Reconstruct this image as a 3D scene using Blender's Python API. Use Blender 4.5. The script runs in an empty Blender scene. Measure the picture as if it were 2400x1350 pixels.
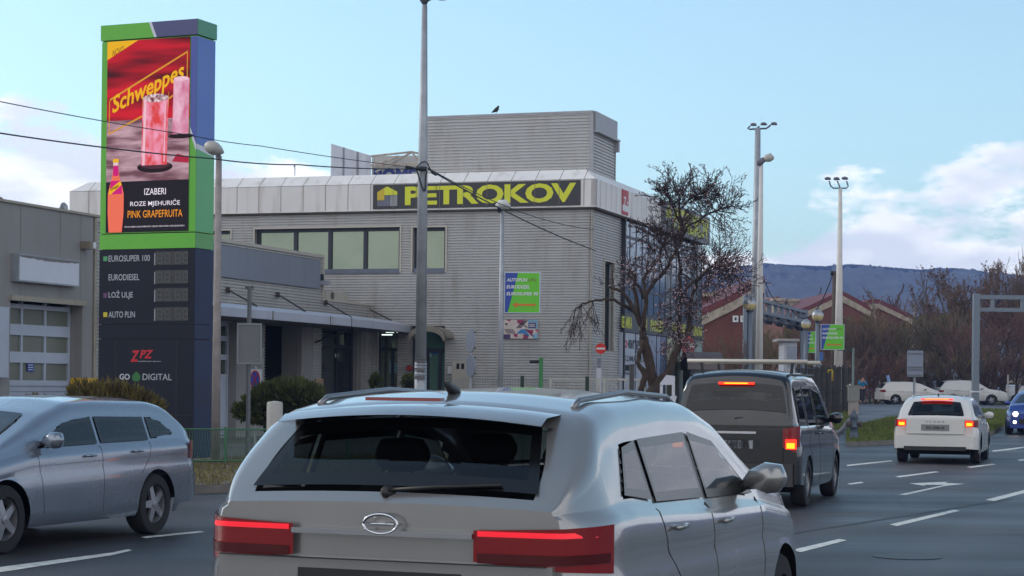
import bpy, bmesh, math, random
from mathutils import Vector, Matrix
R = math.radians
scene = bpy.context.scene
COL = scene.collection
F, CX, CY, CAMZ, ROLL = 4500.0, 1200.0, 902.0, 1.62, 0.011
# ---------------------------------------------------------------- camera
cd = bpy.data.cameras.new('camera'); cam = bpy.data.objects.new('camera', cd); COL.objects.link(cam)
cam.location = (0, 0, CAMZ); cam.rotation_euler = (R(90), -ROLL, 0)
cd.sensor_width = 36; cd.lens = 36 * F / 2400; cd.shift_y = (CY - 675) / 2400; cd.clip_end = 9000; cd.clip_start = 0.1
scene.camera = cam
# ---------------------------------------------------------------- light
SUN_EL, SUN_AZ = 27.0, 292.0          # azimuth clockwise from +Y: ahead of the camera, to its left, behind cloud
w = bpy.data.worlds.new('World'); scene.world = w; w.use_nodes = True
nt = w.node_tree; nt.nodes.clear()
def N(nt, t, **k):
    n = nt.nodes.new(t)
    for a, b in k.items(): setattr(n, a, b)
    return n
out = N(nt, 'ShaderNodeOutputWorld')
sky = N(nt, 'ShaderNodeTexSky', sky_type='NISHITA'); sky.sun_disc = False
sky.sun_elevation = R(SUN_EL); sky.sun_rotation = R(SUN_AZ); sky.air_density = 1.0; sky.dust_density = 0.6; sky.ozone_density = 2.5
hs = N(nt, 'ShaderNodeHueSaturation'); hs.inputs['Saturation'].default_value = 0.8; hs.inputs['Value'].default_value = 1.0
bg = N(nt, 'ShaderNodeBackground'); bg.inputs['Strength'].default_value = 0.13
tint = N(nt, 'ShaderNodeMix', data_type='RGBA', blend_type='MULTIPLY'); tint.inputs[0].default_value = 1; tint.inputs[7].default_value = (0.90, 1.05, 1.0, 1)
nt.links.new(sky.outputs[0], hs.inputs['Color']); nt.links.new(hs.outputs[0], tint.inputs[6]); nt.links.new(tint.outputs[2], bg.inputs['Color'])
tc = N(nt, 'ShaderNodeTexCoord'); sep = N(nt, 'ShaderNodeSeparateXYZ'); nt.links.new(tc.outputs['Generated'], sep.inputs[0])
mp = N(nt, 'ShaderNodeMapping'); mp.inputs['Scale'].default_value = (1.0, 1.0, 2.6); mp.inputs['Location'].default_value = (0.37, 0.11, 0.0)
nt.links.new(tc.outputs['Generated'], mp.inputs[0])
nz = N(nt, 'ShaderNodeTexNoise'); nz.inputs['Scale'].default_value = 9.0; nz.inputs['Detail'].default_value = 8; nz.inputs['Roughness'].default_value = 0.60
nt.links.new(mp.outputs[0], nz.inputs['Vector'])
# cover falls with height; hardly any in the middle of the view, more at both sides
def math_(op, a=None, b=None, clamp=False, nt=nt):
    n = N(nt, 'ShaderNodeMath', operation=op, use_clamp=clamp)
    for i, v in enumerate((a, b)):
        if v is None: continue
        if isinstance(v, (int, float)): n.inputs[i].default_value = v
        else: nt.links.new(v, n.inputs[i])
    return n.outputs[0]
zz = sep.outputs['Z']
xx = sep.outputs['X']
side = math_('MULTIPLY', math_('ABSOLUTE', math_('SUBTRACT', xx, -0.01)), 1.1)      # 0 centre .. .27 sides
behind = math_('MULTIPLY', math_('LESS_THAN', sep.outputs['Y'], -0.15), 0.34)
left = math_('MULTIPLY', math_('MAXIMUM', math_('MULTIPLY', xx, -1.0), 0.0), 0.95)
top_edge = math_('ADD', math_('ADD', math_('ADD', math_('MULTIPLY', side, 0.9), -0.01), left), behind)
cover = math_('SUBTRACT', top_edge, math_('MULTIPLY', math_('MAXIMUM', math_('SUBTRACT', zz, 0.062), 0.0), math_('ADD', math_('MULTIPLY', math_('LESS_THAN', sep.outputs['Y'], -0.15), -5.3), 6.0)))
dens = math_('ADD', nz.outputs['Fac'], cover)
cr = N(nt, 'ShaderNodeValToRGB'); cr.color_ramp.elements[0].position = 0.51; cr.color_ramp.elements[1].position = 0.575
nt.links.new(dens, cr.inputs[0])
lowz = math_('MULTIPLY', math_('ADD', zz, 0.3), 10, True)
nz2 = N(nt, 'ShaderNodeTexNoise'); nz2.inputs['Scale'].default_value = 17.0; nz2.inputs['Detail'].default_value = 7
nt.links.new(mp.outputs[0], nz2.inputs['Vector'])
cc = N(nt, 'ShaderNodeValToRGB'); cc.color_ramp.elements[0].position = 0.40; cc.color_ramp.elements[1].position = 0.59
cc.color_ramp.elements[0].color = (0.64, 0.67, 0.74, 1); cc.color_ramp.elements[1].color = (0.95, 0.95, 0.95, 1)
nt.links.new(nz2.outputs['Fac'], cc.inputs[0])
bg2 = N(nt, 'ShaderNodeBackground'); bg2.inputs['Strength'].default_value = 1.0
nt.links.new(cc.outputs[0], bg2.inputs['Color'])
mx = N(nt, 'ShaderNodeMixShader')
nt.links.new(math_('MULTIPLY', cr.outputs[0], 0.93), mx.inputs[0]); nt.links.new(bg.outputs[0], mx.inputs[1]); nt.links.new(bg2.outputs[0], mx.inputs[2])
nt.links.new(mx.outputs[0], out.inputs['Surface'])
sd = bpy.data.lights.new('sun', 'SUN'); sun = bpy.data.objects.new('sun', sd); COL.objects.link(sun)
sd.energy = 0.8; sd.angle = R(16); sd.color = (1.0, 0.90, 0.80)
sa, se = R(SUN_AZ), R(SUN_EL)
sdir = Vector((math.sin(sa) * math.cos(se), math.cos(sa) * math.cos(se), math.sin(se)))
sun.rotation_euler = sdir.to_track_quat('Z', 'Y').to_euler(); sun.location = sdir * 50
scene.view_settings.view_transform = 'Standard'; scene.view_settings.look = 'None'
scene.view_settings.exposure = 0.72; scene.view_settings.gamma = 1
scene.cycles.max_bounces = 6; scene.cycles.transparent_max_bounces = 12
try: scene.cycles.use_denoising = True
except Exception: pass

# ---------------------------------------------------------------- helpers
def level(px, py):
    dx, dy = px - CX, py - CY
    c, s = math.cos(ROLL), math.sin(ROLL)
    return dx * c + dy * s, dy * c - dx * s
def P(px, py, Y):
    dx, dy = level(px, py)
    return Vector((dx / F * Y, Y, CAMZ - dy / F * Y))
def E(Y):
    return 0.6 * max(0.0, min(1.0, (Y - 52.0) / 43.0))
def G(px, py, h=0.0):
    dx, dy = level(px, py); Y = 30.0
    for _ in range(60):
        Y = max(3.0, min(900.0, 0.5 * Y + 0.5 * F * (CAMZ - (E(Y) + h)) / max(dy, 3.0)))
    return Vector((dx / F * Y, Y, E(Y) + h))
def lin(c):
    def f(v):
        v /= 255.0
        return v / 12.92 if v <= 0.04045 else ((v + 0.055) / 1.055) ** 2.4
    return tuple(f(v) for v in c)
_mats = {}
def M(name, rgb, rough=0.6, metal=0.0, var=0.12, scale=3.0, bump=0.0, bscale=40.0, emit=None, estr=1.0, coat=0.0, spec=0.5, stain=0.0, detail=6, stretch=None):
    if name in _mats: return _mats[name]
    m = bpy.data.materials.new(name); m.use_nodes = True; t = m.node_tree; b = t.nodes['Principled BSDF']
    col = lin(rgb) if max(rgb) > 1.0 else tuple(rgb)
    b.inputs['Roughness'].default_value = rough; b.inputs['Metallic'].default_value = metal
    b.inputs['Coat Weight'].default_value = coat; b.inputs['Coat Roughness'].default_value = 0.06
    b.inputs['Specular IOR Level'].default_value = spec
    if emit is not None:
        e = lin(emit) if max(emit) > 1.0 else tuple(emit)
        b.inputs['Emission Color'].default_value = (*e, 1); b.inputs['Emission Strength'].default_value = estr
    if var > 0 or bump > 0:
        tcn = N(t, 'ShaderNodeTexCoord'); src = tcn.outputs['Object']
        if stretch:
            mpn = N(t, 'ShaderNodeMapping'); mpn.inputs['Scale'].default_value = stretch
            t.links.new(src, mpn.inputs[0]); src = mpn.outputs[0]
    if var > 0:
        n1 = N(t, 'ShaderNodeTexNoise'); n1.inputs['Scale'].default_value = scale; n1.inputs['Detail'].default_value = detail
        t.links.new(src, n1.inputs['Vector'])
        rp = N(t, 'ShaderNodeValToRGB'); rp.color_ramp.elements[0].position = 0.3; rp.color_ramp.elements[1].position = 0.7
        rp.color_ramp.elements[0].color = (*[c * (1 - var) for c in col], 1); rp.color_ramp.elements[1].color = (*[min(1, c * (1 + var)) for c in col], 1)
        t.links.new(n1.outputs['Fac'], rp.inputs[0]); t.links.new(rp.outputs[0], b.inputs['Base Color'])
        rr = N(t, 'ShaderNodeMapRange'); rr.inputs['To Min'].default_value = max(0.02, rough - 0.08); rr.inputs['To Max'].default_value = min(1, rough + 0.08)
        t.links.new(n1.outputs['Fac'], rr.inputs['Value']); t.links.new(rr.outputs[0], b.inputs['Roughness'])
        if stain > 0:
            n3 = N(t, 'ShaderNodeTexNoise'); n3.inputs['Scale'].default_value = 1.6; n3.inputs['Detail'].default_value = 8
            mp3 = N(t, 'ShaderNodeMapping'); mp3.inputs['Scale'].default_value = (2.2, 2.2, 0.35)
            t.links.new(tcn.outputs['Object'], mp3.inputs[0]); t.links.new(mp3.outputs[0], n3.inputs['Vector'])
            r3 = N(t, 'ShaderNodeValToRGB'); r3.color_ramp.elements[0].position = 0.52; r3.color_ramp.elements[1].position = 0.75
            r3.color_ramp.elements[0].color = (1, 1, 1, 1); g = 1 - stain; r3.color_ramp.elements[1].color = (g, g * 0.97, g * 0.93, 1)
            t.links.new(n3.outputs['Fac'], r3.inputs[0])
            mm = N(t, 'ShaderNodeMix', data_type='RGBA', blend_type='MULTIPLY'); mm.inputs[0].default_value = 1
            t.links.new(rp.outputs[0], mm.inputs[6]); t.links.new(r3.outputs[0], mm.inputs[7]); t.links.new(mm.outputs[2], b.inputs['Base Color'])
    else:
        b.inputs['Base Color'].default_value = (*col, 1)
    if bump > 0:
        n2 = N(t, 'ShaderNodeTexNoise'); n2.inputs['Scale'].default_value = bscale; n2.inputs['Detail'].default_value = 5
        t.links.new(src, n2.inputs['Vector'])
        bp = N(t, 'ShaderNodeBump'); bp.inputs['Strength'].default_value = bump; bp.inputs['Distance'].default_value = 0.02
        t.links.new(n2.outputs['Fac'], bp.inputs['Height']); t.links.new(bp.outputs[0], b.inputs['Normal'])
    _mats[name] = m
    return m

LOC = {}
def tag(o, label=None, cat=None, group=None, kind=None):
    if label: o['label'] = label
    if cat: o['category'] = cat
    if group: o['group'] = group
    if kind: o['kind'] = kind
    return o
def thing(name, label, cat, loc, group=None):
    o = bpy.data.objects.new(name, None); COL.objects.link(o); o.location = loc; o.empty_display_size = 0.2
    LOC[o] = Vector(loc)
    return tag(o, label, cat, group)
class MB:
    def __init__(s): s.v = []; s.f = []; s.m = []; s.mi = 0
    def add(s, vs, fs):
        k = len(s.v); s.v.extend([tuple(v) for v in vs]); s.f.extend([tuple(i + k for i in f) for f in fs]); s.m.extend([s.mi] * len(fs)); return s
    def quad(s, a, b, c, d): return s.add([a, b, c, d], [(0, 1, 2, 3)])
    def hexa(s, q):   # q: 8 points, bottom 4 then top 4 (same winding)
        return s.add(q, [(3, 2, 1, 0), (4, 5, 6, 7), (0, 1, 5, 4), (1, 2, 6, 5), (2, 3, 7, 6), (3, 0, 4, 7)])
    def box(s, x0, x1, y0, y1, z0, z1):
        return s.hexa([(x0, y0, z0), (x1, y0, z0), (x1, y1, z0), (x0, y1, z0), (x0, y0, z1), (x1, y0, z1), (x1, y1, z1), (x0, y1, z1)])
    def tube(s, pts, rad, n=8, caps=True):
        pts = [Vector(p) for p in pts]
        if not hasattr(rad, '__len__'): rad = [rad] * len(pts)
        k = len(s.v); u = None
        for i, p in enumerate(pts):
            d = (pts[min(i + 1, len(pts) - 1)] - pts[max(i - 1, 0)])
            if d.length < 1e-9: d = Vector((0, 0, 1))
            d.normalize()
            if u is None:
                u = d.orthogonal().normalized()
            else:
                u = u - d * u.dot(d)
                u = u.normalized() if u.length > 1e-6 else d.orthogonal().normalized()
            v = d.cross(u)
            for j in range(n):
                a = 2 * math.pi * j / n
                q = p + (u * math.cos(a) + v * math.sin(a)) * rad[i]
                s.v.append((q.x, q.y, q.z))
        for i in range(len(pts) - 1):
            for j in range(n):
                a = k + i * n + j; b = k + i * n + (j + 1) % n
                s.f.append((a, b, b + n, a + n)); s.m.append(s.mi)
        if caps:
            s.f.append(tuple(k + j for j in reversed(range(n)))); s.m.append(s.mi)
            e = k + (len(pts) - 1) * n
            s.f.append(tuple(e + j for j in range(n))); s.m.append(s.mi)
        return s
    def lathe(s, c, prof, n=20, axis=(0, 0, 1), x=None):
        c = Vector(c); ax = Vector(axis).normalized(); u = ax.orthogonal().normalized(); v = ax.cross(u); k = len(s.v)
        for (r, h) in prof:
            for j in range(n):
                a = 2 * math.pi * j / n; q = c + ax * h + (u * math.cos(a) + v * math.sin(a)) * r
                s.v.append((q.x, q.y, q.z))
        for i in range(len(prof) - 1):
            for j in range(n):
                a = k + i * n + j; b = k + i * n + (j + 1) % n
                s.f.append((a, b, b + n, a + n)); s.m.append(s.mi)
        return s
    def build(s, name, mats, parent=None, smooth=False, autosmooth=None, loc=None):
        me = bpy.data.meshes.new(name)
        if parent is not None: L = LOC[parent]
        elif loc is not None: L = Vector(loc)
        else:
            xs = [v[0] for v in s.v]; ys = [v[1] for v in s.v]; zs = [v[2] for v in s.v]
            L = Vector(((min(xs) + max(xs)) / 2, (min(ys) + max(ys)) / 2, min(zs)))
        me.from_pydata([(v[0] - L.x, v[1] - L.y, v[2] - L.z) for v in s.v], [], s.f)
        if not isinstance(mats, (list, tuple)): mats = [mats]
        for m in mats: me.materials.append(m)
        if len(mats) > 1: me.polygons.foreach_set('material_index', s.m)
        if smooth: me.polygons.foreach_set('use_smooth', [True] * len(me.polygons))
        me.update()
        if autosmooth is not None:
            me.polygons.foreach_set('use_smooth', [True] * len(me.polygons)); me.set_sharp_from_angle(angle=R(autosmooth))
        o = bpy.data.objects.new(name, me); COL.objects.link(o)
        if parent is not None: o.parent = parent
        else: o.location = L
        LOC[o] = L
        return o

class Frame:
    """vertical plane: o + d*u, outward normal n towards the viewer side (d points to the viewer's right)"""
    def __init__(s, o, d):
        s.o = Vector((o[0], o[1], 0)); s.d = Vector((d[0], d[1], 0)).normalized(); s.n = Vector((s.d.y, -s.d.x, 0))
    def pt(s, u, z, off=0.0):
        q = s.o + s.d * u + s.n * off; return Vector((q.x, q.y, z))
    def px(s, px, py, off=0.0):
        dx, dy = level(px, py); r = Vector((dx / F, 1, 0)); o = s.o + s.n * off
        Y = o.dot(s.n) / r.dot(s.n)
        q = r * Y; return (q - o).dot(s.d), CAMZ - dy / F * Y
    def rect(s, x0, y0, x1, y1, off=0.0):
        ym, xm = (y0 + y1) / 2, (x0 + x1) / 2
        return (s.px(x0, ym, off)[0], s.px(x1, ym, off)[0], s.px(xm, y1, off)[1], s.px(xm, y0, off)[1])
    def box(s, mb, u0, u1, z0, z1, o0, o1):
        p = s.pt
        return mb.hexa([p(u0, z0, o1), p(u1, z0, o1), p(u1, z0, o0), p(u0, z0, o0), p(u0, z1, o1), p(u1, z1, o1), p(u1, z1, o0), p(u0, z1, o0)])
    def poly(s, mb, uz, off):
        return mb.add([s.pt(u, z, off) for u, z in uz], [tuple(range(len(uz)))])
    def prism(s, mb, uz, o0, o1):
        n = len(uz); a = [s.pt(u, z, o1) for u, z in uz] + [s.pt(u, z, o0) for u, z in uz]
        fs = [tuple(range(n)), tuple(reversed(range(n, 2 * n)))] + [(i, i + n, (i + 1) % n + n, (i + 1) % n) for i in range(n)]
        return mb.add(a, fs)
    def disc(s, mb, u, z, r, o0, o1, n=24, ru=None):
        ru = ru or r
        return s.prism(mb, [(u + ru * math.cos(2 * math.pi * i / n), z + r * math.sin(2 * math.pi * i / n)) for i in range(n)], o0, o1)
def text_mesh(body, bold=0.0, shear=0.0, space=1.0):
    cu = bpy.data.curves.new('lettering', 'FONT'); cu.body = body; cu.offset = bold; cu.shear = shear; cu.space_character = space
    cu.resolution_u = 3; cu.fill_mode = 'FRONT'
    o = bpy.data.objects.new('lettering', cu); COL.objects.link(o)
    dg = bpy.context.evaluated_depsgraph_get(); me = bpy.data.meshes.new_from_object(o.evaluated_get(dg))
    bpy.data.objects.remove(o); bpy.data.curves.remove(cu)
    vs = [(v.co.x, v.co.y) for v in me.vertices]; fs = [tuple(p.vertices) for p in me.polygons]; bpy.data.meshes.remove(me)
    x0, x1 = min(v[0] for v in vs), max(v[0] for v in vs); y0, y1 = min(v[1] for v in vs), max(v[1] for v in vs)
    return [((v[0] - x0) / (x1 - x0), (v[1] - y0) / (y1 - y0)) for v in vs], fs
def text_on(fr, body, u0, z0, u1, z1, off, mat, parent, bold=0.0, shear=0.0, skew=0.0, name='lettering', mb=None, space=1.0, slant=0.0):
    vs, fs = text_mesh(body, bold, shear, space)
    m = mb or MB()
    m.add([fr.pt(u0 + (u1 - u0) * a + slant * b, z0 + (z1 - z0) * b + skew * a, off) for a, b in vs], fs)
    return m if mb is not None else m.build(name, mat, parent)
def slit(fr, mb, u0, u1, z0, z1, off): return mb.quad(fr.pt(u0, z0, off), fr.pt(u1, z0, off), fr.pt(u1, z1, off), fr.pt(u0, z1, off))
def corr(fr, mb, u0, u1, z0, z1, off=0.0, pitch=0.084, depth=0.036):
    """horizontally ribbed cladding between u0..u1, z0..z1; ribs keep their phase across panels"""
    prof = [(0.0, 0.0), (0.30, 0.0), (0.45, 1.0), (0.85, 1.0)]
    zs = []
    k = math.floor(z0 / pitch) - 1
    while k * pitch < z1 + pitch:
        for t, d in prof: zs.append(((k + t) * pitch, d * depth))
        k += 1
    def dep(z):
        for (a, da), (b, db) in zip(zs, zs[1:]):
            if a <= z <= b: return da + (db - da) * (z - a) / (b - a)
        return 0
    pts = [(z0, dep(z0))] + [(z, d) for z, d in zs if z0 < z < z1] + [(z1, dep(z1))]
    n = max(1, int(abs(u1 - u0) / 4.0)); vs = []; fs = []
    for z, d in pts:
        for i in range(n + 1): vs.append(fr.pt(u0 + (u1 - u0) * i / n, z, off + d))
    for j in range(len(pts) - 1):
        for i in range(n): a = j * (n + 1) + i; fs.append((a, a + 1, a + n + 2, a + n + 1))
    mb.add(vs, fs)
def clad(fr, mb, u0, u1, z0, z1, holes, off=0.0):
    """wall of ribbed cladding with rectangular holes (u0,u1,z0,z1)"""
    us = sorted(set([u0, u1] + [min(max(h[i], u0), u1) for h in holes for i in (0, 1)]))
    for a, b in zip(us, us[1:]):
        if b - a < 1e-4: continue
        m = (a + b) / 2; hz = sorted([(max(h[2], z0), min(h[3], z1)) for h in holes if h[0] < m < h[1]])
        z = z0
        for c, d in hz:
            if c > z + 1e-3: corr(fr, mb, a, b, z, c, off)
            z = max(z, d)
        if z < z1 - 1e-3: corr(fr, mb, a, b, z, z1, off)
def reveal(fr, mb, h, depth, off=0.0):
    u0, u1, z0, z1 = h; p = fr.pt
    mb.quad(p(u0, z0, off), p(u0, z0, off - depth), p(u0, z1, off - depth), p(u0, z1, off)); mb.quad(p(u1, z0, off - depth), p(u1, z0, off), p(u1, z1, off), p(u1, z1, off - depth))
    mb.quad(p(u0, z1, off - depth), p(u1, z1, off - depth), p(u1, z1, off), p(u0, z1, off)); mb.quad(p(u0, z0, off), p(u1, z0, off), p(u1, z0, off - depth), p(u0, z0, off - depth))
def frame_rect(fr, mb, h, w, o0, o1):
    u0, u1, z0, z1 = h
    fr.box(mb, u0, u0 + w, z0, z1, o0, o1); fr.box(mb, u1 - w, u1, z0, z1, o0, o1)
    fr.box(mb, u0 + w, u1 - w, z1 - w, z1, o0, o1); fr.box(mb, u0 + w, u1 - w, z0, z0 + w, o0, o1)

# ---------------------------------------------------------------- materials
CLAD = M('ribbed_aluminium', (172, 171, 170), 0.45, 0.2, 0.06, 0.8, stain=0.16)
CLADC = CLAD
TRIM = M('aluminium_trim', (178, 172, 162), 0.45, 0.2, 0.06)
WHITEP = M('white_fascia_panel', (212, 208, 206), 0.5, 0.0, 0.05, 0.7, stain=0.22)
SEAM = M('panel_seam_grime', (92, 84, 74), 0.8, 0, 0.2)
DARKF = M('dark_window_frame', (44, 48, 58), 0.45, 0.2, 0.06)
GLASS = M('tinted_window_glass', (118, 128, 112), 0.07, 0.75, 0.06, 0.7, spec=1.0, bump=0.6, bscale=0.7)
CURT = M('curtain_wall_glass', (92, 112, 128), 0.04, 0.55, 0.05, 0.5, spec=1.0)
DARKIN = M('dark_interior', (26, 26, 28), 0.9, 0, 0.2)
GREYW = M('grey_painted_metal_wall', (134, 132, 131), 0.6, 0, 0.05, 0.6, stain=0.10)
STEEL = M('galvanised_steel', (146, 150, 156), 0.5, 0.35, 0.14, 4.0)
CONC = M('concrete_post', (150, 142, 136), 0.85, 0, 0.14, 5, bump=0.15)
WHITE = M('white_paint', (205, 206, 208), 0.5, 0, 0.05)
BLACK = M('black_plastic', (24, 24, 26), 0.5, 0, 0.1)
YEL = M('sign_yellow', (204, 206, 40), 0.45, 0, 0.03)
ANTHR = M('sign_anthracite', (50, 49, 52), 0.5, 0, 0.06)
NAVY = M('navy_panel', (19, 23, 36), 0.5, 0.0, 0.08, spec=.25)
GREEN = M('totem_green', (86, 172, 26), 0.42, 0, 0.03, coat=0.25)
BLUE = M('totem_blue', (62, 76, 158), 0.4, 0, 0.03, coat=0.25)
SILVER = M('silver_strip', (196, 198, 206), 0.4, 0.2, 0.03)
GREENL = M('totem_light_green', (72, 160, 98), 0.42, 0, 0.03, coat=0.25)

# ---------------------------------------------------------------- ground
def sheet(name, poly, h, mat, kind='structure', thick=0.0, edge_mat=None):
    bm = bmesh.new(); vs = [bm.verts.new((x, y, 0)) for x, y in poly]; bm.faces.new(vs)
    bmesh.ops.triangulate(bm, faces=bm.faces[:])
    for Y in (52.0, 95.0):
        bmesh.ops.bisect_plane(bm, geom=bm.verts[:] + bm.edges[:] + bm.faces[:], plane_co=(0, Y, 0), plane_no=(0, 1, 0))
    if thick:
        r = bmesh.ops.extrude_face_region(bm, geom=bm.faces[:])
        low = [v for v in r['geom'] if isinstance(v, bmesh.types.BMVert)]; lows = set(low)
        for v in bm.verts: v.co.z = E(v.co.y) + h - (0 if v in lows else thick)
    else:
        for v in bm.verts: v.co.z = E(v.co.y) + h
    bmesh.ops.recalc_face_normals(bm, faces=bm.faces[:])
    me = bpy.data.meshes.new(name); bm.to_mesh(me); bm.free(); me.materials.append(mat)
    if thick and edge_mat:
        me.materials.append(edge_mat)
        for p in me.polygons:
            if abs(p.normal.z) < 0.5: p.material_index = 1
    if not thick and me.polygons and me.polygons[0].normal.z < 0: me.flip_normals()
    o = bpy.data.objects.new(name, me); COL.objects.link(o); o['kind'] = kind; LOC[o] = Vector((0, 0, 0))
    return o
def asphalt(name, rgb, rough, crack=True):
    m = bpy.data.materials.new(name); m.use_nodes = True; t = m.node_tree; b = t.nodes['Principled BSDF']
    tcn = N(t, 'ShaderNodeTexCoord'); L = t.links.new; col = lin(rgb)
    big = N(t, 'ShaderNodeTexNoise'); big.inputs['Scale'].default_value = 0.35; big.inputs['Detail'].default_value = 5
    mpx = N(t, 'ShaderNodeMapping'); mpx.inputs['Rotation'].default_value = (0, 0, R(-68)); mpx.inputs['Scale'].default_value = (0.25, 1.6, 1)
    L(tcn.outputs['Object'], mpx.inputs[0]); L(mpx.outputs[0], big.inputs['Vector'])
    fine = N(t, 'ShaderNodeTexNoise'); fine.inputs['Scale'].default_value = 38; fine.inputs['Detail'].default_value = 3
    L(tcn.outputs['Object'], fine.inputs['Vector'])
    r1 = N(t, 'ShaderNodeValToRGB'); r1.color_ramp.elements[0].position = .3; r1.color_ramp.elements[1].position = .7
    r1.color_ramp.elements[0].color = (*[c * .72 for c in col], 1); r1.color_ramp.elements[1].color = (*[c * 1.25 for c in col], 1)
    L(big.outputs['Fac'], r1.inputs[0])
    r2 = N(t, 'ShaderNodeValToRGB'); r2.color_ramp.elements[0].position = .3; r2.color_ramp.elements[1].position = .75
    r2.color_ramp.elements[0].color = (.45, .45, .45, 1); r2.color_ramp.elements[1].color = (1.65, 1.65, 1.65, 1)
    L(fine.outputs['Fac'], r2.inputs[0])
    mm = N(t, 'ShaderNodeMix', data_type='RGBA', blend_type='MULTIPLY'); mm.inputs[0].default_value = 1
    L(r1.outputs[0], mm.inputs[6]); L(r2.outputs[0], mm.inputs[7])
    last = mm.outputs[2]
    if crack:
        vo = N(t, 'ShaderNodeTexVoronoi', feature='DISTANCE_TO_EDGE'); vo.inputs['Scale'].default_value = 0.22
        wn = N(t, 'ShaderNodeTexNoise'); wn.inputs['Scale'].default_value = 1.3; wn.inputs['Detail'].default_value = 6
        L(tcn.outputs['Object'], wn.inputs['Vector'])
        ad = N(t, 'ShaderNodeMix', data_type='VECTOR'); ad.inputs[0].default_value = 0.35
        L(tcn.outputs['Object'], ad.inputs[4]); L(wn.outputs['Color'], ad.inputs[5]); L(ad.outputs[1], vo.inputs['Vector'])
        r3 = N(t, 'ShaderNodeValToRGB'); r3.color_ramp.elements[0].position = 0.0; r3.color_ramp.elements[1].position = .006
        r3.color_ramp.elements[0].color = (.42, .42, .42, 1); r3.color_ramp.elements[1].color = (1, 1, 1, 1); L(vo.outputs['Distance'], r3.inputs[0])
        m2 = N(t, 'ShaderNodeMix', data_type='RGBA', blend_type='MULTIPLY'); m2.inputs[0].default_value = 1
        L(last, m2.inputs[6]); L(r3.outputs[0], m2.inputs[7]); last = m2.outputs[2]
    if crack:
        mq = N(t, 'ShaderNodeMapping'); mq.inputs['Rotation'].default_value = (0, 0, R(20)); L(tcn.outputs['Object'], mq.inputs[0])
        wv = N(t, 'ShaderNodeTexWave', wave_type='BANDS', bands_direction='X'); wv.inputs['Scale'].default_value = 0.19; wv.inputs['Distortion'].default_value = 0.8; wv.inputs['Detail'].default_value = 3; L(mq.outputs[0], wv.inputs['Vector'])
        r4 = N(t, 'ShaderNodeValToRGB'); r4.color_ramp.elements[0].position = .2; r4.color_ramp.elements[1].position = .9; r4.color_ramp.elements[0].color = (.80, .80, .80, 1); r4.color_ramp.elements[1].color = (1.12, 1.12, 1.12, 1); L(wv.outputs['Fac'], r4.inputs[0])
        m4 = N(t, 'ShaderNodeMix', data_type='RGBA', blend_type='MULTIPLY'); m4.inputs[0].default_value = 1; L(last, m4.inputs[6]); L(r4.outputs[0], m4.inputs[7]); last = m4.outputs[2]
        bk = N(t, 'ShaderNodeTexVoronoi'); bk.inputs['Scale'].default_value = .13; bk.distance = 'CHEBYCHEV'; L(mq.outputs[0], bk.inputs['Vector'])
        r5 = N(t, 'ShaderNodeValToRGB'); r5.color_ramp.interpolation = 'CONSTANT'; r5.color_ramp.elements[0].color = (1, 1, 1, 1); r5.color_ramp.elements[1].position = .72; r5.color_ramp.elements[1].color = (.80, .80, .81, 1)
        sp5 = N(t, 'ShaderNodeSeparateColor'); L(bk.outputs['Color'], sp5.inputs[0]); L(sp5.outputs[0], r5.inputs[0])
        m5 = N(t, 'ShaderNodeMix', data_type='RGBA', blend_type='MULTIPLY'); m5.inputs[0].default_value = 1; L(last, m5.inputs[6]); L(r5.outputs[0], m5.inputs[7]); last = m5.outputs[2]
    L(last, b.inputs['Base Color'])
    rr = N(t, 'ShaderNodeMapRange'); rr.inputs['From Min'].default_value = .3; rr.inputs['From Max'].default_value = .7
    rr.inputs['To Min'].default_value = rough - .14; rr.inputs['To Max'].default_value = rough + .12
    L(big.outputs['Fac'], rr.inputs['Value']); L(rr.outputs[0], b.inputs['Roughness'])
    b.inputs['Specular IOR Level'].default_value = .38
    bp = N(t, 'ShaderNodeBump'); bp.inputs['Strength'].default_value = .5; bp.inputs['Distance'].default_value = .01
    L(fine.outputs['Fac'], bp.inputs['Height']); L(bp.outputs[0], b.inputs['Normal'])
    return m
ASPH = asphalt('damp_asphalt', (58, 58, 60), 0.52)
ASPH2 = asphalt('worn_side_road_asphalt', (92, 90, 92), 0.55)
PAVE = asphalt('yard_paving', (112, 108, 104), 0.75, False)
GRASS = M('winter_grass', (82, 86, 38), 0.95, 0, 0.35, 2.5, bump=0.6, bscale=30)
DIRT = M('dry_ground', (86, 76, 62), 0.95, 0, 0.3, 1.5, bump=0.5, bscale=20)
KERB = M('kerb_concrete', (104, 100, 96), 0.85, 0, 0.2, 4, bump=0.2)
PAINT = M('road_paint_white', (190, 190, 184), 0.6, 0, 0.32, 9, detail=12)
def gp(px, py, h=0.0):
    q = G(px, py, h); return (q.x, q.y)
sheet('ground', [(-590, -50), (1140, -50), (1140, 1600), (-590, 1600)], -0.03, DIRT)
sheet('road', [(-60, -30), (90, -30), (140, 95), (190, 152), (-30, 150), (-60, 60)], 0.0, ASPH)
kl = [gp(-500, 1200), gp(430, 1158), gp(1000, 1138), gp(1700, 1080), gp(1930, 1045), gp(1975, 1015), gp(2006, 968), gp(2012, 950)]
yard_poly = [(-60, 18)] + kl + [(20.5, 140), (-60, 140)]
sheet('pavement', yard_poly, 0.13, PAVE, thick=0.2, edge_mat=KERB)
isl = [gp(1983, 1047, .0), gp(2082, 1043), gp(2200, 1034), gp(2327, 1019), gp(2364, 1000), gp(2395, 978), gp(2400, 969), gp(2300, 966), gp(2080, 987), gp(2010, 1006), gp(1984, 1016)]
sheet('grass_island', isl, 0.13, GRASS, thick=0.2, edge_mat=KERB)
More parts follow.
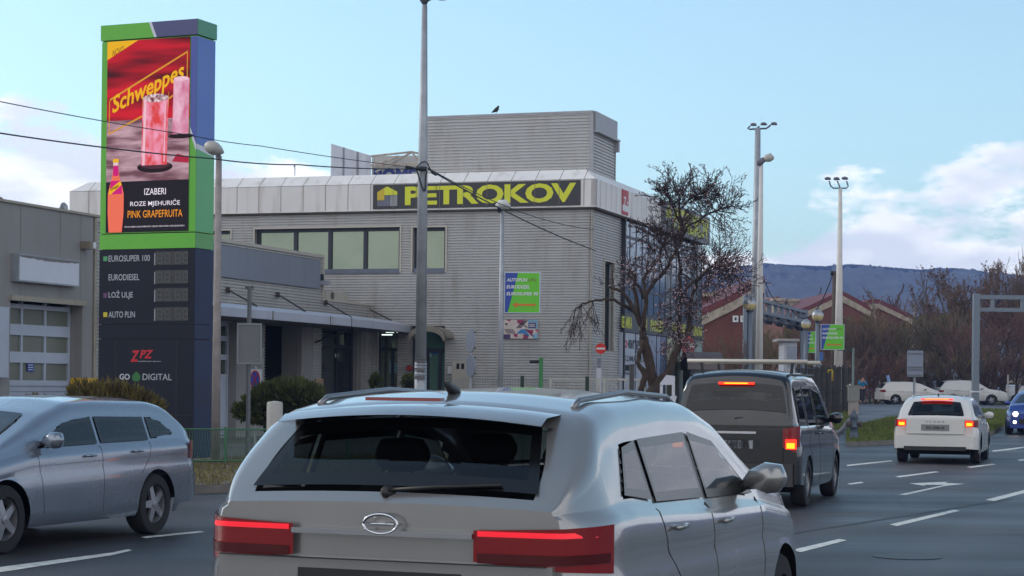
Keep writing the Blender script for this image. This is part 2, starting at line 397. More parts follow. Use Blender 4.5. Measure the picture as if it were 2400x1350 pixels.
a, b = gp(1990, 1004), gp(2330, 966)
sheet('side_road', [gp(1988, 1020), gp(2010, 1008), gp(2080, 989), gp(2300, 968), gp(2500, 962), (60, 120), (19, 128), gp(2014, 953)], 0.004, ASPH2)
sheet('far_verge', [(10, 140), (30, 137), (120, 150), (160, 700), (-200, 700), (-60, 141)], 0.10, GRASS, thick=0.15, edge_mat=KERB)
# yard verge of grass along the black fence, and the strip behind the kerb on the left
sheet('grass_verge', [gp(1880, 1010, .13), gp(1965, 1008, .13), gp(1998, 968, .13), gp(2004, 950, .13), gp(1960, 950, .13), gp(1890, 975, .13)], 0.137, GRASS)
sheet('gravel_strip', [gp(380, 1100, .13), gp(1050, 1085, .13), gp(1050, 1068, .13), gp(380, 1076, .13)], 0.137, M('gravel_bed', (112, 104, 94), 0.95, 0, 0.4, 18, bump=0.8, bscale=60))
# painted markings
def marking(name, label, px, group=None, cat='road marking'):
    o = sheet(name, [gp(x, y) for x, y in px], 0.004, PAINT); o['kind'] = 'structure'; return o
MARK = [[(2084, 1230), (2236, 1195), (2250, 1198), (2103, 1233.5)], [(2309, 1172), (2400, 1149), (2424, 1150), (2330, 1175)], [(2097, 1117), (2193, 1105), (2201, 1107), (2108, 1119.5)],
        [(1986, 1134), (2018, 1129.5), (2025, 1132), (1992, 1136.5)], [(1984, 1090), (2090, 1079), (2092, 1081.5), (1986, 1093)], [(2265, 1095), (2326, 1087), (2336, 1089), (2275, 1097)],
        [(2325, 1056), (2400, 1047), (2400, 1050), (2327, 1059)], [(1855, 1290), (1966, 1264), (1985, 1267), (1877, 1295)], [(2385, 1078), (2420, 1073), (2424, 1077), (2390, 1081)]]
for p in MARK: marking('lane_marking', '', p)
marking('turn_arrow_marking', '', [(2106, 1160), (2215, 1137), (2170, 1136.5), (2166, 1139), (2130, 1133.5), (2222, 1129.5), (2215, 1132.5), (2262, 1134.5), (2215, 1139.5), (2122, 1161)])
marking('edge_line', '', [(-30, 1334), (0, 1330), (262, 1296), (300, 1288), (310, 1291), (262, 1302), (0, 1342), (-30, 1348)])
marking('lane_marking', '', [(330, 1259), (470, 1245), (480, 1248), (340, 1262)])

seam_pts = [gp(x, y) for x, y in ((1500, 1318), (1700, 1283), (1850, 1252), (2000, 1228), (2180, 1200), (2400, 1165))]
TAR = M('tar_seam', (34, 34, 36), .6, 0, .2)
rnd = random.Random(2); up_, dn_ = [], []
for (ax, ay), (bx, by) in zip(seam_pts, seam_pts[1:]):
    for k in range(6): t_ = k / 6; x, y = ax + (bx - ax) * t_ + rnd.uniform(-.03, .03), ay + (by - ay) * t_; wd = rnd.uniform(.015, .04); up_.append((x - wd, y + wd)); dn_.append((x + wd, y - wd))
sheet('tar_seam', up_ + dn_[::-1], 0.003, TAR)
q = G(1640, 1300); sheet('manhole_cover', [(q.x + 2 + .33 * math.cos(i * .393), q.y + .33 * math.sin(i * .393)) for i in range(16)], 0.006, M('cast_iron', (48, 46, 44), .5, .5, .2, 20))
# ================================================================ main building
_c = P(1396, 482, 58.0)
C = (_c.x, _c.y)
FM = Frame(C, (0.9487, -0.3162)); FR = Frame(C, (0.3162, 0.9487))
ZB = 0.2                                             # yard level under the walls
zf0 = FM.px(1398, 482)[1]; zf1 = FM.px(1400, 418.5)[1]; zf2 = zf1 + 0.34
uL = FM.px(163, 470)[0]; uR = FR.px(1657, 520)[0]
hall = thing('commercial_building', 'grey ribbed metal commercial hall with white fascia, yellow letters and glazed side', 'building', (C[0], C[1], ZB))
SB = 0.22                                            # wall set back behind the fascia
def hole(fr, *r, off=-SB): return fr.rect(*r, off=off)
h_strip = hole(FM, 598, 535, 938, 640); h_win2 = hole(FM, 968, 533, 1045, 638); h_win0 = hole(FM, 470, 541, 541, 640)
h_glass = hole(FM, 884, 773, 932, 905); h_door = hole(FM, 963, 764, 1043, 905)
h_glass = (h_glass[0], h_glass[1], ZB, h_glass[3]); h_door = (h_door[0], h_door[1], ZB, h_door[3])
mb = MB(); clad(FM, mb, uL + 0.3, -0.12, ZB, zf0 + .05, [h_strip, h_win2, h_win0, h_glass, h_door], off=-SB)
for h in (h_strip, h_win2, h_win0, h_glass, h_door): reveal(FM, mb, h, 0.28, off=-SB)
front = mb.build('wall', CLAD, hall)
mb = MB(); h_slot = FR.rect(1413, 614, 1436, 822, off=-SB); ucw = FR.px(1456, 640, -SB)[0]
clad(FR, mb, 0.12, ucw, ZB, zf0 + .05, [h_slot], off=-SB); reveal(FR, mb, h_slot, 0.3, off=-SB)
mb.build('wall', CLAD, hall)
mb = MB()   # solid core and roof, behind the skin
def block(mb, u0, u1, v1, z0, z1, s=0.6):
    a, b = FM.pt(u0, 0, -s), FM.pt(u1, 0, -s); k = FR.d * v1
    q = [a, b, b + k, a + k]
    mb.hexa([(p.x, p.y, z0) for p in q] + [(p.x, p.y, z1) for p in q])
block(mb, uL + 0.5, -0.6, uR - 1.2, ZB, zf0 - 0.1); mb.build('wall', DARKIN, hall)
mb = MB(); block(mb, uL + 0.4, -0.4, uR - 0.8, zf0, zf1 + 0.2, s=.4); mb.build('roof', WHITEP, hall)
# corner trim
mb = MB(); FM.box(mb, -0.16, 0.02 - SB, ZB, zf0, -SB - .04, -SB + .05); FR.box(mb, SB + 0.02, 0.36, ZB, zf0, -SB - .04, -SB + .05)
mb.build('corner_trim', TRIM, hall)
# fascia: vertical panel, sloped cap, soffit, seams
def fascia(fr, u0, u1, m, z0=zf0, z1=zf1, z2=zf2, back=0.42):
    mb = MB(); fr.box(mb, u0, u1, z0, z1, -0.15, 0.0)
    p = fr.pt
    return mb
mb = MB()
FM.box(mb, uL, 0.0, zf0, zf1, -0.15, 0.0)
mb.quad(FM.pt(uL, zf1, 0), FM.pt(0, zf1, 0), FM.pt(-0.45, zf2, -0.45), FM.pt(uL + 0.45, zf2, -0.45))
mb.quad(FM.pt(uL + .45, zf2, -.45), FM.pt(-.45, zf2, -.45), FM.pt(-1.2, zf2 - .1, -1.2), FM.pt(uL + .45, zf2 - .1, -1.2))
FM.box(mb, uL, 0, zf0 - 0.03, zf0, -0.5, 0.012)
mb.build('fascia', WHITEP, hall)
mb = MB()
FR.box(mb, 0.0, uR, zf0, zf1, -0.15, 0.0)
mb.quad(FR.pt(0, zf1, 0), FR.pt(uR, zf1, 0), FR.pt(uR, zf2, -.45), FR.pt(.45, zf2, -.45))
mb.quad(FR.pt(.45, zf2, -.45), FR.pt(uR, zf2, -.45), FR.pt(uR, zf2 - .1, -1.2), FR.pt(1.2, zf2 - .1, -1.2))
FR.box(mb, 0, uR, zf0 - 0.03, zf0, -0.5, 0.012)
mb.build('fascia', WHITEP, hall)
mb = MB()
u = -0.38
while u > uL:
    slit(FM, mb, u, u + .018, zf0, zf1, .003)
    a, b = FM.pt(u, zf1, .003), FM.pt(u + .018, zf1, .003); c, d = FM.pt(u + .018, zf2, -.447), FM.pt(u, zf2, -.447)
    mb.quad(a, b, c, d); u -= 0.775
u = 0.5
while u < uR: slit(FR, mb, u, u + .018, zf0, zf1, .003); u += 0.62
FM.box(mb, uL, -0.01, zf0 - .075, zf0 - .035, -.3, -.03); FR.box(mb, 0.01, uR, zf0 - .075, zf0 - .035, -.3, -.03)
slit(FM, mb, uL, 0, zf1 - .012, zf1 + .0, .004)
mb.build('panel_joints', SEAM, hall)
# ribbon window
def window(fr, h, divs, sill=True, off=-SB, fw=.1):
    mb = MB(); frame_rect(fr, mb, h, fw, off - .24, off - .12)
    for x in divs: fr.box(mb, x - .06, x + .06, h[2] + fw, h[3] - fw, off - .24, off - .13)
    f = mb.build('window', DARKF, hall)
    mb = MB(); slit(fr, mb, h[0] + .02, h[1] - .02, h[2] + .02, h[3] - .02, off - .19); mb.build('pane', GLASS, f)
    mb = MB(); e = .05
    fr.box(mb, h[0] - e, h[0], h[2], h[3], off - .05, off + .06); fr.box(mb, h[1], h[1] + e, h[2], h[3], off - .05, off + .06); fr.box(mb, h[0] - e, h[1] + e, h[3], h[3] + e, off - .05, off + .06)
    mb.build('frame_trim', TRIM, f)
    if sill:
        mb = MB(); fr.box(mb, h[0] + .05, h[1], h[2] - .03, h[2] + .12, off - .2, off + .07); mb.build('sill', M('grey_sill', (92, 98, 112), .5), f)
    return f
window(FM, h_strip, [FM.px(x, 590, -SB)[0] for x in (688, 769, 852)]); window(FM, h_win2, []); window(FM, h_win0, [])
window(FR, h_slot, [], sill=False, fw=.05)
# ground floor glazing and arched doorway
mb = MB(); frame_rect(FM, mb, h_glass, .07, -SB - .25, -SB - .14); zt = FM.px(908, 815, -SB)[1]; FM.box(mb, h_glass[0], h_glass[1], zt - .08, zt, -SB - .25, -SB - .135)
um = FM.px(916, 850, -SB)[0]; FM.box(mb, um - .05, um + .05, ZB, zt - .08, -SB - .25, -SB - .14)
sf = mb.build('shopfront', DARKF, hall); mb = MB(); slit(FM, mb, h_glass[0], h_glass[1], ZB, h_glass[3], -SB - .2); mb.build('pane', GLASS, sf)
mb = MB(); r = FM.rect(908, 848, 926, 875, -SB); FM.box(mb, *r, -SB - .19, -SB - .18); mb.build('notice', M('pale_notice', (120, 160, 176), .6), sf)
mb = MB()
for (x0, y0, x1, y1) in ((886, 773, 896, 775), (899, 776, 918, 779.5), (924, 775.5, 931, 779), (886, 783, 914, 785.5)):
    r = FM.rect(x0, y0, x1, y1, -SB); FM.box(mb, *r, -SB - .198, -SB - .185)
mb.build('ceiling_lamp', M('lit_tube', (230, 240, 235), .5, emit=(205, 220, 215), estr=1.3), sf)
dz = FM.px(1003, 816, -SB)[1]
mb = MB(); frame_rect(FM, mb, h_door, .08, -SB - .27, -SB - .15); FM.box(mb, h_door[0], h_door[1], dz - .14, dz, -SB - .27, -SB - .14)
for x in (998, 1027): ux = FM.px(x, 860, -SB)[0]; FM.box(mb, ux - .05, ux + .05, ZB, dz - .14, -SB - .27, -SB - .14)
dr = mb.build('entrance_door', DARKF, hall)
mb = MB(); slit(FM, mb, h_door[0], h_door[1], ZB, h_door[3], -SB - .2); mb.build('pane', M('green_tinted_glass', (72, 104, 92), .12, 0, .06, .8, spec=.8), dr)
mb = MB(); r = FM.rect(997, 824, 1006, 836, -SB); FM.box(mb, *r, -SB - .19, -SB - .18); mb.build('notice', M('pale_notice', (120, 160, 176), .6), dr)
mb = MB(); r = FM.rect(1009, 823, 1021, 829, -SB); FM.box(mb, *r, -SB - .19, -SB - .18); mb.build('door_sticker', M('blue_sticker', (40, 70, 190), .5), dr)
# arched hood over the doorway
mb = MB(); uc, zc = FM.px(1003, 791, .5); ru = (FM.px(1046, 791, .5)[0] - FM.px(960, 791, .5)[0]) / 2; rz = FM.px(1003, 764, .5)[1] - zc
n = 14; A = [(uc - ru * math.cos(math.pi * i / n), zc + rz * math.sin(math.pi * i / n)) for i in range(n + 1)]; B = [(uc - (ru - .06) * math.cos(math.pi * i / n), zc - .02 + (rz - .05) * math.sin(math.pi * i / n)) for i in range(n + 1)]
for i in range(n):
    for (o0, o1, w_) in ((-.2, .62, 0), (.45, .65, .1)):
        q = [A[i], A[i + 1], (B[i + 1][0], B[i + 1][1] - w_), (B[i][0], B[i][1] - w_)]
        FM.prism(mb, list(reversed(q)), o0, o1)
mb.build('door_hood', M('weathered_hood_sheet', (122, 116, 104), .6, 0, .2), hall)
# wall-mounted fittings (separate things)
mb = MB(); r = FM.rect(1062, 847, 1104, 905, 0); FM.box(mb, r[0], r[1], ZB, r[3], -SB + .05, .12); b = thing('meter_cabinet', 'beige electricity cabinet with two dark viewing slots on the ribbed wall', 'cabinet', FM.pt(r[0], ZB, 0))
mb.build('cabinet_body', M('beige_cabinet', (150, 146, 136), .6), b); mb = MB()
for x0, x1 in ((1070, 1077), (1081, 1088)): q = FM.rect(x0, 852, x1, 865, .12); FM.box(mb, *q, .115, .13)
mb.build('viewing_slots', DARKIN, b)
mb = MB(); r = FM.rect(1046, 858, 1062, 876, 0); FM.box(mb, *r, -SB + .04, -SB + .1); o = mb.build('wall_notice', WHITE); tag(o, 'small white notice board on the wall between doorway and beige cabinet', 'notice')
mb = MB(); r = FM.rect(952, 858, 961, 868, 0); FM.disc(mb, (r[0] + r[1]) / 2, (r[2] + r[3]) / 2, .09, -SB + .04, -SB + .16); o = mb.build('wall_call_point', M('red_box', (150, 52, 44), .5)); tag(o, 'small round red fitting on the ribbed wall left of the arched doorway', 'wall fitting')
# mural panel
mural = thing('mural_panel', 'geometric multicoloured mural panel with stripes and triangles on the ribbed wall', 'mural', FM.pt(FM.px(1212, 794)[0], FM.px(1212, 794)[1], 0))
MC = {'c': M('mural_cream', (190, 176, 170), .6), 'p': M('mural_crimson', (142, 40, 84), .6), 'b': M('mural_blue', (58, 116, 168), .6), 'n': M('mural_indigo', (66, 50, 92), .6), 'k': M('mural_dark', (58, 48, 62), .6), 'r': M('mural_red', (160, 50, 66), .6), 'l': M('mural_light_blue', (120, 156, 180), .6)}
r = FM.rect(1168, 749, 1257, 793, .03); mu0, mu1, mz0, mz1 = r; MW, MH = mu1 - mu0, mz1 - mz0
def mp_(x, y): return (mu0 + MW * x, mz0 + MH * y)
mb = MB(); FM.box(mb, mu0, mu1, mz0, mz1, -SB + .03, -SB + .10); mb.build('panel', MC['c'], mural)
lay = {}
def shp(k, pts, lv=1): FM.poly(lay.setdefault((k, lv), MB()), [mp_(*p) for p in pts], -SB + .10 + .004 * lv)
shp('b', [(0, 0), (.1, 0), (.1, .55), (0, .6)]); shp('n', [(.1, .0), (.28, 0), (.28, .22), (.1, .22)]); shp('p', [(.38, .1), (.47, .06), (.47, .24), (.36, .24)])
shp('p', [(.62, 0), (.74, 0), (.76, .22), (.62, .22)]); shp('b', [(.44, .26), (.56, .5), (.66, .26)]); shp('b', [(.56, .5), (.66, .5), (.80, .10), (.70, .12)]); shp('n', [(.66, .5), (.72, .5), (.92, .1), (.86, .1)])
shp('p', [(.70, .46), (.88, .46), (.88, .26), (.78, .26)]); shp('r', [(.92, .5), (1, .5), (1, .3)]); shp('l', [(.86, 0), (1, 0), (1, .3), (.9, .26)])
shp('p', [(.46, 1), (.62, 1), (.6, .82), (.56, .74), (.46, .84)]); shp('p', [(.18, 1), (.3, 1), (.24, .9)]); shp('k', [(.12, .8), (.22, .82), (.17, .68)])
shp('l', [(.74, .52), (1, .52), (1, 1), (.74, 1)]); shp('n', [(.76, .56), (.95, .56), (.95, .84), (.76, .84)], 2)
for i in range(4): shp('k', [(.12 + .06 * i, .5), (.15 + .06 * i, .5), (.24 + .06 * i, .26), (.21 + .06 * i, .26)], 2)
for i in range(3): shp('k', [(.42 + .05 * i, .55), (.45 + .05 * i, .55), (.66 + .04 * i, .98), (.63 + .04 * i, .98)], 2)
shp('k', [(.56, .82), (.6, .82), (.74, .58), (.70, .58)], 2)
for (k, lv), m_ in lay.items(): m_.build('painted_shapes', MC[k], mural)
mb = MB()
for i, s in enumerate(('MATRIX', 'CLUSTER')[:0]): pass
mb.add([FM.pt(*mp_(x, y), -SB + .115) for x, y in ((.78, .74), (.93, .74), (.93, .77), (.78, .77), (.78, .64), (.93, .64), (.93, .68), (.78, .68))], [(0, 1, 2, 3), (4, 5, 6, 7)])
mb.build('small_print', WHITE, mural)
# big shop sign
sg = thing('shop_sign', 'long black sign with a yellow house logo and large yellow lettering on the fascia', 'sign', FM.pt(FM.px(1118, 490)[0], zf0, 0))
r = (FM.px(875, 460)[0], FM.px(1361, 455)[0], FM.px(1361, 482.5)[1] + .02, zf1 - .03)
mb = MB(); FM.box(mb, *r, .008, .03); mb.build('sign_board', ANTHR, sg)
g0, g1 = r[2], r[3]
def sx(x, y=455): return FM.px(x, y, .04)[0]
def sz(x, y): return FM.px(x, y, .04)[1]
text_on(FM, 'PETROKOV', sx(949), g0 + .10, sx(1350), g1 - .075, .036, YEL, sg, bold=.036, space=.96)
mb = MB(); zb_, zt_ = sz(905, 483), sz(905, 437); H_ = zt_ - zb_; x0, x1 = sx(884), sx(931); Wd = x1 - x0
FM.poly(mb, [(x0 + Wd * .36, zb_ + H_ * .56), (x1, zb_ + H_ * .56), (x1, zb_ + H_ * .72), (x0 + Wd * .5, zt_), (x0 + Wd * .36, zb_ + H_ * .93)], .036); mb.build('logo', YEL, sg)
mb = MB(); FM.poly(mb, [(x0, zb_ + H_ * .3), (x0 + Wd * .36, zb_ + H_ * .3), (x0 + Wd * .36, zb_ + H_ * .93), (x0, zb_ + H_ * .72)], .035); mb.build('logo', M('logo_ochre', (196, 170, 40), .5), sg)
mb = MB(); FM.poly(mb, [(x0, zb_), (x0 + Wd * .62, zb_), (x0 + Wd * .62, zb_ + H_ * .54), (x0 + Wd * .38, zb_ + H_ * .54), (x0 + Wd * .38, zb_ + H_ * .28), (x0, zb_ + H_ * .28)], .0355); mb.build('logo', M('logo_slate', (98, 100, 116), .5), sg)
mb = MB(); FM.poly(mb, [(x0 + Wd * .64, zb_), (x1, zb_), (x1, zb_ + H_ * .54), (x0 + Wd * .64, zb_ + H_ * .54)], .0355); mb.build('logo', M('logo_grey', (138, 140, 144), .5), sg)
mb = MB(); u = -0.38
while u > r[0]:
    if u < r[1] and u > r[0] + .05: slit(FM, mb, u, u + .016, g0, g1, .039)
    u -= .775
mb.build('panel_joints', M('joint_pale', (110, 106, 92), .6), sg)
# side signs
zs = thing('fascia_sign', 'narrow red sign with white lettering on the white side fascia', 'sign', FR.pt(FR.px(1463, 470)[0], zf0, 0))
r = (FR.px(1457, 470)[0], FR.px(1471, 470)[0], zf0 + .02, zf1 - .02); mb = MB(); FR.box(mb, *r, .005, .03); mb.build('sign_board', M('sign_red', (168, 48, 58), .5), zs)
hgt = r[3] - r[2]; text_on(FR, 'Z', r[0] + .12, r[2] + hgt * .32, r[0] + .60 * (r[1] - r[0]), r[2] + hgt * .72, .034, WHITE, zs, bold=.03); text_on(FR, '+', r[0] + .68 * (r[1] - r[0]), r[2] + hgt * .42, r[1] - .04, r[2] + hgt * .58, .034, WHITE, zs, bold=.03)
mb = MB(); slit(FR, mb, r[0], r[1], r[2] + .1, r[2] + .3, .033); mb.build('white_stripe', WHITE, zs)
ys = thing('side_shop_sign', 'yellow and grey sign board at the far end of the side fascia', 'sign', FR.pt(FR.px(1600, 520)[0], zf0, 0))
r = (FR.px(1549, 500)[0], uR - .02, zf0 - .1, zf1 + .12); mb = MB(); FR.box(mb, *r, .01, .12); mb.build('sign_board', M('sign_grey', (104, 108, 116), .5), ys)
hgt = r[3] - r[2]; wd = r[1] - r[0]
YEL2 = M('sign_olive_yellow', (178, 182, 44), .5)
mb = MB(); FR.poly(mb, [(r[0] + wd * .04, r[2] + hgt * .45), (r[0] + wd * .14, r[2] + hgt * .45), (r[0] + wd * .14, r[2] + hgt * .7), (r[0] + wd * .09, r[2] + hgt * .9), (r[0] + wd * .04, r[2] + hgt * .7)], .125); mb.build('logo', YEL2, ys)
text_on(FR, 'PETROKOV', r[0] + wd * .19, r[2] + hgt * .14, r[1] - wd * .03, r[3] - hgt * .1, .126, YEL2, ys, bold=.045)
# curtain wall on the side
zc0 = FR.px(1457, 733, -.1)[1]; cw0, cw1 = ucw, uR - .1
mb = MB(); slit(FR, mb, cw0, cw1, zc0, zf0 - .05, -.16); cw = mb.build('curtain_wall', CURT, hall)
mb = MB(); nC = 14
for i in range(nC + 1):
    u = cw0 + (cw1 - cw0) * i / nC; FR.box(mb, u - .025, u + .025, zc0, zf0 - .05, -.2, -.145)
zr1 = FR.px(1457, 549, -.1)[1]; zr2 = FR.px(1457, 614, -.1)[1]
for z in (zr1, zr2, zc0 + .03, (zr2 + zc0) / 2): FR.box(mb, cw0, cw1, z - .03 - (.03 if z == zr1 else 0), z + .03, -.2, -.14)
FR.box(mb, cw0 - .14, cw0 - .03, ZB, zf0, -SB - .1, -.05)
mb.build('mullions', DARKF, cw)
# lettering band and shop window films below
zl0, zl1 = FR.px(1457, 768, -.08)[1], FR.px(1457, 740, -.08)[1]
mb = MB(); FR.box(mb, cw0, cw1, zl0 - .12, zc0 - .01, -.18, -.06); band = mb.build('sign_band', M('band_dark_grey', (60, 62, 70), .5), hall)
for s_, xa, xb in (('KERAMIKA', 1457, 1481), ('PODOVI', 1498, 1516), ('PARKETI', 1525, 1555), ('SANITARIJE', 1574, 1606), ('KUPAONE', 1623, 1645)): text_on(FR, s_, FR.px(xa, 755, -.06)[0], zl0, FR.px(xb, 775, -.06)[0], zl1, -.055, YEL, band, bold=.02)
films = [(1457, 1520, (158, 164, 178)), (1521, 1548, (132, 142, 166)), (1549, 1562, (100, 112, 140)), (1563, 1592, (176, 182, 160)), (1593, 1622, (150, 160, 150)), (1623, 1648, (140, 158, 150))]
fz0 = ZB + .05; fz1 = zl0 - .14
for i, (a, b_, c_) in enumerate(films):
    mb = MB(); ua, ub = FR.px(a, 830, -.1)[0], FR.px(b_, 830, -.1)[0]; FR.box(mb, ua, ub - .03, fz0, fz1, -.2, -.1)
    f = mb.build('window_film', M('film_%d' % i, c_, .35, 0, .16, 1.2), hall)
    if i == 0:
        k = (ub - ua)
        text_on(FR, 'b', ua + k * .08, FR.px(1460, 815, -.1)[1], ua + k * .2, FR.px(1460, 788, -.1)[1], -.095, M('letter_red', (176, 46, 50), .5), f, bold=.03)
        text_on(FR, 'ergen', ua + k * .22, FR.px(1470, 826, -.1)[1], ua + k * .93, FR.px(1470, 795, -.1)[1], -.095, M('letter_dark', (46, 52, 66), .5), f, bold=.03)
        text_on(FR, 'KLIMATIZACIJA', ua + k * .08, FR.px(1470, 851, -.1)[1], ub + .6, FR.px(1470, 833, -.1)[1], -.094, _mats['letter_dark'], f, bold=.01)
        text_on(FR, 'www', ua + k * .08, FR.px(1470, 879, -.1)[1], ua + k * .4, FR.px(1470, 872, -.1)[1], -.094, _mats['letter_dark'], f, bold=.02)
        mb = MB(); q = FR.rect(1461, 855, 1475, 869, -.1); FR.box(mb, *q, -.1, -.09); mb.build('picture', DARKIN, f)
    else:
        mb = MB(); rnd = random.Random(i)
        for _ in range(26):
            u = ua + (ub - ua) * rnd.uniform(.08, .8); z = fz0 + (fz1 - fz0) * rnd.uniform(.12, .92); s = rnd.uniform(.04, .14)
            FR.poly(mb, [(u, z), (u + s, z + s * .2), (u + s * .8, z + s * .7), (u + s * .1, z + s * .6)], -.096)
        mb.build('film_print', M('film_print_%d' % i, [(92, 104, 140), (70, 76, 96), (96, 110, 96), (120, 130, 60), (88, 100, 110)][i % 5], .5), f)
mb = MB()
for i in range(9): u = cw0 + (cw1 - cw0) * i / 8; FR.box(mb, u - .03, u + .03, ZB, fz1, -.2, -.085)
mb.build('window_posts', DARKF, hall)
rs = thing('round_banner', 'round red sign with white lettering by the shop windows behind the tree', 'sign', FR.pt(FR.px(1613, 811)[0], FR.px(1613, 825)[1], .1))
uu, zz_ = FR.px(1613, 811, .4); mb = MB(); FR.disc(mb, uu, zz_, .36, .38, .41, ru=.95); mb.build('disc', M('round_sign_red', (168, 44, 44), .5), rs)
text_on(FR, 'OTVORENO', uu - .8, zz_ - .03, uu + .8, zz_ + .13, .415, WHITE, rs, bold=.03)
mb = MB(); FR.box(mb, uu - .03, uu + .03, zz_ - .05, zz_, -.1, .38); mb.build('bracket', DARKF, rs)
# rooftop plant block
FT = Frame((FM.pt(0, 0, -2.2).x, FM.pt(0, 0, -2.2).y), FM.d); FTS = Frame((0, 0), FR.d)
t1 = FT.px(1387, 396)[0]; t0 = FT.px(999, 400)[0]; tz = FT.px(1387, 263)[1]
oc = FT.pt(t1, 0); FTS = Frame((oc.x, oc.y), FR.d); t2 = FTS.px(1440, 350)[0]
pl = thing('rooftop_plant_room', 'tall windowless ribbed metal block standing on the flat roof', 'plant room', FT.pt(t1, zf1 + .2, 0))
mb = MB(); corr(FT, mb, t0, t1, zf1, tz, pitch=.10, depth=.034); corr(FTS, mb, 0, t2, zf1, tz - .5, pitch=.10, depth=.034); mb.build('wall', CLAD, pl)
mb = MB(); a, b_ = FT.pt(t0, 0, -.02), FT.pt(t1, 0, -.02); k = FR.d * (t2 - .03)
a -= FR.d * 0; q = [a, b_ - FM.d * .02, b_ - FM.d * .02 + k, a + k]; mb.hexa([(p.x, p.y, zf1) for p in q] + [(p.x, p.y, tz - .02) for p in q]); mb.build('wall', DARKIN, pl)
mb = MB(); FT.box(mb, t0 - .02, t1 + .03, tz - .03, tz + .05, -.2, .06); FT.box(mb, t1 - .06, t1 + .05, zf1, tz - .04, -.02, .055)
FTS.box(mb, .06, t2, tz - .55, tz + .045, -.04, .10); FTS.box(mb, .02, t2 + .02, tz - .62, tz - .56, -.03, .20); FTS.box(mb, t2 - .1, t2 + .08, tz - .95, tz - .63, -.02, .16)
FTS.box(mb, t2 - .02, t2 + .02, zf1, tz - .64, -.05, .05)
mb.build('edge_trim', M('plant_room_trim', (146, 146, 150), .45, .3), pl)
# bird on its edge
bp_ = FT.pt(FT.px(1162, 266)[0], tz + .05, -.02)
mb = MB()
mb.tube([bp_ + Vector((-.14, 0, .05)), bp_ + Vector((-.07, 0, .09)), bp_ + Vector((0, 0, .13)), bp_ + Vector((.05, 0, .19)), bp_ + Vector((.06, 0, .235)), bp_ + Vector((.085, 0, .245)), bp_ + Vector((.11, 0, .24))], [.012, .04, .072, .055, .036, .03, .004], 10)
mb.tube([bp_ + Vector((.01, .02, 0)), bp_ + Vector((.01, .02, .08))], .006, 5); mb.tube([bp_ + Vector((.01, -.02, 0)), bp_ + Vector((.01, -.02, .08))], .006, 5)
o = mb.build('bird', M('dark_plumage', (38, 36, 40), .8), smooth=True); tag(o, 'small dark bird perched on the top edge of the rooftop block', 'bird')
# billboard frame on the roof
FB = Frame((P(780, 400, 72).x, 72), (0.86, .51)); FB2 = Frame((P(872, 400, 74).x, 74), (0.985, -.17))
bb = thing('roof_billboard', 'white roof billboard with blue letters and triangulated steel bracing', 'billboard', P(880, 412, 72))
def zat(fr, px, py): return fr.px(px, py)
BWH = M('billboard_white', (178, 180, 188), .5, 0, .06, stain=.18)
ua, za = zat(FB, 777, 337); ub, zb2 = zat(FB, 870, 365); zlow = zf1 - 1.0
mb = MB(); FB.prism(mb, [(ua, zlow), (ub, zlow), (ub, zb2), (ua, za)], -.05, 0); mb.build('panel', BWH, bb)
A2 = zat(FB2, 872, 366); B2 = zat(FB2, 968, 357); B3 = zat(FB2, 990, 364)
mb = MB(); FB2.prism(mb, [(A2[0], zlow), (B3[0], zlow), (B3[0], B3[1]), (A2[0], A2[1])], -.05, 0); mb.build('panel', M('billboard_cream', (176, 174, 170), .5, 0, .06, stain=.2), bb)
mb = MB()
for (x0, y0, x1, y1) in ((792, 389, 985, 383), (792, 392, 985, 387), (832, 404, 935, 366), (880, 403, 965, 357), (964, 355, 990, 388), (870, 366, 965, 356), (965, 356, 992, 362), (780, 388, 858, 412), (790, 389, 852, 410)):
    u0_, z0_ = FB2.px(x0, y0, .35); u1_, z1_ = FB2.px(x1, y1, .35); mb.tube([FB2.pt(u0_, z0_, .35), FB2.pt(u1_, z1_, .35)], .04, 6)
mb.build('bracing', M('rusty_white_steel', (158, 148, 138), .7, 0, .3, 3, stain=.5), bb)
mb = MB()
for x in (805, 838): uu = FB.px(x, 380)[0]; FB.box(mb, uu - .03, uu + .03, zlow, za - (za - zb2) * (uu - ua) / (ub - ua), .0, .03)
mb.build('post', M('billboard_post', (120, 122, 130), .6), bb)
u0_, zt2 = FB2.px(876, 394, .05); u1_ = FB2.px(976, 392, .05)[0]
text_on(FB2, 'BOME', u0_, zt2 - .62, u1_, zt2 + .0, .04, M('letter_blue', (34, 52, 120), .5), bb, bold=.05)
mb = MB(); q = P(691, 412, 66); mb.tube([q, q + Vector((0, 0, .38))], .018, 6); mb.tube([q + Vector((0, 0, .32)), q + Vector((-.04, 0, .32))], .04, 6); o = mb.build('roof_antenna', STEEL); tag(o, 'tiny antenna mast on the flat roof left of the billboard', 'antenna')
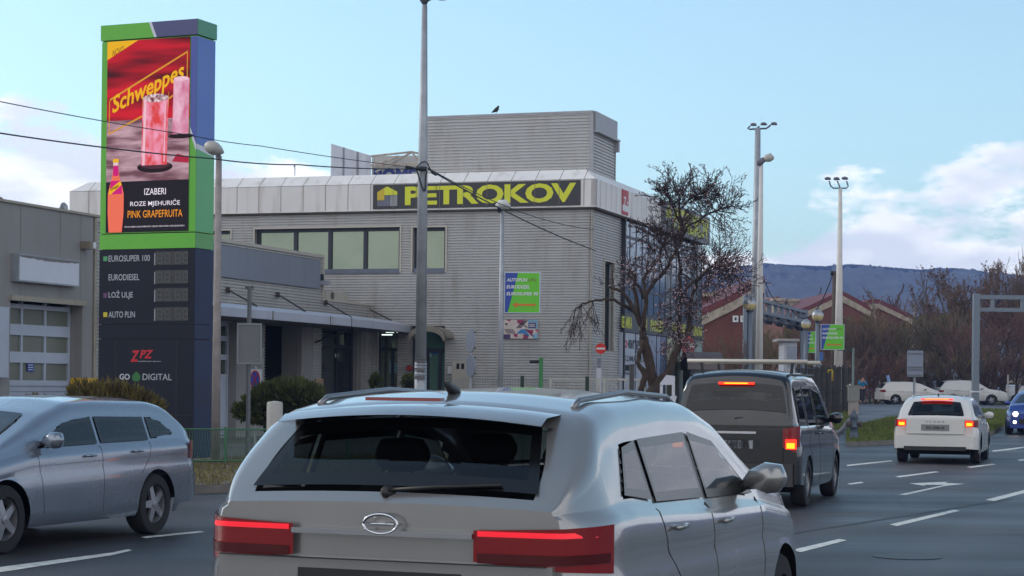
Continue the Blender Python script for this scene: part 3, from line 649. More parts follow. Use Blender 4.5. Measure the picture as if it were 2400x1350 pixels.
# ================================================================ low workshop wing (plane continues behind the totem)
w0 = FM.pt(FM.px(870, 740, -SB)[0], 0, -SB)
FW = Frame((w0.x, w0.y), FR.d)
wz = FW.px(755, 603)[1]; u755 = FW.px(755, 650)[0]; u220 = FW.px(219, 650)[0]; wlow = FW.px(760, 704)[1]
wing = thing('workshop_wing', 'low ribbed metal workshop wing with canopy and open bay beside the main hall', 'building', (w0.x, w0.y, ZB))
def wr(*a, off=0): return FW.rect(*a, off=off)
hb1 = wr(498, 757, 545, 940); hb2 = wr(619, 762, 697, 920); hb3 = wr(752, 772, 836, 905)
hb = [(h[0], h[1], ZB - .1, h[3]) for h in (hb1, hb2, hb3)]
mb = MB(); clad(FW, mb, u755, 0.0, ZB - .1, wlow, [hb[2]]); clad(FW, mb, u220, u755, ZB - .1, wz, hb); mb.build('wall', CLAD, wing)
for h, dd in zip(hb, (.22, .5, .22)): mb = MB(); reveal(FW, mb, h, dd); mb.build('reveal', GREYW, wing)
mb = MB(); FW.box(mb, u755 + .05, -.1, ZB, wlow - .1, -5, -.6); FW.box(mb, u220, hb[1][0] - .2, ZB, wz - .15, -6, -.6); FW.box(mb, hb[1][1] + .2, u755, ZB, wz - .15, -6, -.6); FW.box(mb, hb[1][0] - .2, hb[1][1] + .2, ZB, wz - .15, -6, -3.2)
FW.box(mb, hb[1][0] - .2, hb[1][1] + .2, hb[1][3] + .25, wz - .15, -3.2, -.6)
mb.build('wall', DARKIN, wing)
mb = MB(); FW.box(mb, u220, u755 + .04, wz - .03, wz + .06, -.3, .06); FW.box(mb, u755 - .05, u755 + .06, wlow, wz, -.05, .05); FW.box(mb, u755, .02, wlow - .02, wlow + .05, -.3, .06); FW.box(mb, -.07, .03, 2.8, wlow - .03, -.05, .06)
FW.box(mb, u755 + .06, 0, wlow - .3, wlow - .12, -4.5, -.05)
mb.build('edge_trim', TRIM, wing)
for a_, b_ in ((545, 604), (698, 725), (838, 848)):
    mb = MB(); q = wr(a_, 770, b_, 900); FW.box(mb, q[0], q[1], ZB - .1, hb[0][3] + .1, -.1, .12); mb.build('pillar', GREYW, wing)
mb = MB(); qa = FW.px(502, 572)[0]; qb = FW.px(744, 640)[0]; FW.box(mb, qa - 3.2, qb, FW.px(744, 677)[1], FW.px(744, 611)[1], .03, .10); mb.build('blank_sign_board', M('blank_blue_grey_board', (118, 124, 136), .55, 0, .05, 1.0, stain=.1), wing)
mb = MB(); frame_rect(FW, mb, hb[0], .07, -.22, -.12)
for y in (793, 837, 883):
    z = FW.px(528, y)[1]; FW.box(mb, hb[0][0], hb[0][1], z - .07, z + .07, -.22, -.13)
z_ = FW.px(528, 883)[1]; FW.box(mb, hb[0][0], hb[0][1], ZB, z_, -.21, -.15)
for k in range(4): FW.box(mb, hb[0][0], hb[0][1], ZB + .2 + k * .28, ZB + .215 + k * .28, -.15, -.142)
DOORM = M('sectional_door_white', (166, 174, 190), .45, 0, .05)
gd = mb.build('garage_door', DOORM, wing); mb = MB(); slit(FW, mb, hb[0][0], hb[0][1], ZB, hb[0][3], -.19); mb.build('pane', GLASS, gd)
mb = MB(); frame_rect(FW, mb, hb[2], .06, -.22, -.12); um = FW.px(800, 830)[0]; FW.box(mb, um - .04, um + .04, ZB, hb[2][3], -.22, -.13); zt = FW.px(795, 812)[1]; FW.box(mb, hb[2][0], hb[2][1], zt - .05, zt + .05, -.22, -.125)
sf = mb.build('shopfront', DARKF, wing); mb = MB(); slit(FW, mb, hb[2][0], hb[2][1], ZB, hb[2][3], -.17); mb.build('pane', M('dark_shop_glass', (20, 28, 34), .08, 0, .05, spec=.7), sf)
mb = MB(); q = wr(797, 829, 804, 838); FW.box(mb, *q, -.165, -.155); mb.build('notice', WHITE, sf)
# canopy
FC = Frame((FW.pt(0, 0, 2.1).x, FW.pt(0, 0, 2.1).y), FW.d)
path = []
for x, yt, yb in ((440, 704, 729), (500, 713, 736), (560, 719, 743), (640, 731, 751), (715, 742, 757), (775, 748, 763)):
    u_, z1_ = FC.px(x, yt); _, z0_ = FC.px(x, yb); path.append((FC.pt(u_, 0), z0_, z1_))
zc0_, zc1_ = path[-1][1], path[-1][2]
um0 = FM.px(958, 765, .0)[0]; pe = FM.pt(um0, 0, -SB + .05); p0 = path[-1][0]; pc = FC.pt(FC.px(870, 760)[0], 0)
pts = [(p, z0, z1) for p, z0, z1 in path]
for i in range(1, 9):
    t = i / 8; q = p0 * (1 - t) ** 2 + pc * 2 * t * (1 - t) + pe * t * t; pts.append((q, zc0_, zc1_))
pts = [(q, zc0_ if 0 else z0, z1) for q, z0, z1 in pts]
zA = sum(p[1] for p in pts[:6]) / 6; zBt = sum(p[2] for p in pts[:6]) / 6
mb = MB(); vs = []
for q, z0, z1 in pts: vs += [(q.x, q.y, zA), (q.x, q.y, zBt), (q.x - FW.n.x * .35, q.y - FW.n.y * .35, zBt + .12), (q.x - FW.n.x * .05, q.y - FW.n.y * .05, zA)]
n = len(pts); fs = []
for i in range(n - 1):
    for j in range(3): fs.append((i * 4 + j, i * 4 + j + 1, i * 4 + j + 5, i * 4 + j + 4))
mb.add(vs, fs)
cn = mb.build('canopy', M('canopy_sheet', (160, 164, 176), .5, .1, .06, 1.2, stain=.15), wing)
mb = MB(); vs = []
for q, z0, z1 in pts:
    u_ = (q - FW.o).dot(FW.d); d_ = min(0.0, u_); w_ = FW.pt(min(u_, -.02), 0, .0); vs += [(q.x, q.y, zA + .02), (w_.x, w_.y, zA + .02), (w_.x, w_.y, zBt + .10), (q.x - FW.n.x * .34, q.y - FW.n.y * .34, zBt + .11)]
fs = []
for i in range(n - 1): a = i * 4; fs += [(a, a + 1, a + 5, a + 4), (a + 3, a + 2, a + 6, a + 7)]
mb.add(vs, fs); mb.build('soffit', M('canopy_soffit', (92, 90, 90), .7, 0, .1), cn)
mb = MB()
for k in (1, 3, 5, 7):
    q = pts[k][0]; mb.box(q.x - .012, q.x + .012, q.y - .03, q.y + .0, zA - .02, zBt + .01)
mb.build('joint', SEAM, cn)
for (x0, y0, x1, y1) in ((534, 679, 602, 717), (651, 690, 715, 729), (763, 708, 824, 744), (858, 721, 918, 751)):
    a_ = FW.px(x0, y0, .05) if x0 < 850 else FW.px(x0, y0, .05); q0 = FW.pt(a_[0], a_[1], .05) if x0 < 850 else FM.pt(*FM.px(x0, y0, -SB + .05), -SB + .05)
    c_ = FW.px(x1, y1, 1.9 if x0 < 850 else .9); q1 = FW.pt(c_[0], c_[1], 1.9 if x0 < 850 else .9)
    mb = MB(); mb.tube([q0, q1], .022, 6); mb.box(q0.x - .06, q0.x + .06, q0.y - .08, q0.y + .02, q0.z - .09, q0.z + .06); mb.build('tie_rod', M('dark_rod', (58, 54, 52), .6), cn)
mb = MB(); mb.tube([FW.pt(FW.px(733, 802)[0], FW.px(733, 802)[1], .08), FW.pt(FW.px(830, 771, 1.7)[0], FW.px(830, 771, 1.7)[1], 1.7)], .03, 6); mb.build('brace', M('dark_rod', (58, 54, 52), .6), cn)
# things in and by the wing
def leaning(name, label, cat, fr, x0, y0, x1, y1, off, th, mat, grp=None):
    q = fr.rect(x0, y0, x1, y1, off); mb = MB(); fr.box(mb, q[0], q[1], ZB, q[3], off - th, off); o = mb.build(name, mat); return tag(o, label, cat, grp)
CARD = M('cardboard_brown', (104, 78, 58), .85, 0, .15)
leaning('wooden_board', 'large brown board leaning inside the open workshop bay', 'board', FW, 620, 824, 660, 905, -1.3, .06, CARD)
leaning('pale_plank', 'narrow upright plank beside the brown board in the open bay', 'plank', FW, 661, 824, 665, 905, -1.2, .05, M('plank_pale', (142, 124, 104), .8))
leaning('cardboard_box', 'tall dark cardboard box standing right in the open bay', 'box', FW, 668, 833, 690, 905, -1.6, .5, M('card_dark', (88, 66, 50), .9, 0, .15))
leaning('blue_box', 'small blue and white carton in front of the brown board', 'box', FW, 650, 856, 667, 874, -.9, .3, M('blue_carton', (80, 98, 140), .7))
leaning('cardboard_sheet', 'light cardboard sheet leaning at the hedge end below the shop glass', 'cardboard', FW, 741, 887, 758, 915, .9, .05, M('card_light', (134, 112, 92), .9))
ac = thing('air_conditioner', 'beige outdoor air conditioning unit on the low wing roof', 'air conditioner', FW.pt(FW.px(795, 704, -.5)[0], wlow + .05, -.5))
q = FW.rect(768, 684, 818, 704, -.3); zac = wlow + .06
q = (q[0], q[1], zac, q[3]); mb = MB(); FW.box(mb, q[0], q[1], q[2], q[3], -.75, -.35); mb.build('housing', M('ac_beige', (160, 156, 148), .5), ac)
mb = MB(); uc_, zc_ = FW.px(782, 697, -.3); rr_ = (q[3] - q[2]) * .42; FW.disc(mb, uc_, (q[2] + q[3]) / 2, rr_, -.35, -.33, ru=rr_ * 1.0); mb.build('fan_grille', M('ac_grille', (84, 80, 78), .6), ac)
mb = MB()
for h in (0, 1): FW.box(mb, q[0] + .1 + h * (q[1] - q[0] - .3), q[0] + .2 + h * (q[1] - q[0] - .3), wlow - .14, zac, -.72, -.38)
mb.build('foot', STEEL, ac)
wl = thing('wall_lamp', 'small floodlight on the blue-grey board corner above the low wing', 'lamp', FW.pt(FW.px(748, 665)[0], FW.px(748, 670)[1], 0))
u_, z_ = FW.px(749, 660); mb = MB(); FW.box(mb, u_ - .16, u_ + .1, z_ - .1, z_ + .02, .1, .3); mb.build('housing', STEEL, wl); mb = MB(); FW.box(mb, u_ - .1, u_ + .0, z_ + .02, z_ + .22, .02, .14); mb.build('bracket', DARKF, wl)
# ================================================================ grey portal building at the left
u0x = FW.px(-260, 600)[0]; zg = FW.px(110, 492)[1]
gb = thing('grey_workshop', 'plain grey metal workshop front with a glazed sectional garage door', 'building', FW.pt(u0x, ZB, .1))
hg = wr(23, 707, 192, 960, off=.12); hg = (hg[0], hg[1], ZB - .1, hg[3])
mb = MB(); FW.box(mb, u0x, hg[0], ZB - .2, zg, -.3, .12); FW.box(mb, hg[1], FW.px(218, 600, .12)[0], ZB - .2, zg, -.3, .12); FW.box(mb, hg[0], hg[1], hg[3], zg, -.3, .12)
FW.box(mb, hg[0] - .02, hg[0] + .02, ZB - .1, hg[3], -.42, -.31); FW.box(mb, hg[1] - .02, hg[1] + .02, ZB - .1, hg[3], -.42, -.31); FW.box(mb, hg[0], hg[1], hg[3], hg[3] + .1, -.42, -.31)
mb.build('wall', GREYW, gb)
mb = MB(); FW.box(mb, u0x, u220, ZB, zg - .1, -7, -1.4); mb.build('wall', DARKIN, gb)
mb = MB(); FW.box(mb, u0x, u220, zg - .1, zg - .02, -7, -.2); mb.build('roof', GREYW, gb)
mb = MB(); FW.box(mb, u0x, u220 + .05, zg, zg + .055, -.4, .17); FW.box(mb, FW.px(219, 600, .1)[0], FW.px(225, 600, .1)[0], ZB, zg - .01, -.2, .14); FW.box(mb, hg[0] - .05, hg[1] + .05, hg[3] - .03, hg[3] + .08, .1, .2)
mb.build('edge_trim', M('tan_edge_trim', (150, 142, 128), .5), gb)
mb = MB()
for u_ in (FW.px(36, 560)[0], FW.px(130, 560)[0], FW.px(178, 560)[0], FW.px(-60, 560)[0]): slit(FW, mb, u_, u_ + .012, hg[3] + .1, zg, .123)
mb.build('panel_joints', SEAM, gb)
do = -0.22
g = FW.rect(-30, 718, 158, 960, do); gdz = FW.px(100, 724, do)[1]
ux = [FW.px(x, 800, do)[0] for x in (-80, -8, 49, 104)] + [hg[1] - .03]
zy = [FW.px(104, y, do)[1] for y in (722, 776, 839, 898)]
mb = MB()
for z, h_ in ((zy[0], .05), (zy[1], .12), (zy[2], .12), (zy[3], .06)): FW.box(mb, ux[0], ux[-1], z - h_, z + h_, do - .05, do + .03)
for x in ux[1:]: FW.box(mb, x - .035, x + .035, zy[3], zy[0] + .2, do - .05, do + .024)
FW.box(mb, ux[0], ux[-1], ZB - .1, zy[3] - .05, do - .05, do)
gd = mb.build('garage_door', DOORM, gb)
mb = MB(); slit(FW, mb, ux[0], ux[-1], zy[3], zy[0], do - .02); mb.build('pane', M('frosted_grey_green_pane', (104, 106, 96), .35, 0, .1, .6), gd)
mb = MB()
for k in range(6): z = zy[3] - .2 - .25 * k; FW.box(mb, ux[0], ux[-1], z, z + .014, do, do + .004)
mb.build('panel_joints', M('door_joint', (104, 112, 128), .6), gd)
st = thing('door_sticker_sign', 'small blue notice with white lines on the glazed garage door', 'notice', FW.pt(FW.px(72, 870, do)[0], zy[3], do))
q = FW.rect(65, 852, 80, 871, do + .02); mb = MB(); FW.box(mb, *q, do - .0, do + .01); mb.build('plate', M('notice_blue', (44, 72, 150), .5), st)
mb = MB()
for k in (.2, .48, .78): FW.box(mb, q[0] + .03, q[1] - .03, q[2] + (q[3] - q[2]) * k, q[2] + (q[3] - q[2]) * (k + .08), do + .01, do + .014)
mb.build('print', WHITE, st)
wb = thing('blank_signboard', 'blank white rectangular lightbox with a torn top edge on the grey workshop', 'sign', FW.pt(FW.px(115, 672, .2)[0], FW.px(115, 672, .2)[1], .2))
q = (FW.px(43, 640, .3)[0], FW.px(187, 640, .3)[0]); za_, zb_ = FW.px(115, 666, .3)[1], FW.px(115, 602, .3)[1]
mb = MB(); FW.box(mb, q[0] + .03, q[1] - .03, za_ + .03, zb_ - .06, .24, .30); mb.build('face', M('lightbox_white', (196, 200, 212), .45, 0, .03), wb)
mb = MB(); frame_rect(FW, mb, (q[0], q[1], za_, zb_), .035, .125, .31); mb.build('frame', STEEL, wb)
mb = MB(); rnd = random.Random(3); top = [(q[0] + .05 + (q[1] - q[0] - .1) * i / 24, zb_ - .055 - rnd.uniform(.0, .025) - .03 * math.sin(i * .13)) for i in range(25)]
FW.prism(mb, list(reversed(top)) [::-1] + [(q[1] - .05, zb_ - .03), (q[0] + .05, zb_ - .03)], .301, .305); mb.build('torn_edge', M('torn_dark', (120, 116, 114), .9), wb)
lb = thing('wall_light', 'small beige box light near the corrugated corner of the grey workshop', 'lamp', FW.pt(FW.px(210, 592, .2)[0], FW.px(210, 592, .2)[1], .2))
q = FW.rect(204, 566, 218, 590, .3); mb = MB(); FW.box(mb, q[0], q[1], q[2] + .06, q[3], .13, .38); mb.build('housing', M('light_tan', (122, 112, 98), .6), lb); mb = MB(); FW.box(mb, q[0] + (q[1] - q[0]) * .5, q[1], q[2] + .08, q[2] + .22, .38, .385); mb.build('lens', WHITE, lb)
mb = MB(); q = FW.rect(-60, 717, 21, 884, .3); FW.box(mb, q[0], q[1] , q[2], q[3], .125, .3); o = mb.build('blank_wall_panel', M('panel_pale_blue', (168, 174, 190), .5, 0, .04)); tag(o, 'tall pale blank panel on the grey workshop at the left frame edge', 'panel')
mb = MB(); q = FW.rect(193, 886, 232, 915, 1.0); FW.box(mb, q[0], q[1], ZB - .1, q[3], .7, 1.1); o = mb.build('grit_box', M('box_yellow', (196, 152, 20), .5)); tag(o, 'yellow box behind the round bush beside the dark totem', 'box')
dsh = thing('satellite_dish', 'small grey satellite dish above the roof edge of the grey workshop', 'satellite dish', FW.pt(FW.px(148, 498)[0], zg, -.6))
c_ = FW.pt(FW.px(149, 488, -.6)[0], FW.px(149, 487, -.6)[1], -.6); mb = MB(); mb.lathe(c_, [(.001, .06), (.06, .05), (.10, .02), (.125, -.02), (.12, -.02), (.001, .05)], 18, axis=(-.75, .5, -.1)); mb.build('dish', STEEL, dsh, smooth=True)
mb = MB(); mb.tube([c_, c_ + Vector((-.04, .1, -.2))], .015, 6); mb.tube([c_, c_ + Vector((-.11, .02, .0)), c_ + Vector((-.11, .02, -.12))], .012, 6); mb.build('mount', STEEL, dsh)
fl = thing('roof_floodlight', 'dark floodlight on a bent arm above the grey workshop roof edge', 'lamp', FW.pt(FW.px(12, 474)[0], zg, -.2))
c_ = FW.pt(FW.px(14, 474, -.2)[0], zg, -.2); mb = MB(); e_ = P(4, 468, c_.y); mb.tube([c_, c_ + (e_ - c_) * .5 + Vector((0, 0, .03)), e_], .012, 6); mb.build('arm', STEEL, fl)
mb = MB(); mb.tube([e_ + Vector((.05, 0, -.03)), e_, e_ + Vector((-.1, 0, .03)), e_ + Vector((-.22, 0, .04))], [.02, .045, .06, .03], 10); mb.build('housing', M('lamp_dark', (60, 60, 66), .5), fl)
# ================================================================ price totem
tr = P(457, 583, 36.0); FTOT = Frame((tr.x, tr.y), (0.9215, -0.3884)); FTOTS = Frame((tr.x, tr.y), (0.3884, 0.9215))
tl = FTOT.px(234, 600)[0]; ts = FTOTS.px(499, 620)[0]; tW = -tl
TB = 0.15
tot = thing('fuel_price_totem', 'tall green, blue and navy totem with a bright drink advert screen and fuel names', 'totem', (tr.x, tr.y, TB))
def tz(y, x=457): return FTOT.px(x, y)[1]
ztop, zcap, zled0, zgr0, zpr0, zdo = tz(44.5), tz(81), tz(545), tz(580.5), tz(759), tz(795.5)
def tbox(z0, z1, mats_f, name, e=0.0):
    mb = MB(); q = [FTOT.pt(tl, 0, e), FTOT.pt(0, 0, e) , FTOT.pt(0, 0, e) , FTOT.pt(tl, 0, e)]
    a = FTOT.pt(tl - e, 0, e); b = FTOT.pt(e, 0, e); c = b + FTOTS.d * (ts + 2 * e); d = a + FTOTS.d * (ts + 2 * e)
    mb.hexa([(p.x, p.y, z0) for p in (a, b, c, d)] + [(p.x, p.y, z1) for p in (a, b, c, d)])
    return mb.build(name, mats_f, tot)
body1 = tbox(zled0 + .02, zcap - .02, GREEN, 'frame', 0.0)
body2 = tbox(zgr0, zled0, GREEN, 'green_band', .006)
body3 = tbox(zdo + .012, zpr0 - .012, NAVY, 'navy_panel', .004)
body5 = tbox(zpr0, zgr0 - .012, NAVY, 'price_panel', .004)
body4 = tbox(TB, zdo, NAVY, 'base_panel', .004)
cap = tbox(zcap, ztop, GREEN, 'cap', .02)
tbox(TB + .1, ztop - .1, BLACK, 'core', -.03)
def colour_quad(fr, uz, off, mat, par, name='coloured_panel'):
    mb = MB(); fr.poly(mb, uz, off); return mb.build(name, mat, par)
# cap: white divider and blue part on the front, light green on the side
h = ztop - zcap
ca, cb = FTOT.px(349, 62)[0], FTOT.px(362, 72)[0]
ca, cb = FTOT.px(350.5, 53)[0], FTOT.px(363, 86)[0]
colour_quad(FTOT, [(ca, ztop), (cb, zcap), (cb + .06, zcap), (ca + .06, ztop)], .024, SILVER, cap)
colour_quad(FTOT, [(ca + .06, ztop), (cb + .06, zcap), (.02, zcap), (.02, ztop)], .024, M('totem_dusk_blue', (74, 74, 118), .45, 0, .03), cap)
colour_quad(FTOTS, [(-.02, zcap), (ts + .02, zcap), (ts + .02, ztop), (-.02, ztop)], .024, M('totem_side_green', (70, 138, 110), .45, 0, .03), cap)
# side face
zsb0, zsb1 = FTOTS.px(478, 345)[1], FTOTS.px(478, 352)[1]
colour_quad(FTOTS, [(0, zsb0 + .04), (ts, zsb0 - .06 + .02), (ts, zcap - .03), (0, zcap - .03)], .004, M('totem_side_blue', (52, 98, 176), .42, 0, .03, coat=.3), body1)
colour_quad(FTOTS, [(0, zsb1 + .0), (ts, zsb1 - .1), (ts, zsb0 - .04), (0, zsb0 + .04)], .0045, SILVER, body1)
colour_quad(FTOTS, [(0, zled0 + .03), (ts, zled0 + .03), (ts, zsb1 - .1), (0, zsb1)], .004, GREENL, body1)
# front margin strip right of the screen
us0 = FTOT.px(446, 300)[0]
zr0, zr1 = tz(303, 450), tz(350, 450)
colour_quad(FTOT, [(us0, zr0 + .05), (0, zr1 + .1), (0, zcap - .03), (us0, zcap - .03)], .004, BLUE, body1)
colour_quad(FTOT, [(us0, zr0 - .06), (0, zr1 - .04), (0, zr1 + .1), (us0, zr0 + .05)], .005, SILVER, body1)
colour_quad(FTOTS, [(0, zgr0), (ts, zgr0), (ts, zled0 - .01), (0, zled0 - .01)], .009, M('totem_band_side', (64, 142, 62), .42, 0, .03, coat=.3), body2)
NSIDE = M('navy_side', (28, 40, 72), .45, 0, .08, spec=.3)
for (z0, z1, par) in ((TB, zdo - .01, body4), (zdo + .014, zpr0 - .014, body3), (zpr0, zgr0 - .014, body5)):
    colour_quad(FTOTS, [(0, z0), (ts, z0), (ts, z1), (0, z1)], .007, NSIDE, par)
# LED screen
def emis(name, rgb, k=1.0, noise=None):
    m = bpy.data.materials.new(name); m.use_nodes = True; t = m.node_tree; b = t.nodes['Principled BSDF']
    b.inputs['Base Color'].default_value = (.01, .01, .01, 1); b.inputs['Roughness'].default_value = .6; b.inputs['Specular IOR Level'].default_value = .1
    c = lin(rgb); b.inputs['Emission Color'].default_value = (*c, 1); b.inputs['Emission Strength'].default_value = k
    if noise:
        tcn = N(t, 'ShaderNodeTexCoord'); mpx = N(t, 'ShaderNodeMapping'); mpx.inputs['Scale'].default_value = noise['s']; mpx.inputs['Rotation'].default_value = noise.get('r', (0, 0, 0))
        nn = N(t, 'ShaderNodeTexNoise'); nn.inputs['Scale'].default_value = 1; nn.inputs['Detail'].default_value = noise.get('d', 4)
        rp = N(t, 'ShaderNodeValToRGB'); rp.color_ramp.elements[0].position = noise.get('p0', .35); rp.color_ramp.elements[1].position = noise.get('p1', .65)
        rp.color_ramp.elements[0].color = (*lin(noise['a']), 1); rp.color_ramp.elements[1].color = (*lin(noise['b']), 1)
        t.links.new(tcn.outputs['Object'], mpx.inputs[0]); t.links.new(mpx.outputs[0], nn.inputs['Vector']); t.links.new(nn.outputs['Fac'], rp.inputs[0]); t.links.new(rp.outputs[0], b.inputs['Emission Color'])
    return m
EK = 0.58
u_l, u_r = FTOT.px(251, 300)[0], FTOT.px(444.5, 300)[0]; sz0, sz1 = zled0 + .035, zcap - .03; SH = sz1 - sz0; SW = u_r - u_l
scr = colour_quad(FTOT, [(u_l, sz0), (u_r, sz0), (u_r, sz1), (u_l, sz1)], .012, emis('screen_black', (26, 22, 30), EK), tot, 'led_screen')
def S(x, y): # photo fractions: x 0..1 left-right, y 0..1 from the top
    return (u_l + SW * x, sz1 - SH * y)
def spoly(pts, lv, mat, name='picture'): return colour_quad(FTOT, [S(*p) for p in pts], .012 + .0025 * lv, mat, scr, name)
spoly([(0, .415), (1, .415), (1, 0), (0, 0)], 1, emis('advert_red', (150, 20, 40), EK, {'s': (.5, .5, 3.2), 'r': (0, .55, .4), 'a': (52, 8, 22), 'b': (206, 22, 42), 'd': 2}), 'backdrop')
spoly([(0, .735), (1, .735), (1, .415), (0, .415)], 1, emis('advert_table', (150, 110, 120), EK, {'s': (1.3, 1.3, 7), 'r': (0, .1, 0), 'a': (112, 72, 84), 'b': (196, 160, 172), 'd': 6, 'p0': .4, 'p1': .66}), 'backdrop')
YE = emis('advert_yellow', (236, 178, 18), EK); YE2 = emis('advert_gold', (214, 150, 40), EK)
spoly([(0, .095), (.38, 0), (0, 0)], 2, YE)
for p in ([(.04, .31), (.035, .30), (.975, .072), (.975, .081)], [(.965, .075), (.975, .075), (.975, .255), (.965, .255)], [(.03, .31), (.04, .31), (.035, .485), (.025, .485)], [(.03, .478), (.03, .487), (.45, .40), (.45, .39)], [(.75, .31), (.75, .32), (.97, .255), (.97, .245)]):
    spoly(p, 2, YE2, 'outline')
text_on(FTOT, 'NOVO', *S(.06, .078), *S(.20, .046), .0185, emis('advert_dark', (70, 34, 20), EK), scr, bold=.0, skew=SH * .022, shear=.35)
a_ = S(.08, .405); b2_ = S(.93, .30)
text_on(FTOT, 'Schweppes', S(.07, 0)[0], S(0, .405)[1], S(.93, 0)[0], S(0, .405)[1] + SH * .118, .019, YE, scr, bold=.022, skew=SH * .165, shear=.1)
# drinks
PK = emis('drink_pink', (226, 120, 140), EK, {'s': (7, 7, 4), 'a': (222, 66, 66), 'b': (244, 160, 190), 'd': 5}); PK2 = emis('drink_blurred', (222, 140, 170), EK, {'s': (5, 5, 3), 'a': (206, 110, 146), 'b': (236, 186, 206), 'd': 3})
BKE = emis('coaster_black', (28, 12, 18), EK)
def ell(cx, cy, rx, ry, n=22): return [(cx + rx * math.cos(-2 * math.pi * i / n), cy + ry * math.sin(-2 * math.pi * i / n)) for i in range(n)]
def ellp(*a): return list(ell(*a))
spoly(list(reversed(ellp(.90, .51, .15, .013))), 2, BKE); spoly([(.80, .50), (.99, .50), (1.0, .215), (.81, .215)], 3, PK2, 'glass')
spoly(list(reversed(ellp(.90, .215, .09, .012))), 3, emis('foam_pink', (240, 200, 214), EK))
spoly(list(reversed(ellp(.595, .665, .215, .03))), 4, BKE); spoly(list(reversed(ellp(.60, .655, .18, .02))), 5, emis('coaster_edge', (74, 40, 50), EK))
spoly([(.43, .655), (.74, .655), (.755, .305), (.445, .305)], 6, PK, 'glass')
spoly([(.445, .655), (.475, .655), (.49, .31), (.46, .31)], 7, emis('glass_glint', (240, 190, 205), EK), 'glass_highlight'); spoly([(.70, .64), (.715, .64), (.725, .33), (.71, .33)], 7, emis('glass_glint2', (236, 176, 196), EK), 'glass_highlight')
spoly(list(reversed(ellp(.60, .308, .155, .022))), 7, emis('ice', (200, 150, 160), EK, {'s': (16, 16, 16), 'a': (120, 60, 70), 'b': (240, 215, 220)}), 'ice')
spoly([(.44, .36), (.445, .36), (.45, .278), (.445, .278)], 7, YE2, 'glass_rim'); spoly([(.752, .36), (.757, .36), (.757, .278), (.752, .278)], 7, YE2, 'glass_rim')
spoly([(.80, .64), (1, .65), (1, .62), (.86, .60)], 4, emis('spill_red', (170, 30, 60), EK))
# bottle
BOT = emis('bottle_orange', (238, 112, 84), EK); MAG = emis('label_magenta', (206, 20, 120), EK)
spoly([(.045, 1.0), (.205, 1.0), (.225, .90), (.225, .80), (.205, .76), (.17, .71), (.155, .665), (.095, .665), (.08, .71), (.05, .76), (.03, .80), (.03, .90)], 8, BOT, 'bottle')
spoly([(.095, .705), (.157, .705), (.162, .672), (.155, .665), (.155, .65), (.097, .65), (.095, .66), (.09, .672)], 9, MAG); spoly([(.055, .80), (.205, .80), (.2, .755), (.185, .73), (.065, .73)], 9, MAG)
spoly([(.04, .80), (.07, .80), (.20, .752), (.19, .735), (.17, .735), (.05, .775)], 10, YE); spoly([(.095, .652), (.155, .652), (.155, .63), (.095, .63)], 9, emis('bottle_neck', (226, 200, 206), EK)); spoly([(.09, .635), (.16, .635), (.16, .615), (.09, .615)], 10, YE)
text_on(FTOT, 'Schweppes', *S(.065, .788), *S(.165, .765), .012 + .0025 * 11, _mats.get('x') or emis('label_dark', (40, 20, 20), EK), scr, skew=SH * .02, bold=.02)
WHE = emis('advert_white', (240, 232, 245), EK)
def stext(s, x0, y0, x1, y1, m, bold=.0): text_on(FTOT, s, *S(x0, y1), *S(x1, y0), .0165, m, scr, bold=bold)
stext('IZABERI', .47, .775, .73, .808, WHE, .004); stext('ROZE MJEHURIĆE', .30, .833, .90, .872, WHE, .004); stext('PINK GRAPEFRUITA', .27, .888, .93, .926, emis('advert_orange', (240, 150, 30), EK), .004)
stext('PIĆE OD GREJPA, SLIKA JE SIMBOLIČNA. UŽIVAJTE ODGOVORNO I RECIKLIRAJTE BOCU', .235, .966, .955, .978, WHE)
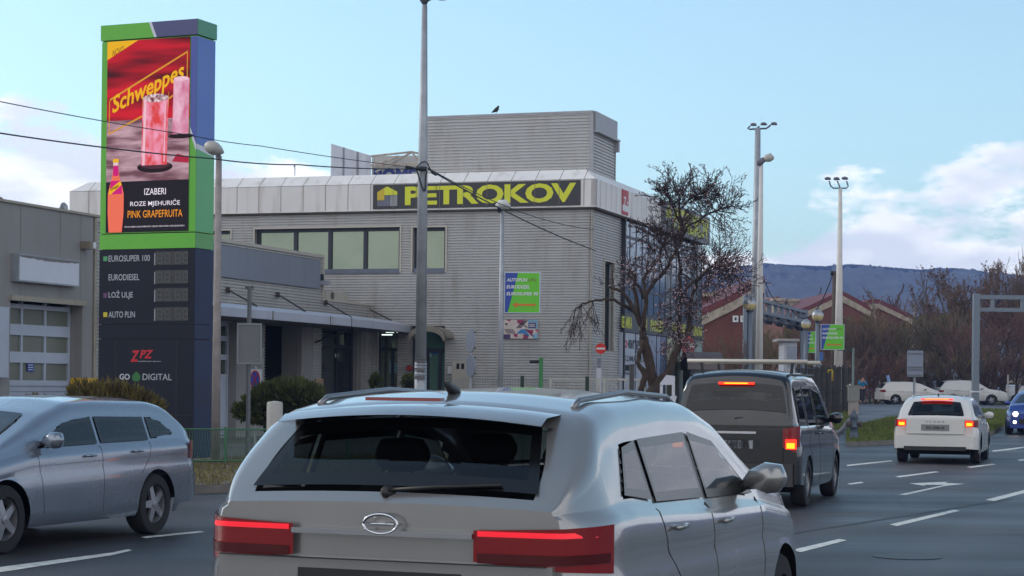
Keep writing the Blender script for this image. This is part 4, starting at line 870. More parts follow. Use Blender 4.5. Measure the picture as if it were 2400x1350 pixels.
# price rows
LT = M('totem_lettering', (172, 176, 184), .5, 0, .03)
DISP = M('unlit_display', (22, 24, 28), .25, 0, .2, 6); SEG = M('unlit_segment', (84, 84, 82), .5)
rows = [('EUROSUPER 100', 606, 352, (70, 150, 90)), ('EURODIESEL', 650, 327, None), ('LOŽ ULJE', 692, 312, (92, 52, 96)), ('AUTO PLIN', 737, 317, (190, 176, 30))]
for s, y, xe, c in rows:
    a0, z0 = FTOT.px(255, y + 7.5); a1, z1 = FTOT.px(xe, y - 7.5)
    text_on(FTOT, s, a0, z0 - (.02 if s == 'LOŽ ULJE' else 0), a1, z0 + (.150 if s == 'LOŽ ULJE' else .118), .008, LT, body5, bold=.006)
    if c:
        mb = MB(); q = FTOT.rect(243, y - 5, 252, y + 6); FTOT.box(mb, *q, .004, .012); mb.build('colour_key', M('key_%d' % y, c, .5, 0, .03), body5)
    q = FTOT.rect(365, y - 17, 442, y + 15)
    mb = MB(); FTOT.box(mb, *q, .004, .014); dp = mb.build('price_display', DISP, body5)
    mb = MB(); FTOT.box(mb, q[0] - .02, q[0], q[2], q[3] - .03, .004, .02); mb.build('display_edge', M('edge_silver', (150, 150, 156), .4), dp)
    w_ = (q[1] - q[0]) / 4.25; mb = MB()
    for k in range(4):
        x0 = q[0] + .04 + k * w_ + (.06 if k > 1 else 0); x1 = x0 + w_ * .66; za, zc_, zm = q[2] + .03, q[3] - .03, (q[2] + q[3]) / 2; t_ = .012
        for r_ in ((x0, x1, za, za + t_), (x0, x1, zc_ - t_, zc_), (x0, x1, zm - t_ / 2, zm + t_ / 2)): slit(FTOT, mb, *r_, .016)
        for r_ in ((x0, x0 + t_, za, zc_), (x1 - t_, x1, za, zc_)): slit(FTOT, mb, *r_, .0165)
        slit(FTOT, mb, x1 + .02, x1 + .03, za, za + .02, .016); slit(FTOT, mb, x1 + .02, x1 + .03, zm + .05, zm + .06, .016)
    mb.build('digit_segments', SEG, dp)
# lower service door
mb = MB()
for x in (270.5, 413.5): uu = FTOT.px(x, 900)[0]; slit(FTOT, mb, uu - .008, uu + .008, TB + .05, zdo - .02, .0075)
zz0 = tz(973, 430); slit(FTOT, mb, FTOT.px(413, 970)[0], 0, zz0 - .006, zz0 + .006, .0075)
mb.build('door_gap', BLACK, body4)
RED = M('zpz_red', (186, 14, 34), .5, 0, .03)
q = FTOT.rect(306, 821, 328, 848); text_on(FTOT, 'Z', q[0], q[2], q[1], q[3], .009, RED, body4, bold=.04, shear=.25)
q = FTOT.rect(328, 820, 360, 840); text_on(FTOT, 'PZ', q[0], q[2], q[1], q[3], .009, RED, body4, bold=.03, shear=.25)
q = FTOT.rect(324, 845, 378, 849); text_on(FTOT, 'ugostiteljski rezervni centar d.o.o.', q[0], q[2], q[1], q[3] , .009, LT, body4, bold=.01)
q = FTOT.rect(280.5, 876, 305, 890); text_on(FTOT, 'GO', q[0], q[2], q[1], q[3], .009, LT, body4, bold=.03)
q = FTOT.rect(335, 876, 403, 891); text_on(FTOT, 'DIGITAL', q[0], q[2], q[1], q[3], .009, LT, body4)
q = FTOT.rect(310, 873, 330, 892); mb = MB(); uc_, zc_ = (q[0] + q[1]) / 2, (q[2] + q[3]) / 2
FTOT.poly(mb, [(uc_ - .09, zc_ - .05), (uc_ - .05, zc_ - .09), (uc_ + .05, zc_ - .09), (uc_ + .09, zc_ - .05), (uc_ + .09, zc_ + .02), (uc_, zc_ + .1), (uc_ - .09, zc_ + .02)], .009); mb.build('logo', M('go_green', (34, 104, 44), .5), body4)
mb = MB()
for x0, x1 in ((457.5, 467), (471, 480), (483, 493)):
    for k in range(17):
        ua_ = FTOTS.px(x0, 920)[0]; ub_ = FTOTS.px(x1, 920)[0]; z = tz(893, 470) - .018 - k * .027; slit(FTOTS, mb, ua_, ub_, z, z + .013, .009)
mb.build('vent_slots', BLACK, body4)
mb = MB(); a = FTOT.pt(tl - .15, 0, .15); b = FTOT.pt(.15, 0, .15); c = b + FTOTS.d * (ts + .3); d = a + FTOTS.d * (ts + .3)
mb.hexa([(p.x, p.y, .05) for p in (a, b, c, d)] + [(p.x, p.y, TB + .02) for p in (a, b, c, d)]); mb.build('plinth', CONC, tot)

# ================================================================ poles, lamps, signs
def gz(Y): return E(Y) + 0.13
def pole_thing(name, label, cat, px, py, Y, group=None, z0=None):
    q = P(px, py, Y); z = gz(Y) if z0 is None else z0
    return thing(name, label, cat, (q.x, Y, z), group), q.x, z
def vpole(mb, x, Y, z0, z1, r0, r1=None, n=12): mb.tube([(x, Y, z0), (x, Y, z0 + (z1 - z0) * .5), (x, Y, z1)], [r0, (r0 + (r1 or r0)) / 2, r1 or r0], n)
# tall pole in front of the sign
t, X, z = pole_thing('street_lamp', 'tallest grey lamp pole crossing the big sign, cut off by the top edge', 'street lamp', 986, 850, 42.0)
mb = MB(); mb.tube([(X, 42, z), (X, 42, 2.1)], .135, 14); mb.tube([(X, 42, 2.1), (X, 42, 6.5), (X, 42, P(995, 12, 42).z)], [.125, .105, .06], 14); pm = mb.build('pole', STEEL, t, smooth=True)
zt_ = P(995, 8, 42).z
mb = MB(); mb.tube([(X, 42, zt_ - .02), (X, 42, zt_ + .06), (X - .02, 42, zt_ + .14), (X, 42, zt_ + .3)], [.05, .1, .13, .11], 12); mb.tube([(X, 42, zt_ + .05), (X + .14, 42, zt_ + .12)], [.05, .04], 8)
mb.tube([(X, 42, zt_ + .24), (X + .24, 41.8, zt_ + .2)], .05, 10); mb.build('bracket', M('lamp_grey', (92, 94, 104), .5, .2), t, smooth=True)
mb = MB()
hc = Vector((X + .38, 41.9, zt_ + .18)); mb.lathe(hc, [(.001, -.13), (.1, -.115), (.17, -.06), (.19, 0), (.15, .08), (.001, .14)], 18); mb.build('lamp_head', M('lamp_shell', (170, 166, 160), .4), t, smooth=True)
mb = MB()
for k in range(7): mb.tube([(X - .14, 41.9 - .03, 1.75 + k * .07), (X + .14, 41.87, 1.74 + k * .07)], .008, 5)
for k in range(3): mb.box(X - .12, X + .1, 41.85, 41.88, 1.72 + .19 * k, 1.80 + .17 * k)
mb.build('band_clamps', M('dark_bands', (92, 90, 92), .6, 0, .3, 30), t)
# cables
ap = P(989, 396, 42)
def cable(name, label, pts, r=.02, sag=0.0, grp='overhead cables', parent=None):
    mb = MB(); out_ = []
    for (a, b) in zip(pts, pts[1:]):
        for i in range(13):
            t_ = i / 12; q = a.lerp(b, t_); q.z -= sag * 4 * t_ * (1 - t_); out_.append(q)
    mb.tube(out_, r, 6)
    o = mb.build(name, M('cable_black', (34, 36, 42), .6), smooth=True); tag(o, label, 'cable', grp); return o
cable('overhead_cable', 'upper of the two cables running left from the tall pole across the totem', [ap + Vector((-.1, 0, .02)), P(610, 342, 36), P(440, 316, 33.5), P(0, 238, 27), P(-330, 172, 23)], .008, .02)
cable('overhead_cable', 'lower and thicker cable running left from the tall pole across the totem', [ap + Vector((-.1, 0, .0)), P(700, 386, 36.5), P(500, 372, 34), P(0, 312, 27), P(-330, 268, 23)], .012, .03)
cable('overhead_cable', 'thick cable dropping from the tall pole to the hall corner', [ap + Vector((.1, 0, .02)), FM.pt(*FM.px(1395, 587, .05), .05)], .017, .12)
cable('overhead_cable', 'thin cable from the tall pole to the hall wall above the thick one', [ap + Vector((.1, 0, .04)), FM.pt(*FM.px(1392, 538, .05), .05)], .011, .25)
mb = MB(); pts = [P(x, y, 41.86) for x, y in ((974, 393), (981, 412), (988, 436), (993, 447), (996, 448), (997, 440), (998, 412), (1001, 400))]; mb.tube(pts, .018, 6); mb.build('cable_loop', M('cable_black', (34, 36, 42), .6), t, smooth=True); mb = MB(); mb.tube([P(x, y, 41.85) for x, y in ((977, 392), (987, 381), (996, 378), (1002, 383), (1008, 396), (1015, 404), (1022, 409))], .014, 6)
mb.build('cable_loop', M('cable_black', (34, 36, 42), .6), t, smooth=True)
for q_ in ([P(952, 391, 41.5), P(966, 394, 41.7)], [P(1012, 403, 42.2), P(1022, 409, 42.4)]): mb = MB(); mb.tube(q_, .035, 6); mb.build('cable_joint', M('cable_black', (34, 36, 42), .6), t, smooth=True)
mb = MB(); 0 and mb.tube([P(1012, 403, 42.2), P(1022, 409, 42.4)], .035, 6)
mb.tube([P(975, 394, 41.8), P(1000, 396, 41.8)], .05, 8)
mb.build('cable_clamp', M('cable_black', (34, 36, 42), .6), t, smooth=True)
# grey lamp beside the totem
t, X, z = pole_thing('street_lamp', 'short concrete-grey lamp pole standing right beside the totem', 'street lamp', 507, 900, 35.2)
zt_ = P(511, 366, 35.2).z; mb = MB(); vpole(mb, X, 35.2, z, zt_, .085, .055); mb.build('pole', M('weathered_pole', (136, 128, 126), .8, 0, .18, 6), t, smooth=True)
mb = MB(); hd = [P(522, 357, 35.2), P(512, 352, 35.0), P(500, 347, 34.8), P(490, 343, 34.6)]; mb.tube(hd, [.03, .09, .13, .1], 10); mb.build('lamp_head', M('lamp_shell', (170, 166, 160), .4), t, smooth=True)
mb = MB(); mb.tube([P(511, 368, 35.2), P(512, 357, 35.1)], .05, 8); mb.build('bracket', STEEL, t)
# lamp in front of the clad wall + lightbox
t, X, z = pole_thing('street_lamp', 'lamp pole with pale round head in front of the ribbed wall', 'street lamp', 1174, 800, 50.0)
zt_ = P(1169.5, 492, 50).z; mb = MB(); vpole(mb, X, 50, z, zt_, .085, .05); mb.build('pole', STEEL, t, smooth=True)
mb = MB(); mb.tube([P(1163, 484, 49.8), P(1172, 478, 49.8), P(1184, 478, 49.8), P(1196, 484, 49.8)], [.05, .11, .12, .03], 12); mb.build('lamp_head', M('lamp_pale', (192, 192, 190), .4), t, smooth=True)
mb = MB(); mb.tube([P(1169.5, 496, 50), P(1170, 484, 49.9)], .05, 8); mb.build('bracket', DARKF, t)
def lightbox(label, x0, y0, x1, y1, Y, ang, group, parts=True, arrow=True, xpole=None):
    q = P((x0 + x1) / 2, y1, Y); fr = Frame((q.x, Y), (math.cos(ang), -math.sin(ang)))
    u0, z1 = fr.px(x0, y0 + (0)); u1, _ = fr.px(x1, (y0 + y1) / 2); u0 = fr.px(x0, (y0 + y1) / 2)[0]; z1 = fr.px((x0 + x1) / 2, y0)[1]; z0 = fr.px((x0 + x1) / 2, y1)[1]
    t = thing('fuel_signboard', label, 'sign', (q.x, Y, z0), group)
    mb = MB(); fr.box(mb, u0, u1, z0, z1, -.18, 0); mb.build('housing', M('lightbox_alu', (178, 186, 200), .4, .3, .05), t)
    W, H = u1 - u0, z1 - z0; e = .02
    f = colour_quad(fr, [(u0 + e, z0 + e), (u1 - e, z0 + e), (u1 - e, z1 - e), (u0 + e, z1 - e)], .003, M('board_green', (92, 184, 34), .4, 0, .03), t, 'face')
    colour_quad(fr, [(u0 + e, z0 + e), (u0 + W * .1, z0 + e), (u0 + W * .38, z1 - e), (u0 + e, z1 - e)], .005, M('board_blue', (28, 62, 150), .4, 0, .03), f, 'blue_field')
    if parts:
        for s, a, b, y in (('AUTOPLIN', .06, .64, .77), ('EURODIZEL', .06, .71, .60), ('EUROSUPER 95', .06, .95, .43)):
            text_on(fr, s, u0 + W * a, z0 + H * y, u0 + W * b, z0 + H * (y + .085), .008, WHITE, f, bold=.03, shear=.2)
        text_on(fr, 'LPG', u0 + W * .66, z0 + H * .775, u0 + W * .90, z0 + H * .85, .008, M('faded_red', (112, 104, 52), .5), f, bold=.02, shear=.2)
        mb = MB(); fr.poly(mb, [(u0 + W * .22, z0 + H * .2), (u0 + W * .36, z0 + H * .13), (u0 + W * .36, z0 + H * .18), (u0 + W * .88, z0 + H * .18), (u0 + W * .88, z0 + H * .23), (u0 + W * .36, z0 + H * .23), (u0 + W * .36, z0 + H * .27)], .008); mb.build('arrow', M('arrow_orange', (202, 110, 32), .5, 0, .03), f)
    if xpole is not None:
        mb = MB()
        for zf in (.1, .9): fr.box(mb, fr.px(xpole, (y0 + y1) / 2)[0], u0, z0 + H * zf - .02, z0 + H * zf + .02, -.12, -.06)
        mb.build('bracket', DARKF, t)
    return t
lightbox('blue and green fuel signboard with orange arrow on the lamp pole by the ribbed wall', 1182, 638, 1266, 734, 49.95, .10, 'fuel signboards', xpole=1172)
# twin signs seen edge-on
def sign_pole(mb, x, Y, z0, z1, r=.03): mb.tube([(x, Y, z0), (x, Y, z1)], r, 8)
t, X, z = pole_thing('road_sign', 'two round signs seen from behind, one above the other on one post', 'road sign', 1103, 850, 47.0)
mb = MB(); sign_pole(mb, X, 47, z, P(1104, 771, 47).z, .03); mb.build('post', STEEL, t)
for y in (799, 858):
    c_ = P(1102, y, 46.92); rr = 26.5 / F * 47; mb = MB(); fr = Frame((c_.x, c_.y), (.42, -.91)); n = 20
    fr.disc(mb, 0, c_.z, rr, -.02, .0, n=24); mb.build('sign_plate', M('sign_back_grey', (122, 130, 146), .5, .3, .06), t)
    mb = MB(); fr.box(mb, -.22, .22, c_.z + rr * .7, c_.z + rr * .7 + .03, -.06, -.021); fr.box(mb, -.22, .22, c_.z - rr * .7, c_.z - rr * .7 + .03, -.06, -.021); mb.build('bracket', DARKF, t)
# big grey sign back left + no stopping
t, X, z = pole_thing('road_sign', 'large square sign seen from behind on a tall post by the open bay', 'road sign', 583, 850, 39.0)
mb = MB(); sign_pole(mb, X, 39, z, P(585, 673, 39).z, .045); mb.tube([(X - .09, 39, P(585, 673, 39).z), (X + .09, 39, P(585, 673, 39).z)], .03, 6); mb.build('post', M('post_grey', (96, 98, 104), .6), t)
a, b = P(556, 852, 38.93), P(613, 759, 38.93); mb = MB(); mb.box(a.x, b.x, 38.93, 38.96, a.z, b.z); pl_ = mb.build('sign_plate', M('sign_back_mauve', (124, 122, 128), .6, 0, .05), t)
mb = MB(); mb.box(a.x - .01, b.x + .01, 38.91, 38.93, b.z - .025, b.z + .01); mb.box(a.x - .01, b.x + .01, 38.91, 38.93, a.z - .01, a.z + .02); mb.box(a.x - .01, a.x + .02, 38.905, 38.929, a.z, b.z); mb.box(b.x - .02, b.x + .01, 38.905, 38.929, a.z, b.z); mb.build('rim', STEEL, pl_)
t, X, z = pole_thing('road_sign', 'no stopping sign, blue with red cross, above the low hedge', 'road sign', 587, 900, 43.0)
c_ = P(598, 890, 42.9); fr = Frame((c_.x, c_.y), (.62, -.78)); rr = 22 / F * 43
mb = MB(); sign_pole(mb, c_.x, 42.98, z, c_.z + .3, .03); mb.build('post', STEEL, t)
mb = MB(); fr.box(mb, -rr * 1.12, rr * 1.12, c_.z - rr * 1.12, c_.z + rr * 1.12, -.02, 0); pl_ = mb.build('sign_plate', M('plate_white', (190, 192, 196), .5), t)
for r_, o_, m_ in ((rr, .004, M('sign_ring_red', (160, 26, 44), .5, 0, .03)), (rr * .82, .008, M('sign_blue_field', (44, 70, 160), .5, 0, .03))): mb = MB(); fr.disc(mb, 0, c_.z, r_, o_ - .004, o_); mb.build('sign_face', m_, pl_)
mb = MB(); k = rr * .6
for s in (1, -1): fr.poly(mb, [(-k - .02, c_.z - s * k), (-k + .03, c_.z - s * k), (k + .02, c_.z + s * k), (k - .03, c_.z + s * k)], .011 + .001 * s)
mb.build('cross', _mats['sign_ring_red'], pl_)
# no entry sign
t, X, z = pole_thing('road_sign', 'round red no entry sign with a white bar at the hall corner', 'road sign', 1408, 860, 56.0)
c_ = P(1408, 817, 55.9); fr = Frame((c_.x, c_.y), (.99, -.1)); rr = 12.5 / F * 56
mb = MB(); sign_pole(mb, c_.x, 56, z, c_.z + .1, .025); mb.build('post', STEEL, t)
mb = MB(); fr.disc(mb, 0, c_.z, rr, .0, .02); mb.build('sign_face', M('no_entry_red', (196, 40, 24), .5, 0, .03), t)
mb = MB(); fr.box(mb, -rr * .8, rr * .8, c_.z - rr * .16, c_.z + rr * .16, .02, .026); mb.build('white_bar', WHITE, t)
mb = MB(); a, b = P(1398, 884, 55.8), P(1409, 863, 55.8); mb.box(a.x, b.x, 55.7, 55.85, a.z - .6, b.z); t2 = thing('intercom_post', 'pale intercom box on a grey post under the no entry sign', 'intercom', ((a.x + b.x) / 2, 55.8, gz(55.8)))
mb.build('housing', M('pale_housing', (176, 180, 190), .5), t2); mb = MB(); c2 = P(1403, 840, 55.8); mb.box(a.x + .01, b.x - .01, 55.72, 55.83, b.z, c2.z); mb.build('top_box', M('top_box_grey', (112, 116, 130), .5), t2); mb = MB(); mb.box((a.x + b.x) / 2 - .04, (a.x + b.x) / 2 + .04, 55.74, 55.8, gz(55.8), a.z - .6); mb.build('post', STEEL, t2)
# green post and dark cluster
t, X, z = pole_thing('green_totem_post', 'square green post with a small dark fitting by the ribbed wall', 'post', 1267.5, 880, 52.0)
a, b = P(1262.5, 905, 52), P(1273, 838, 52); mb = MB(); mb.box(a.x, b.x, 51.9, 52.02, z, b.z); mb.build('post', M('post_green', (54, 122, 68), .5, 0, .05), t)
mb = MB()
for i in range(4): c_ = P(1245 + i * 5, 847.5, 51.95); mb.lathe(c_, [(.001, -.03), (.045, -.02), (.05, 0), (.045, .02), (.001, .03)], 8, axis=(0, 1, 0))
mb.tube([P(1243, 848, 51.97), P(1264, 848, 51.97)], .015, 6); mb.build('side_fitting', BLACK, t)
# globe lamps
def globe(label, x, yc, d, Y):
    c_ = P(x, yc, Y); r = d / 2 / F * Y; t = thing('globe_lamp', label, 'street lamp', (c_.x, Y, gz(Y)), 'globe street lamps')
    mb = MB(); vpole(mb, c_.x, Y, gz(Y), c_.z - r * 1.0, .11, .09); mb.build('pole', M('globe_pole', (96, 104, 116), .5, .2, .08), t, smooth=True)
    mb = MB(); pr = [(r * math.cos(a_), r * math.sin(a_)) for a_ in [R(-75 + 75 * i / 8) for i in range(9)]]; mb.lathe(c_, pr, 24); mb.build('lamp_shade', M('globe_amber', (196, 178, 124), .25, 0, .05, coat=.4), t, smooth=True)
    mb = MB(); pr = [(r * 1.02 * math.cos(a_), r * 1.02 * math.sin(a_)) for a_ in [R(0 + 88 * i / 8) for i in range(9)]]; mb.lathe(c_, pr, 24); mb.build('cap', M('globe_cap', (150, 152, 156), .3, .5, .05), t, smooth=True)
    mb = MB(); mb.tube([c_ + Vector((0, 0, -r * 1.15)), c_ + Vector((0, 0, -r * .85))], .13, 10); mb.build('collar', DARKF, t)
    return t
globe('largest globe lamp, left of the tall twin masts', 1757, 713, 32, 70)
globe('smallest globe lamp, in front of the white kiosk', 1889, 760, 23, 97)
globe('globe lamp carrying the wide fuel signboard on its pole', 1916.5, 740, 27.5, 82)
lightbox('blue and green fuel signboard on the globe lamp pole among the far trees', 1924, 760, 1979, 820, 81.9, .06, 'fuel signboards', xpole=1919)
lightbox('narrow blue and green fuel signboard beside the smallest globe lamp', 1893, 777, 1911, 827, 96.9, .5, 'fuel signboards', xpole=1890)
# small blue sign and round back on the middle globe pole
t, X, z = pole_thing('road_sign', 'small blue sign over a round pale sign back behind a globe lamp pole', 'road sign', 1920, 890, 84.0)
mb = MB(); a, b = P(1912, 845, 84), P(1929, 826, 84); mb.box(a.x, b.x, 83.95, 84, a.z, b.z); mb.build('sign_plate', M('sign_sky_blue', (66, 112, 180), .5), t)
c_ = P(1916, 855, 83.9); fr = Frame((c_.x, c_.y), (1, 0)); mb = MB(); fr.disc(mb, 0, c_.z, 10 / F * 84, -.02, 0); mb.build('sign_back', M('sign_back_pale', (140, 142, 150), .5), t); mb = MB(); sign_pole(mb, c_.x, 84.05, z, b.z); mb.build('post', STEEL, t)
# three-headed mast
def mast(label, x0, y0, x1, ytop, Y, heads, r0=.17, mat=STEEL, r1=.08, split=None):
    q = P(x0, y0, Y); top = P(x1, ytop, Y); t = thing('floodlight_mast', label, 'street lamp', (q.x, Y, gz(Y)), 'three-headed lamp masts')
    mb = MB(); mb.tube([(q.x, Y, gz(Y)), (q.x + (top.x - q.x) * .0, Y, (gz(Y) + top.z) / 2), (q.x, Y, top.z)], [r0, (r0 + r1) / 2, r1], 12); mb.build('pole', mat, t, smooth=True)
    for pts, hx, hy, dx in heads:
        mb = MB(); mb.tube([P(a, b, Y) for a, b in pts], .035, 6); ar = mb.build('arm', M('mast_arm', (72, 82, 98), .5), t)
        c_ = P(hx, hy, Y); mb = MB(); s = Y / F; mb.tube([c_ + Vector((-8 * s, 0, -1 * s * dx)), c_ + Vector((-5 * s, 0, 1.2 * s)), c_ + Vector((0, 0, 2 * s)), c_ + Vector((5 * s, 0, 1 * s)), c_ + Vector((8 * s, 0, -1 * s))], [.3 * s, 3.4 * s, 4 * s, 3.4 * s, .3 * s], 10)
        mb.build('lamp_head', M('mast_head', (92, 90, 102), .5), ar, smooth=True)
    return t
mast('taller three-headed mast on the left, next to the cobra-head lamp', 1770, 850, 1774.5, 300, 76, [([(1774, 302), (1758, 303), (1752, 301), (1758, 296)], 1766, 293.5, 1), ([(1774, 301), (1780, 296)], 1790, 292, 1), ([(1776, 302), (1796, 301), (1802, 297), (1806, 293)], 1814, 291.5, 1)], r0=.24, r1=.11)
mast('white three-headed mast standing alone on the right', 1965, 860, 1969.5, 441, 98, [([(1969, 441), (1953, 441), (1947, 436), (1943, 424)], 1940, 420, -1), ([(1969, 440), (1965, 430), (1962, 424)], 1960.5, 420.5, -1), ([(1969, 441), (1984, 441), (1988, 436), (1984, 424)], 1980, 419.5, -1)], r0=.26, r1=.09, mat=M('mast_white', (190, 186, 180), .5, 0, .06))
t, X, z = pole_thing('street_lamp', 'cobra-head lamp pole standing directly right of the taller mast', 'street lamp', 1778, 850, 74.0)
zt_ = P(1781, 386, 74).z; mb = MB(); vpole(mb, X + .02, 74, z, zt_, .17, .07); mb.build('pole', M('pole_pale', (186, 184, 182), .5, 0, .06), t, smooth=True)
mb = MB(); mb.tube([P(1780, 388, 74), P(1780, 381, 74), P(1786, 377, 74), P(1792, 373, 74)], [.1, .15, .12, .1], 10); mb.build('bracket', M('mast_head', (92, 90, 102), .5), t, smooth=True)
mb = MB(); mb.tube([P(1791, 374, 74), P(1796, 371, 74), P(1806, 369, 74), P(1814, 371, 74)], [.1, .15, .17, .05], 12); mb.build('lamp_head', M('lamp_shell', (170, 166, 160), .4), t, smooth=True)
# gantries
t = thing('sign_gantry', 'grey lattice gantry with dark lights running behind the tall masts', 'gantry', (P(1885, 850, 110).x, 110, gz(110)))
g0_, g1_ = P(1783, 712, 96), P(1885, 742, 110); mb = MB(); zt_, zb_ = P(1783, 703, 96).z, P(1783, 733, 96).z
def beam(mb, a, b, z0, z1, w_=.12):
    d = (Vector((b.x - a.x, b.y - a.y, 0))).normalized(); nn_ = Vector((-d.y, d.x, 0)) * w_
    mb.hexa([(a.x - nn_.x, a.y - nn_.y, z0), (b.x - nn_.x, b.y - nn_.y, z0), (b.x + nn_.x, b.y + nn_.y, z0), (a.x + nn_.x, a.y + nn_.y, z0), (a.x - nn_.x, a.y - nn_.y, z1), (b.x - nn_.x, b.y - nn_.y, z1), (b.x + nn_.x, b.y + nn_.y, z1), (a.x + nn_.x, a.y + nn_.y, z1)])
a_ = g0_ - (g1_ - g0_) * .25
beam(mb, a_, g1_, zt_ - .1, zt_ + .05); beam(mb, a_, g1_, zb_ - .05, zb_ + .1)
for i in range(10): q = a_.lerp(g1_, i / 9); beam(mb, q, q + (g1_ - a_) * .012, zb_ + .1, zt_ - .1, .1)
GST = M('gantry_steel', (106, 116, 128), .5, .2, .08)
mb.build('beam', GST, t); mb = MB(); mb.box(g1_.x - .2, g1_.x + .2, 109.9, 110.2, gz(110), zt_ + .1); mb.build('post', GST, t); mb = MB(); mb.box(a_.x - .2, a_.x + .2, a_.y - .1, a_.y + .2, gz(94), zt_ + .1); mb.build('post', GST, t)
for i in range(4):
    q = g0_.lerp(g1_, .13 + .24 * i); c_ = Vector((q.x, q.y, zb_ - .28)); mb = MB(); mb.tube([c_ + Vector((-.28, 0, .1)), c_ + Vector((.0, -.1, .0)), c_ + Vector((.28, -.15, -.08))], [.1, .24, .2], 10); mb.box(c_.x - .03, c_.x + .03, c_.y - .03, c_.y + .03, c_.z, zb_); mb.build('floodlight', M('flood_dark', (40, 46, 58), .5), t)
t = thing('sign_gantry', 'grey portal gantry with a signal head at the right frame edge', 'gantry', (P(2287, 960, 84).x, 84, gz(84)))
X = P(2287, 850, 84).x; mb = MB(); mb.box(X - .13, X + .14, 83.9, 84.2, gz(84) - .1, P(2287, 688, 84).z); po = mb.build('post', GST, t)
zA_, zB_ = P(2290, 691, 84).z, P(2290, 701, 84).z; zC_, zD_ = P(2290, 721, 84).z, P(2290, 730, 84).z; XR = X + 8
mb = MB(); mb.box(X + .14, XR, 83.95, 84.15, zB_, zA_); mb.box(X + .14, XR, 83.95, 84.15, zD_, zC_)
for x in (2327, 2397, 2470): xx_ = P(x, 710, 84).x; mb.box(xx_ - .07, xx_ + .07, 83.97, 84.13, zC_, zB_)
mb.build('beam', GST, t)
mb = MB(); c_ = P(2295, 862, 84); mb.box(c_.x - .02, c_.x + .2, 83.9, 84.15, c_.z - .25, c_.z + .32); sh = mb.build('signal_head', BLACK, t)
mb = MB(); mb.box(X - .16, X + .18, 83.86, 84.24, P(2287, 918, 84).z - .03, P(2287, 918, 84).z + .03); mb.build('clamp', WHITE, t)
# sign back right
t, X, z = pole_thing('road_sign', 'two grey sign backs, large over small, behind the white estate car', 'road sign', 2143, 900, 62.0)
mb = MB(); sign_pole(mb, X, 62, z, P(2145, 823, 62).z, .04); mb.build('post', STEEL, t)
for y0, y1 in ((822, 862), (862.8, 883)):
    a, b = P(2126, y1, 61.9), P(2164, y0, 61.9); mb = MB(); mb.box(a.x, b.x, 61.9, 61.93, a.z, b.z); mb.build('sign_plate', M('sign_back_grey', (122, 130, 146), .5, .3, .06), t)
for y in (828, 860, 866, 879): mb = MB(); a = P(2128, y, 61.88); b = P(2162, y, 61.88); mb.box(a.x, b.x, 61.87, 61.895, a.z - .02, a.z + .02); mb.build('stiffener', M('stiffener_grey', (100, 104, 112), .5, .3), t)
# street name sign, utility pole, fence, cabinet
t, X, z = pole_thing('street_name_sign', 'dark green finger sign on a pale post next to the signboard', 'sign', 1999.5, 870, 88.0)
mb = MB(); sign_pole(mb, X, 88, z, P(1999.5, 816, 88).z, .05); mb.build('post', M('post_green_grey', (104, 122, 122), .5), t); mb = MB(); a, b = P(1962, 822, 88), P(1997, 816, 88); mb.box(a.x, b.x, 87.97, 88.0, a.z, b.z); mb.build('name_plate', M('plate_dark_green', (30, 36, 40), .5), t)
t, X, z = pole_thing('utility_pole', 'dark wooden utility pole right of the wide fuel signboard', 'utility pole', 1954, 900, 102.0)
mb = MB(); vpole(mb, X, 102, z, P(1951, 636, 102).z, .20, .13); mb.build('pole', M('old_wood', (78, 66, 58), .9, 0, .25, 5), t, smooth=True); mb = MB(); q = P(1951, 640, 102); mb.tube([q + Vector((-.1, 0, 0)), q + Vector((.1, 0, 0))], .12, 8); mb.tube([q + Vector((.1, 0, -.6)), q + Vector((.26, 0, -.5))], .04, 6); mb.build('insulator', BLACK, t)
cable('overhead_cable', 'pale sagging cable from the wooden utility pole towards the gantry', [P(1951, 645, 102), P(1842, 702, 106)], .03, 1.6)
cable('overhead_cable', 'dark cable from the twin masts sagging down behind the gantry', [P(1779, 620, 74), P(1848, 700, 106)], .02, .8)
# black fence by the side road
fe = thing('black_fence', 'dark metal bar fence with concrete posts along the side road', 'fence', (P(1940, 960, 76).x, 76, gz(76)))
fa, fb = G(1868, 985, .13), G(1990, 962, .13); fa = Vector((P(1865, 900, 72).x, 72, gz(72))); fb = Vector((P(1990, 900, 83).x, 83, gz(83)))
mb = MB(); n = 34
for i in range(n + 1):
    q = fa.lerp(fb, i / n); mb.box(q.x - .02, q.x + .02, q.y - .02, q.y + .02, q.z, q.z + 1.95)
    if i % 3 == 0: mb.tube([(q.x, q.y, q.z + 1.95), (q.x, q.y, q.z + 2.1)], [.03, .002], 4)
mb.build('bars', M('fence_black', (34, 33, 34), .7), fe)
mb = MB(); mb.tube([fa + Vector((0, 0, 1.0)), fb + Vector((0, 0, 1.0))], .03, 5); mb.tube([fa + Vector((0, 0, 1.93)), fb + Vector((0, 0, 1.93))], .03, 5); mb.build('rails', _mats['fence_black'], fe)
for i in range(7):
    q = fa.lerp(fb, .35 + .65 * i / 6); mb = MB(); mb.box(q.x - .09, q.x + .09, q.y - .09, q.y + .09, q.z - .1, q.z + 2.0 + .06 * (i % 2)); mb.build('post', M('fence_post_dark', (62, 58, 56), .85, 0, .3, 6), fe)
mb = MB(); mb.tube([P(1941, 874, 74), P(1941, 868, 74), P(1950, 867, 74), P(1951, 872, 74), P(1951, 893, 74)], .035, 8); o = mb.build('yellow_pipe', M('pipe_yellow', (176, 150, 30), .5), smooth=True); tag(o, 'thin bent yellow gas pipe at the black fence', 'pipe')
